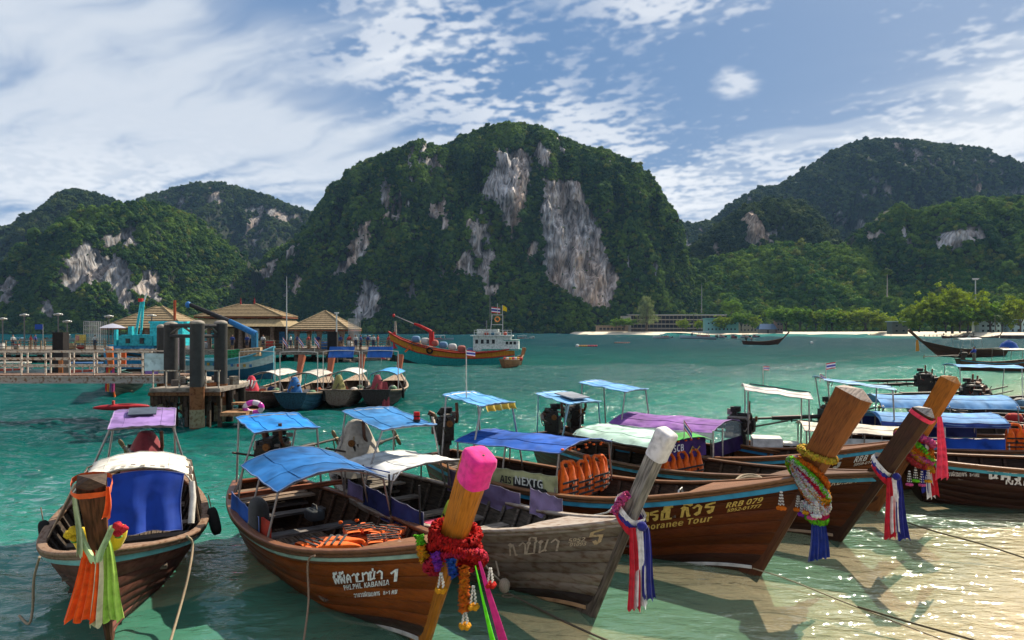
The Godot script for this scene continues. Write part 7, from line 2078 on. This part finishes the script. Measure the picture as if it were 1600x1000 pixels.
func tree_proto(called: String, label: String, h: float, w: float, seed_: int, kind: int) -> Node3D:
	var t := thing(called, label, "tree", Vector3.ZERO, 0.0, "trees behind the beach")
	var g := RandomNumberGenerator.new()
	g.seed = seed_
	var trunk := part("trunk", t)
	var bark := Color(0.16, 0.12, 0.09)
	var m := mb(bark)
	m.tube(path([V(0, -0.5, 0), V(0.02 * h, h * 0.25, 0), V(-0.01 * h, h * 0.5, 0.01 * h), V(0.01 * h, h * 0.8, 0)]), [h * 0.035, h * 0.026, h * 0.018, h * 0.006], 8)
	obj("stem", m, "bark", trunk)
	var tips := []
	for i in 7:
		var a := TAU * i / 7.0 + g.randf()
		var e := V(cos(a) * w * 0.36, h * g.randf_range(0.30, 0.82), sin(a) * w * 0.36)
		obj("limb", mb(bark).tube(path([V(0, h * g.randf_range(0.15, 0.28), 0), e * V(0.5, 0.85, 0.5), e]), [h * 0.014, h * 0.009, h * 0.003], 6), "bark", trunk)
		tips.append(e)
	tips.append(V(0, h * 0.85, 0))
	var cr := mb()
	var base := [Color(0.21, 0.27, 0.032), Color(0.12, 0.21, 0.032), Color(0.18, 0.21, 0.12)][kind] as Color
	for i in 330 if kind < 2 else 300:
		var e: Vector3 = tips[g.randi() % tips.size()]
		var d := V(g.randfn(), g.randfn() * 0.7, g.randfn()) * w * 0.15
		var p := e + d + V(0, h * 0.04, 0)
		if kind == 2: p = V(g.randfn() * w * 0.19, lerpf(0.2, 1.0, g.randf()) * h, g.randfn() * w * 0.19) * V(1.0, 1, 1)
		if kind == 2: p *= V(1.25 - p.y / h * 0.9, 1, 1.25 - p.y / h * 0.9)
		p.y = maxf(p.y, h * 0.07)
		var s := w * g.randf_range(0.045, 0.10) * (0.8 if kind == 2 else 1.0)
		var tone := g.randf_range(0.65, 1.3)
		for q2 in 26:
			var dd := V(g.randfn(), g.randfn() * 0.8, g.randfn()).normalized()
			var c := p + dd * s * g.randf_range(0.4, 1.0)
			var tt := V(g.randfn(), g.randfn() * 0.6, g.randfn()).normalized() * s * 0.34
			if kind == 2: tt = V(g.randfn() * 0.35, absf(g.randfn()) + 0.4, g.randfn() * 0.35) * s * 0.5
			var uu := tt.cross(dd).normalized() * s * (0.26 if kind < 2 else 0.07)
			cr.col = base * tone * g.randf_range(0.8, 1.2)
			cr.tri(c - tt, c + uu, c + tt)
			cr.tri(c - tt, c + tt, c - uu)
	obj("crown", cr, "leaf", t)
	return t
func palm_proto(label: String) -> Node3D:
	var t := thing("palm_tree", label, "palm tree", Vector3.ZERO, 0.0, "trees behind the beach")
	obj("trunk", mb(Color(0.2, 0.16, 0.12)).tube(path([V(0, -0.5, 0), V(0.3, 3, 0), V(0.4, 6, 0), V(0.3, 8.5, 0)]), [0.28, 0.2, 0.17, 0.14], 7), "bark", t)
	for i in 15:
		var a := TAU * i / 15.0 + 0.2 * sin(i * 3.0)
		var l := 3.4 + 0.5 * sin(i * 2.0)
		var m := mb(Color(0.07, 0.12, 0.03) * (0.8 + 0.4 * absf(sin(i))))
		var up := 0.9 * sin(i * 1.7)
		for k in 10:
			var u := (k + 1) / 10.0
			var c := V(0.3, 8.5, 0) + V(cos(a) * l * u, (0.9 + up) * u - 2.3 * u * u, sin(a) * l * u)
			for s in [-1.0, 1.0]:
				var side: Vector3 = V(-sin(a), -0.35, cos(a) * 1.0) * s * 0.75 * (1.1 - u * 0.8)
				var fw := V(cos(a), -0.3, sin(a)) * 0.32
				m.tri(c, c + fw * 0.7, c + side + fw)
		obj("frond", m, "leaf", t)
	return t
func beach() -> void:
	# sand above the waterline, from the hotel to the right edge
	var pts := [[840, 522.2], [880, 522.6], [930, 523.4], [1000, 523.6], [1080, 523.4], [1180, 523.0], [1260, 523.2], [1340, 524.0], [1420, 525.4], [1500, 526.6], [1580, 528], [1680, 529], [1900, 530]]
	var rows := [PackedVector3Array(), PackedVector3Array(), PackedVector3Array(), PackedVector3Array()]
	for p in pts:
		var w := on_water(p[0], p[1], 0.05)
		rows[0].append(w + V(0, -0.8, 7))
		rows[1].append(w)
		rows[2].append(w * V(1.035, 1, 1.035) + V(0, 2.8, 0))
		rows[3].append(w * V(1.28, 1, 1.28) + V(0, 3.2, 0))
	var m := mb(Color(0.62, 0.55, 0.43))
	m.grid(rows)
	tag(obj("beach", m, "sand"), "pale sand beach across the bay", "beach", "", "structure")
	var sw := thing("sea_wall", "low dark stone sea wall at the right edge of the beach", "wall", on_water(1590, 530, 0))
	for i in 14: obj("block", mb(Color(0.10, 0.085, 0.07) * R.randf_range(0.7, 1.2)).box(V(-7 + i * 1.6, 0.9, R.randf_range(-0.1, 0.1)), V(1.55, 1.9, 1.0)), "concrete", sw)
	# hotel
	var z := 680.0
	var k := z / F
	var h := thing("hotel", "long three storey hotel with open galleries behind the beach", "building", V((1058 - 800) * k, 2.6, -z))
	var wl := 150 * k
	obj("wall", mb(Color(0.22, 0.19, 0.16)).box(V(0, 8, -5), V(wl, 16, 6)), "concrete", h)
	for i in 4: obj("floor_slab", mb(Color(0.62, 0.52, 0.42)).box(V(0, 3.6 + i * 4.2, 0), V(wl + 1, 0.7, 5.2)), "concrete", h)
	for i in 25: obj("column", mb(Color(0.36, 0.28, 0.2)).box(V(-wl / 2 + i * wl / 24.0, 8, 2.3), V(0.35, 16, 0.35)), "concrete", h)
	for f in 3: 
		for i in 24: obj("window", mb(Color(0.035, 0.035, 0.04)).box(V(-wl / 2 + (i + 0.5) * wl / 24.0, 5.9 + f * 4.2, -1.9), V(wl / 24.0 * 0.96, 2.9, 0.2)), "shiny", h)
	obj("roof", mb(Color(0.62, 0.62, 0.60)).box(V(0, 16.8, -2.5), V(wl + 2, 0.5, 11)), "concrete", h)
	obj("end_tower", mb(Color(0.5, 0.47, 0.43)).box(V(-wl / 2 - 3, 8, -1), V(9, 15, 8)), "concrete", h)
	obj("low_wing", mb(Color(0.5, 0.36, 0.24)).box(V(-wl / 2 - 17, 3.0, 2), V(30, 5, 8)).box(V(-wl / 2 - 17, 6.0, 2.5), V(32, 0.6, 10)), "concrete", h)
	windows(h, 7, -wl / 2 - 30, -wl / 2 - 5, 3.2, 2.6, 2.0, 6.1, Color(0.04, 0.04, 0.04), false)
	var cols := [[1126, 498, 513, 52, Color(0.28, 0.50, 0.46), "mint green two storey house on the beach", 640.0], [1170, 503, 512, 36, Color(0.42, 0.30, 0.2), "tan house behind the beach trees", 650.0], [1402, 503, 513, 24, Color(0.17, 0.15, 0.12), "white roofed beach pavilion between the tree clumps", 470.0], [1546, 503, 516, 44, Color(0.45, 0.55, 0.58), "pale blue building beside the tall light mast", 440.0], [1585, 500, 518, 30, Color(0.40, 0.58, 0.62), "light blue gateway house at the right edge", 425.0], [1216, 500, 511, 10, Color(0.40, 0.22, 0.18), "small reddish kiosk behind the beach trees", 600.0]]
	for c in cols:
		var zz: float = c[6]
		var a := PX(c[0], c[2], zz)
		var hh: float = (c[2] - c[1]) * zz / F
		var ww: float = c[3] * zz / F
		var o := thing("house", c[5], "house", V(a.x, 1.6, -zz), 0.0, "houses behind the beach")
		var hb: float = hh + a.y - 1.6
		obj("wall", mb(c[4]).box(V(0, hb / 2, 0), V(ww, hb, 7)), "paint", o)
		obj("roof", mb(c[4] * 1.1 if c[0] != 1402 else Color(0.65, 0.65, 0.63)).box(V(0, hb + 0.2, 0.3), V(ww + 1.5, 0.4, 9)), "paint", o)
		windows(o, maxi(2, int(ww / 3.5)), -ww * 0.45, ww * 0.45, hb * 0.68, 1.3, 1.2, 3.55)
		windows(o, maxi(2, int(ww / 3.5)), -ww * 0.45, ww * 0.45, hb * 0.28, 1.3, 1.4, 3.55)
	for c in [[1198, 506, 514, 30, Color(0.22, 0.30, 0.46), "small hut with a blue grey gable roof on the beach", 600.0], [1592, 476, 500, 34, Color(0.14, 0.07, 0.05), "steep brown thatched roof house at the right edge", 450.0]]:
		var zz: float = c[6]
		var a := PX(c[0], c[2], zz)
		var ww: float = c[3] * zz / F
		var hh: float = (c[2] - c[1]) * zz / F
		var o := thing("hut", c[5], "hut", V(a.x, 1.5, -zz), 0.0, "houses behind the beach")
		var y: float = a.y - 1.5
		obj("wall", mb(Color(0.3, 0.25, 0.2)).box(V(0, y / 2, 0), V(ww * 0.8, y, 6)), "dull", o)
		var r := mb(c[4])
		r.quad(V(-ww / 2, y - 0.3, 4), V(ww / 2, y - 0.3, 4), V(ww * 0.36, y + hh, 0), V(-ww * 0.36, y + hh, 0))
		r.quad(V(ww / 2, y - 0.3, -4), V(-ww / 2, y - 0.3, -4), V(-ww * 0.36, y + hh, 0), V(ww * 0.36, y + hh, 0))
		obj("roof", r, "dull", o)
		obj("door", mb(Color(0.05, 0.04, 0.03)).box(V(0, y * 0.4, 3.05), V(1.2, y * 0.75, 0.1)), "dull", o)
	var lm := thing("light_mast", "tall floodlight mast behind the right beach trees", "floodlight mast", V((1524 - 800) * 440.0 / F, 1.5, -440))
	obj("pole", mb(Color(0.42, 0.45, 0.44)).tube(path([V(0, 0, 0), V(0, 35, 0)]), [0.55, 0.32], 9), "metal", lm)
	obj("lamp_ring", mb(Color(0.4, 0.4, 0.4)).cyl(V(0, 34.2, 0), 1.6, 0.35, 10), "metal", lm)
	for i in 5: obj("floodlight", mb(Color(0.5, 0.5, 0.48)).box(V(-1.8 + i * 0.9, 34.9, 0.3), V(0.6, 0.6, 0.5)), "metal", lm)
	# trees: [px, base py, width px, height px, distance, kind]
	var p0 := tree_proto("broad_tree", "yellow green broad tree at the left of the big clump on the right beach", 10.0, 11.0, 5, 0)
	var p1 := tree_proto("round_tree", "dark green round tree at the left end of the middle beach", 10.0, 10.0, 6, 1)
	var p2 := tree_proto("feathery_tree", "grey green feathery tree before the hotel's left end", 10.0, 7.6, 7, 2)
	var p3 := palm_proto("palm standing at the left end of the middle beach trees")
	var lt := [[p0, 1436, 516, 44, 34, 432, ""], [p0, 1462, 516, 56, 50, 436, "yellow green broad tree, second in the big clump"], [p0, 1488, 517, 66, 62, 442, "tallest yellow green tree in the middle of the big clump"], [p0, 1512, 516, 50, 44, 436, "yellow green broad tree at the right of the big clump"], [p1, 1478, 517, 40, 34, 428, "dark round tree at the front of the big clump"], [p1, 1500, 517, 40, 36, 427, "darker round tree at the front right of the big clump"], [p1, 1548, 516, 54, 40, 430, "dark green tree right of the floodlight mast"], [p0, 1594, 518, 46, 48, 420, "green tree at the right edge of the picture"], [p1, 1566, 516, 30, 30, 424, "small dark tree beside the light blue gateway"],
		[p1, 1228, 514, 44, 32, 590, ""], [p1, 1250, 514, 38, 30, 585, "dark green round tree, second on the middle beach"], [p0, 1275, 514, 36, 26, 580, "yellow green low tree on the middle beach"], [p1, 1300, 514, 42, 28, 575, "dark green round tree, centre of the middle beach"], [p0, 1322, 514, 34, 26, 570, "olive low tree right of the middle beach's centre"], [p0, 1352, 515, 54, 30, 560, "wide green tree near the right end of the middle beach"], [p0, 1378, 515, 32, 20, 556, "low bush tree at the right end of the middle beach"],
		[p2, 1010, 514, 44, 50, 660, ""], [p1, 975, 514, 34, 16, 655, "low dark tree left of the feathery tree"], [p0, 1066, 514, 18, 14, 655, "small round tree before the hotel"], [p0, 1094, 514, 14, 13, 650, "second small round tree before the hotel"], [p0, 1132, 514, 26, 18, 630, "green tree left of the mint green house"], [p1, 1158, 514, 28, 24, 625, "tall dark tree right of the mint green house"], [p0, 1176, 514, 20, 18, 620, "green tree beside the blue grey hut"], [p1, 1144, 500, 26, 30, 720, "tall thin crowned tree behind the mint green house"],
		[p3, 1260, 513, 30, 28, 592, ""], [p3, 1292, 513, 32, 34, 588, "palm in the centre of the middle beach trees"], [p3, 1083, 511, 20, 26, 660, "palm before the hotel's middle"], [p3, 1556, 514, 22, 26, 415, "palm beside the pale blue building"], [p3, 962, 514, 18, 15, 650, "low palm at the hotel's left wing"]]
	var used := {}
	for l in lt:
		var o: Node3D = l[0]
		if l[6] != "": o = dup(l[0], Vector3.ZERO, R.randf() * 6.0, l[6])
		var a := PX(l[1], l[2], l[5])
		o.position = V(a.x, maxf(a.y - 0.5, 1.0), a.z)
		var sx: float = l[3] * l[5] / F / [11.0, 10.0, 7.6, 7.0][[p0, p1, p2, p3].find(l[0])]
		var sy: float = l[4] * l[5] / F / 10.0
		o.scale = V(sx, sy, sx)
	# two pale bare trunks standing out of the slope
	for e in [[1096, 478, 40, 610.0, "tall pale trunked tree standing out of the slope above the hotel"], [1386, 452, 26, 560.0, "tall slim tree standing out of the slope above the beach"]]:
		var a := PX(e[0], e[1], e[3])
		var t := thing("pale_tree", e[4], "tree", a)
		var hh: float = e[2] * e[3] / F
		obj("trunk", mb(Color(0.42, 0.38, 0.32)).tube(path([V(0, -6, 0), V(0.2, hh * 0.5, 0), V(0, hh, 0)]), [0.5, 0.38, 0.2], 7), "bark", t)
		for i in 3:
			var cw := MeshInstance3D.new()
			cw.name = "crown"
			cw.mesh = crowns[i]
			cw.material_override = M.leaf2
			cw.position = V([-2.5, 2.5, 0][i], hh * [0.85, 0.9, 1.0][i], 0)
			cw.scale = V(4.5, 3.6, 4.5)
			t.add_child(cw, true)
	# bathers and strollers
	var pr := person("stroller in white on the right beach, leftmost", on_water(1360, 525.5, 0.3), 0.3, Color(0.5, 0.5, 0.5), Color(0.1, 0.1, 0.14), 0.0, "people on the beach")
	var px := [1376, 1392, 1444, 1452, 1458, 1464, 1472, 1478, 1486, 1550, 1556]
	for i in px.size(): 
		var py: float = [526.2, 525.8, 527.4, 526.8, 527.6, 527.0, 527.4, 527.0, 527.6, 529.0, 528.6][i]
		dup(pr, on_water(px[i], py, 0.2), i * 1.1, "stroller on the right beach, %s from the left" % ["second", "third", "fourth", "fifth", "sixth", "seventh", "eighth", "ninth", "tenth", "eleventh", "twelfth"][i])
func _ready() -> void:
	R.seed = 12
	camera_sky_sun()
	materials()
	sea_materials()
	sea()
	hills()
	beach()
	pier()
	near_boats()
	gear()
	work_boats()
	far_craft()
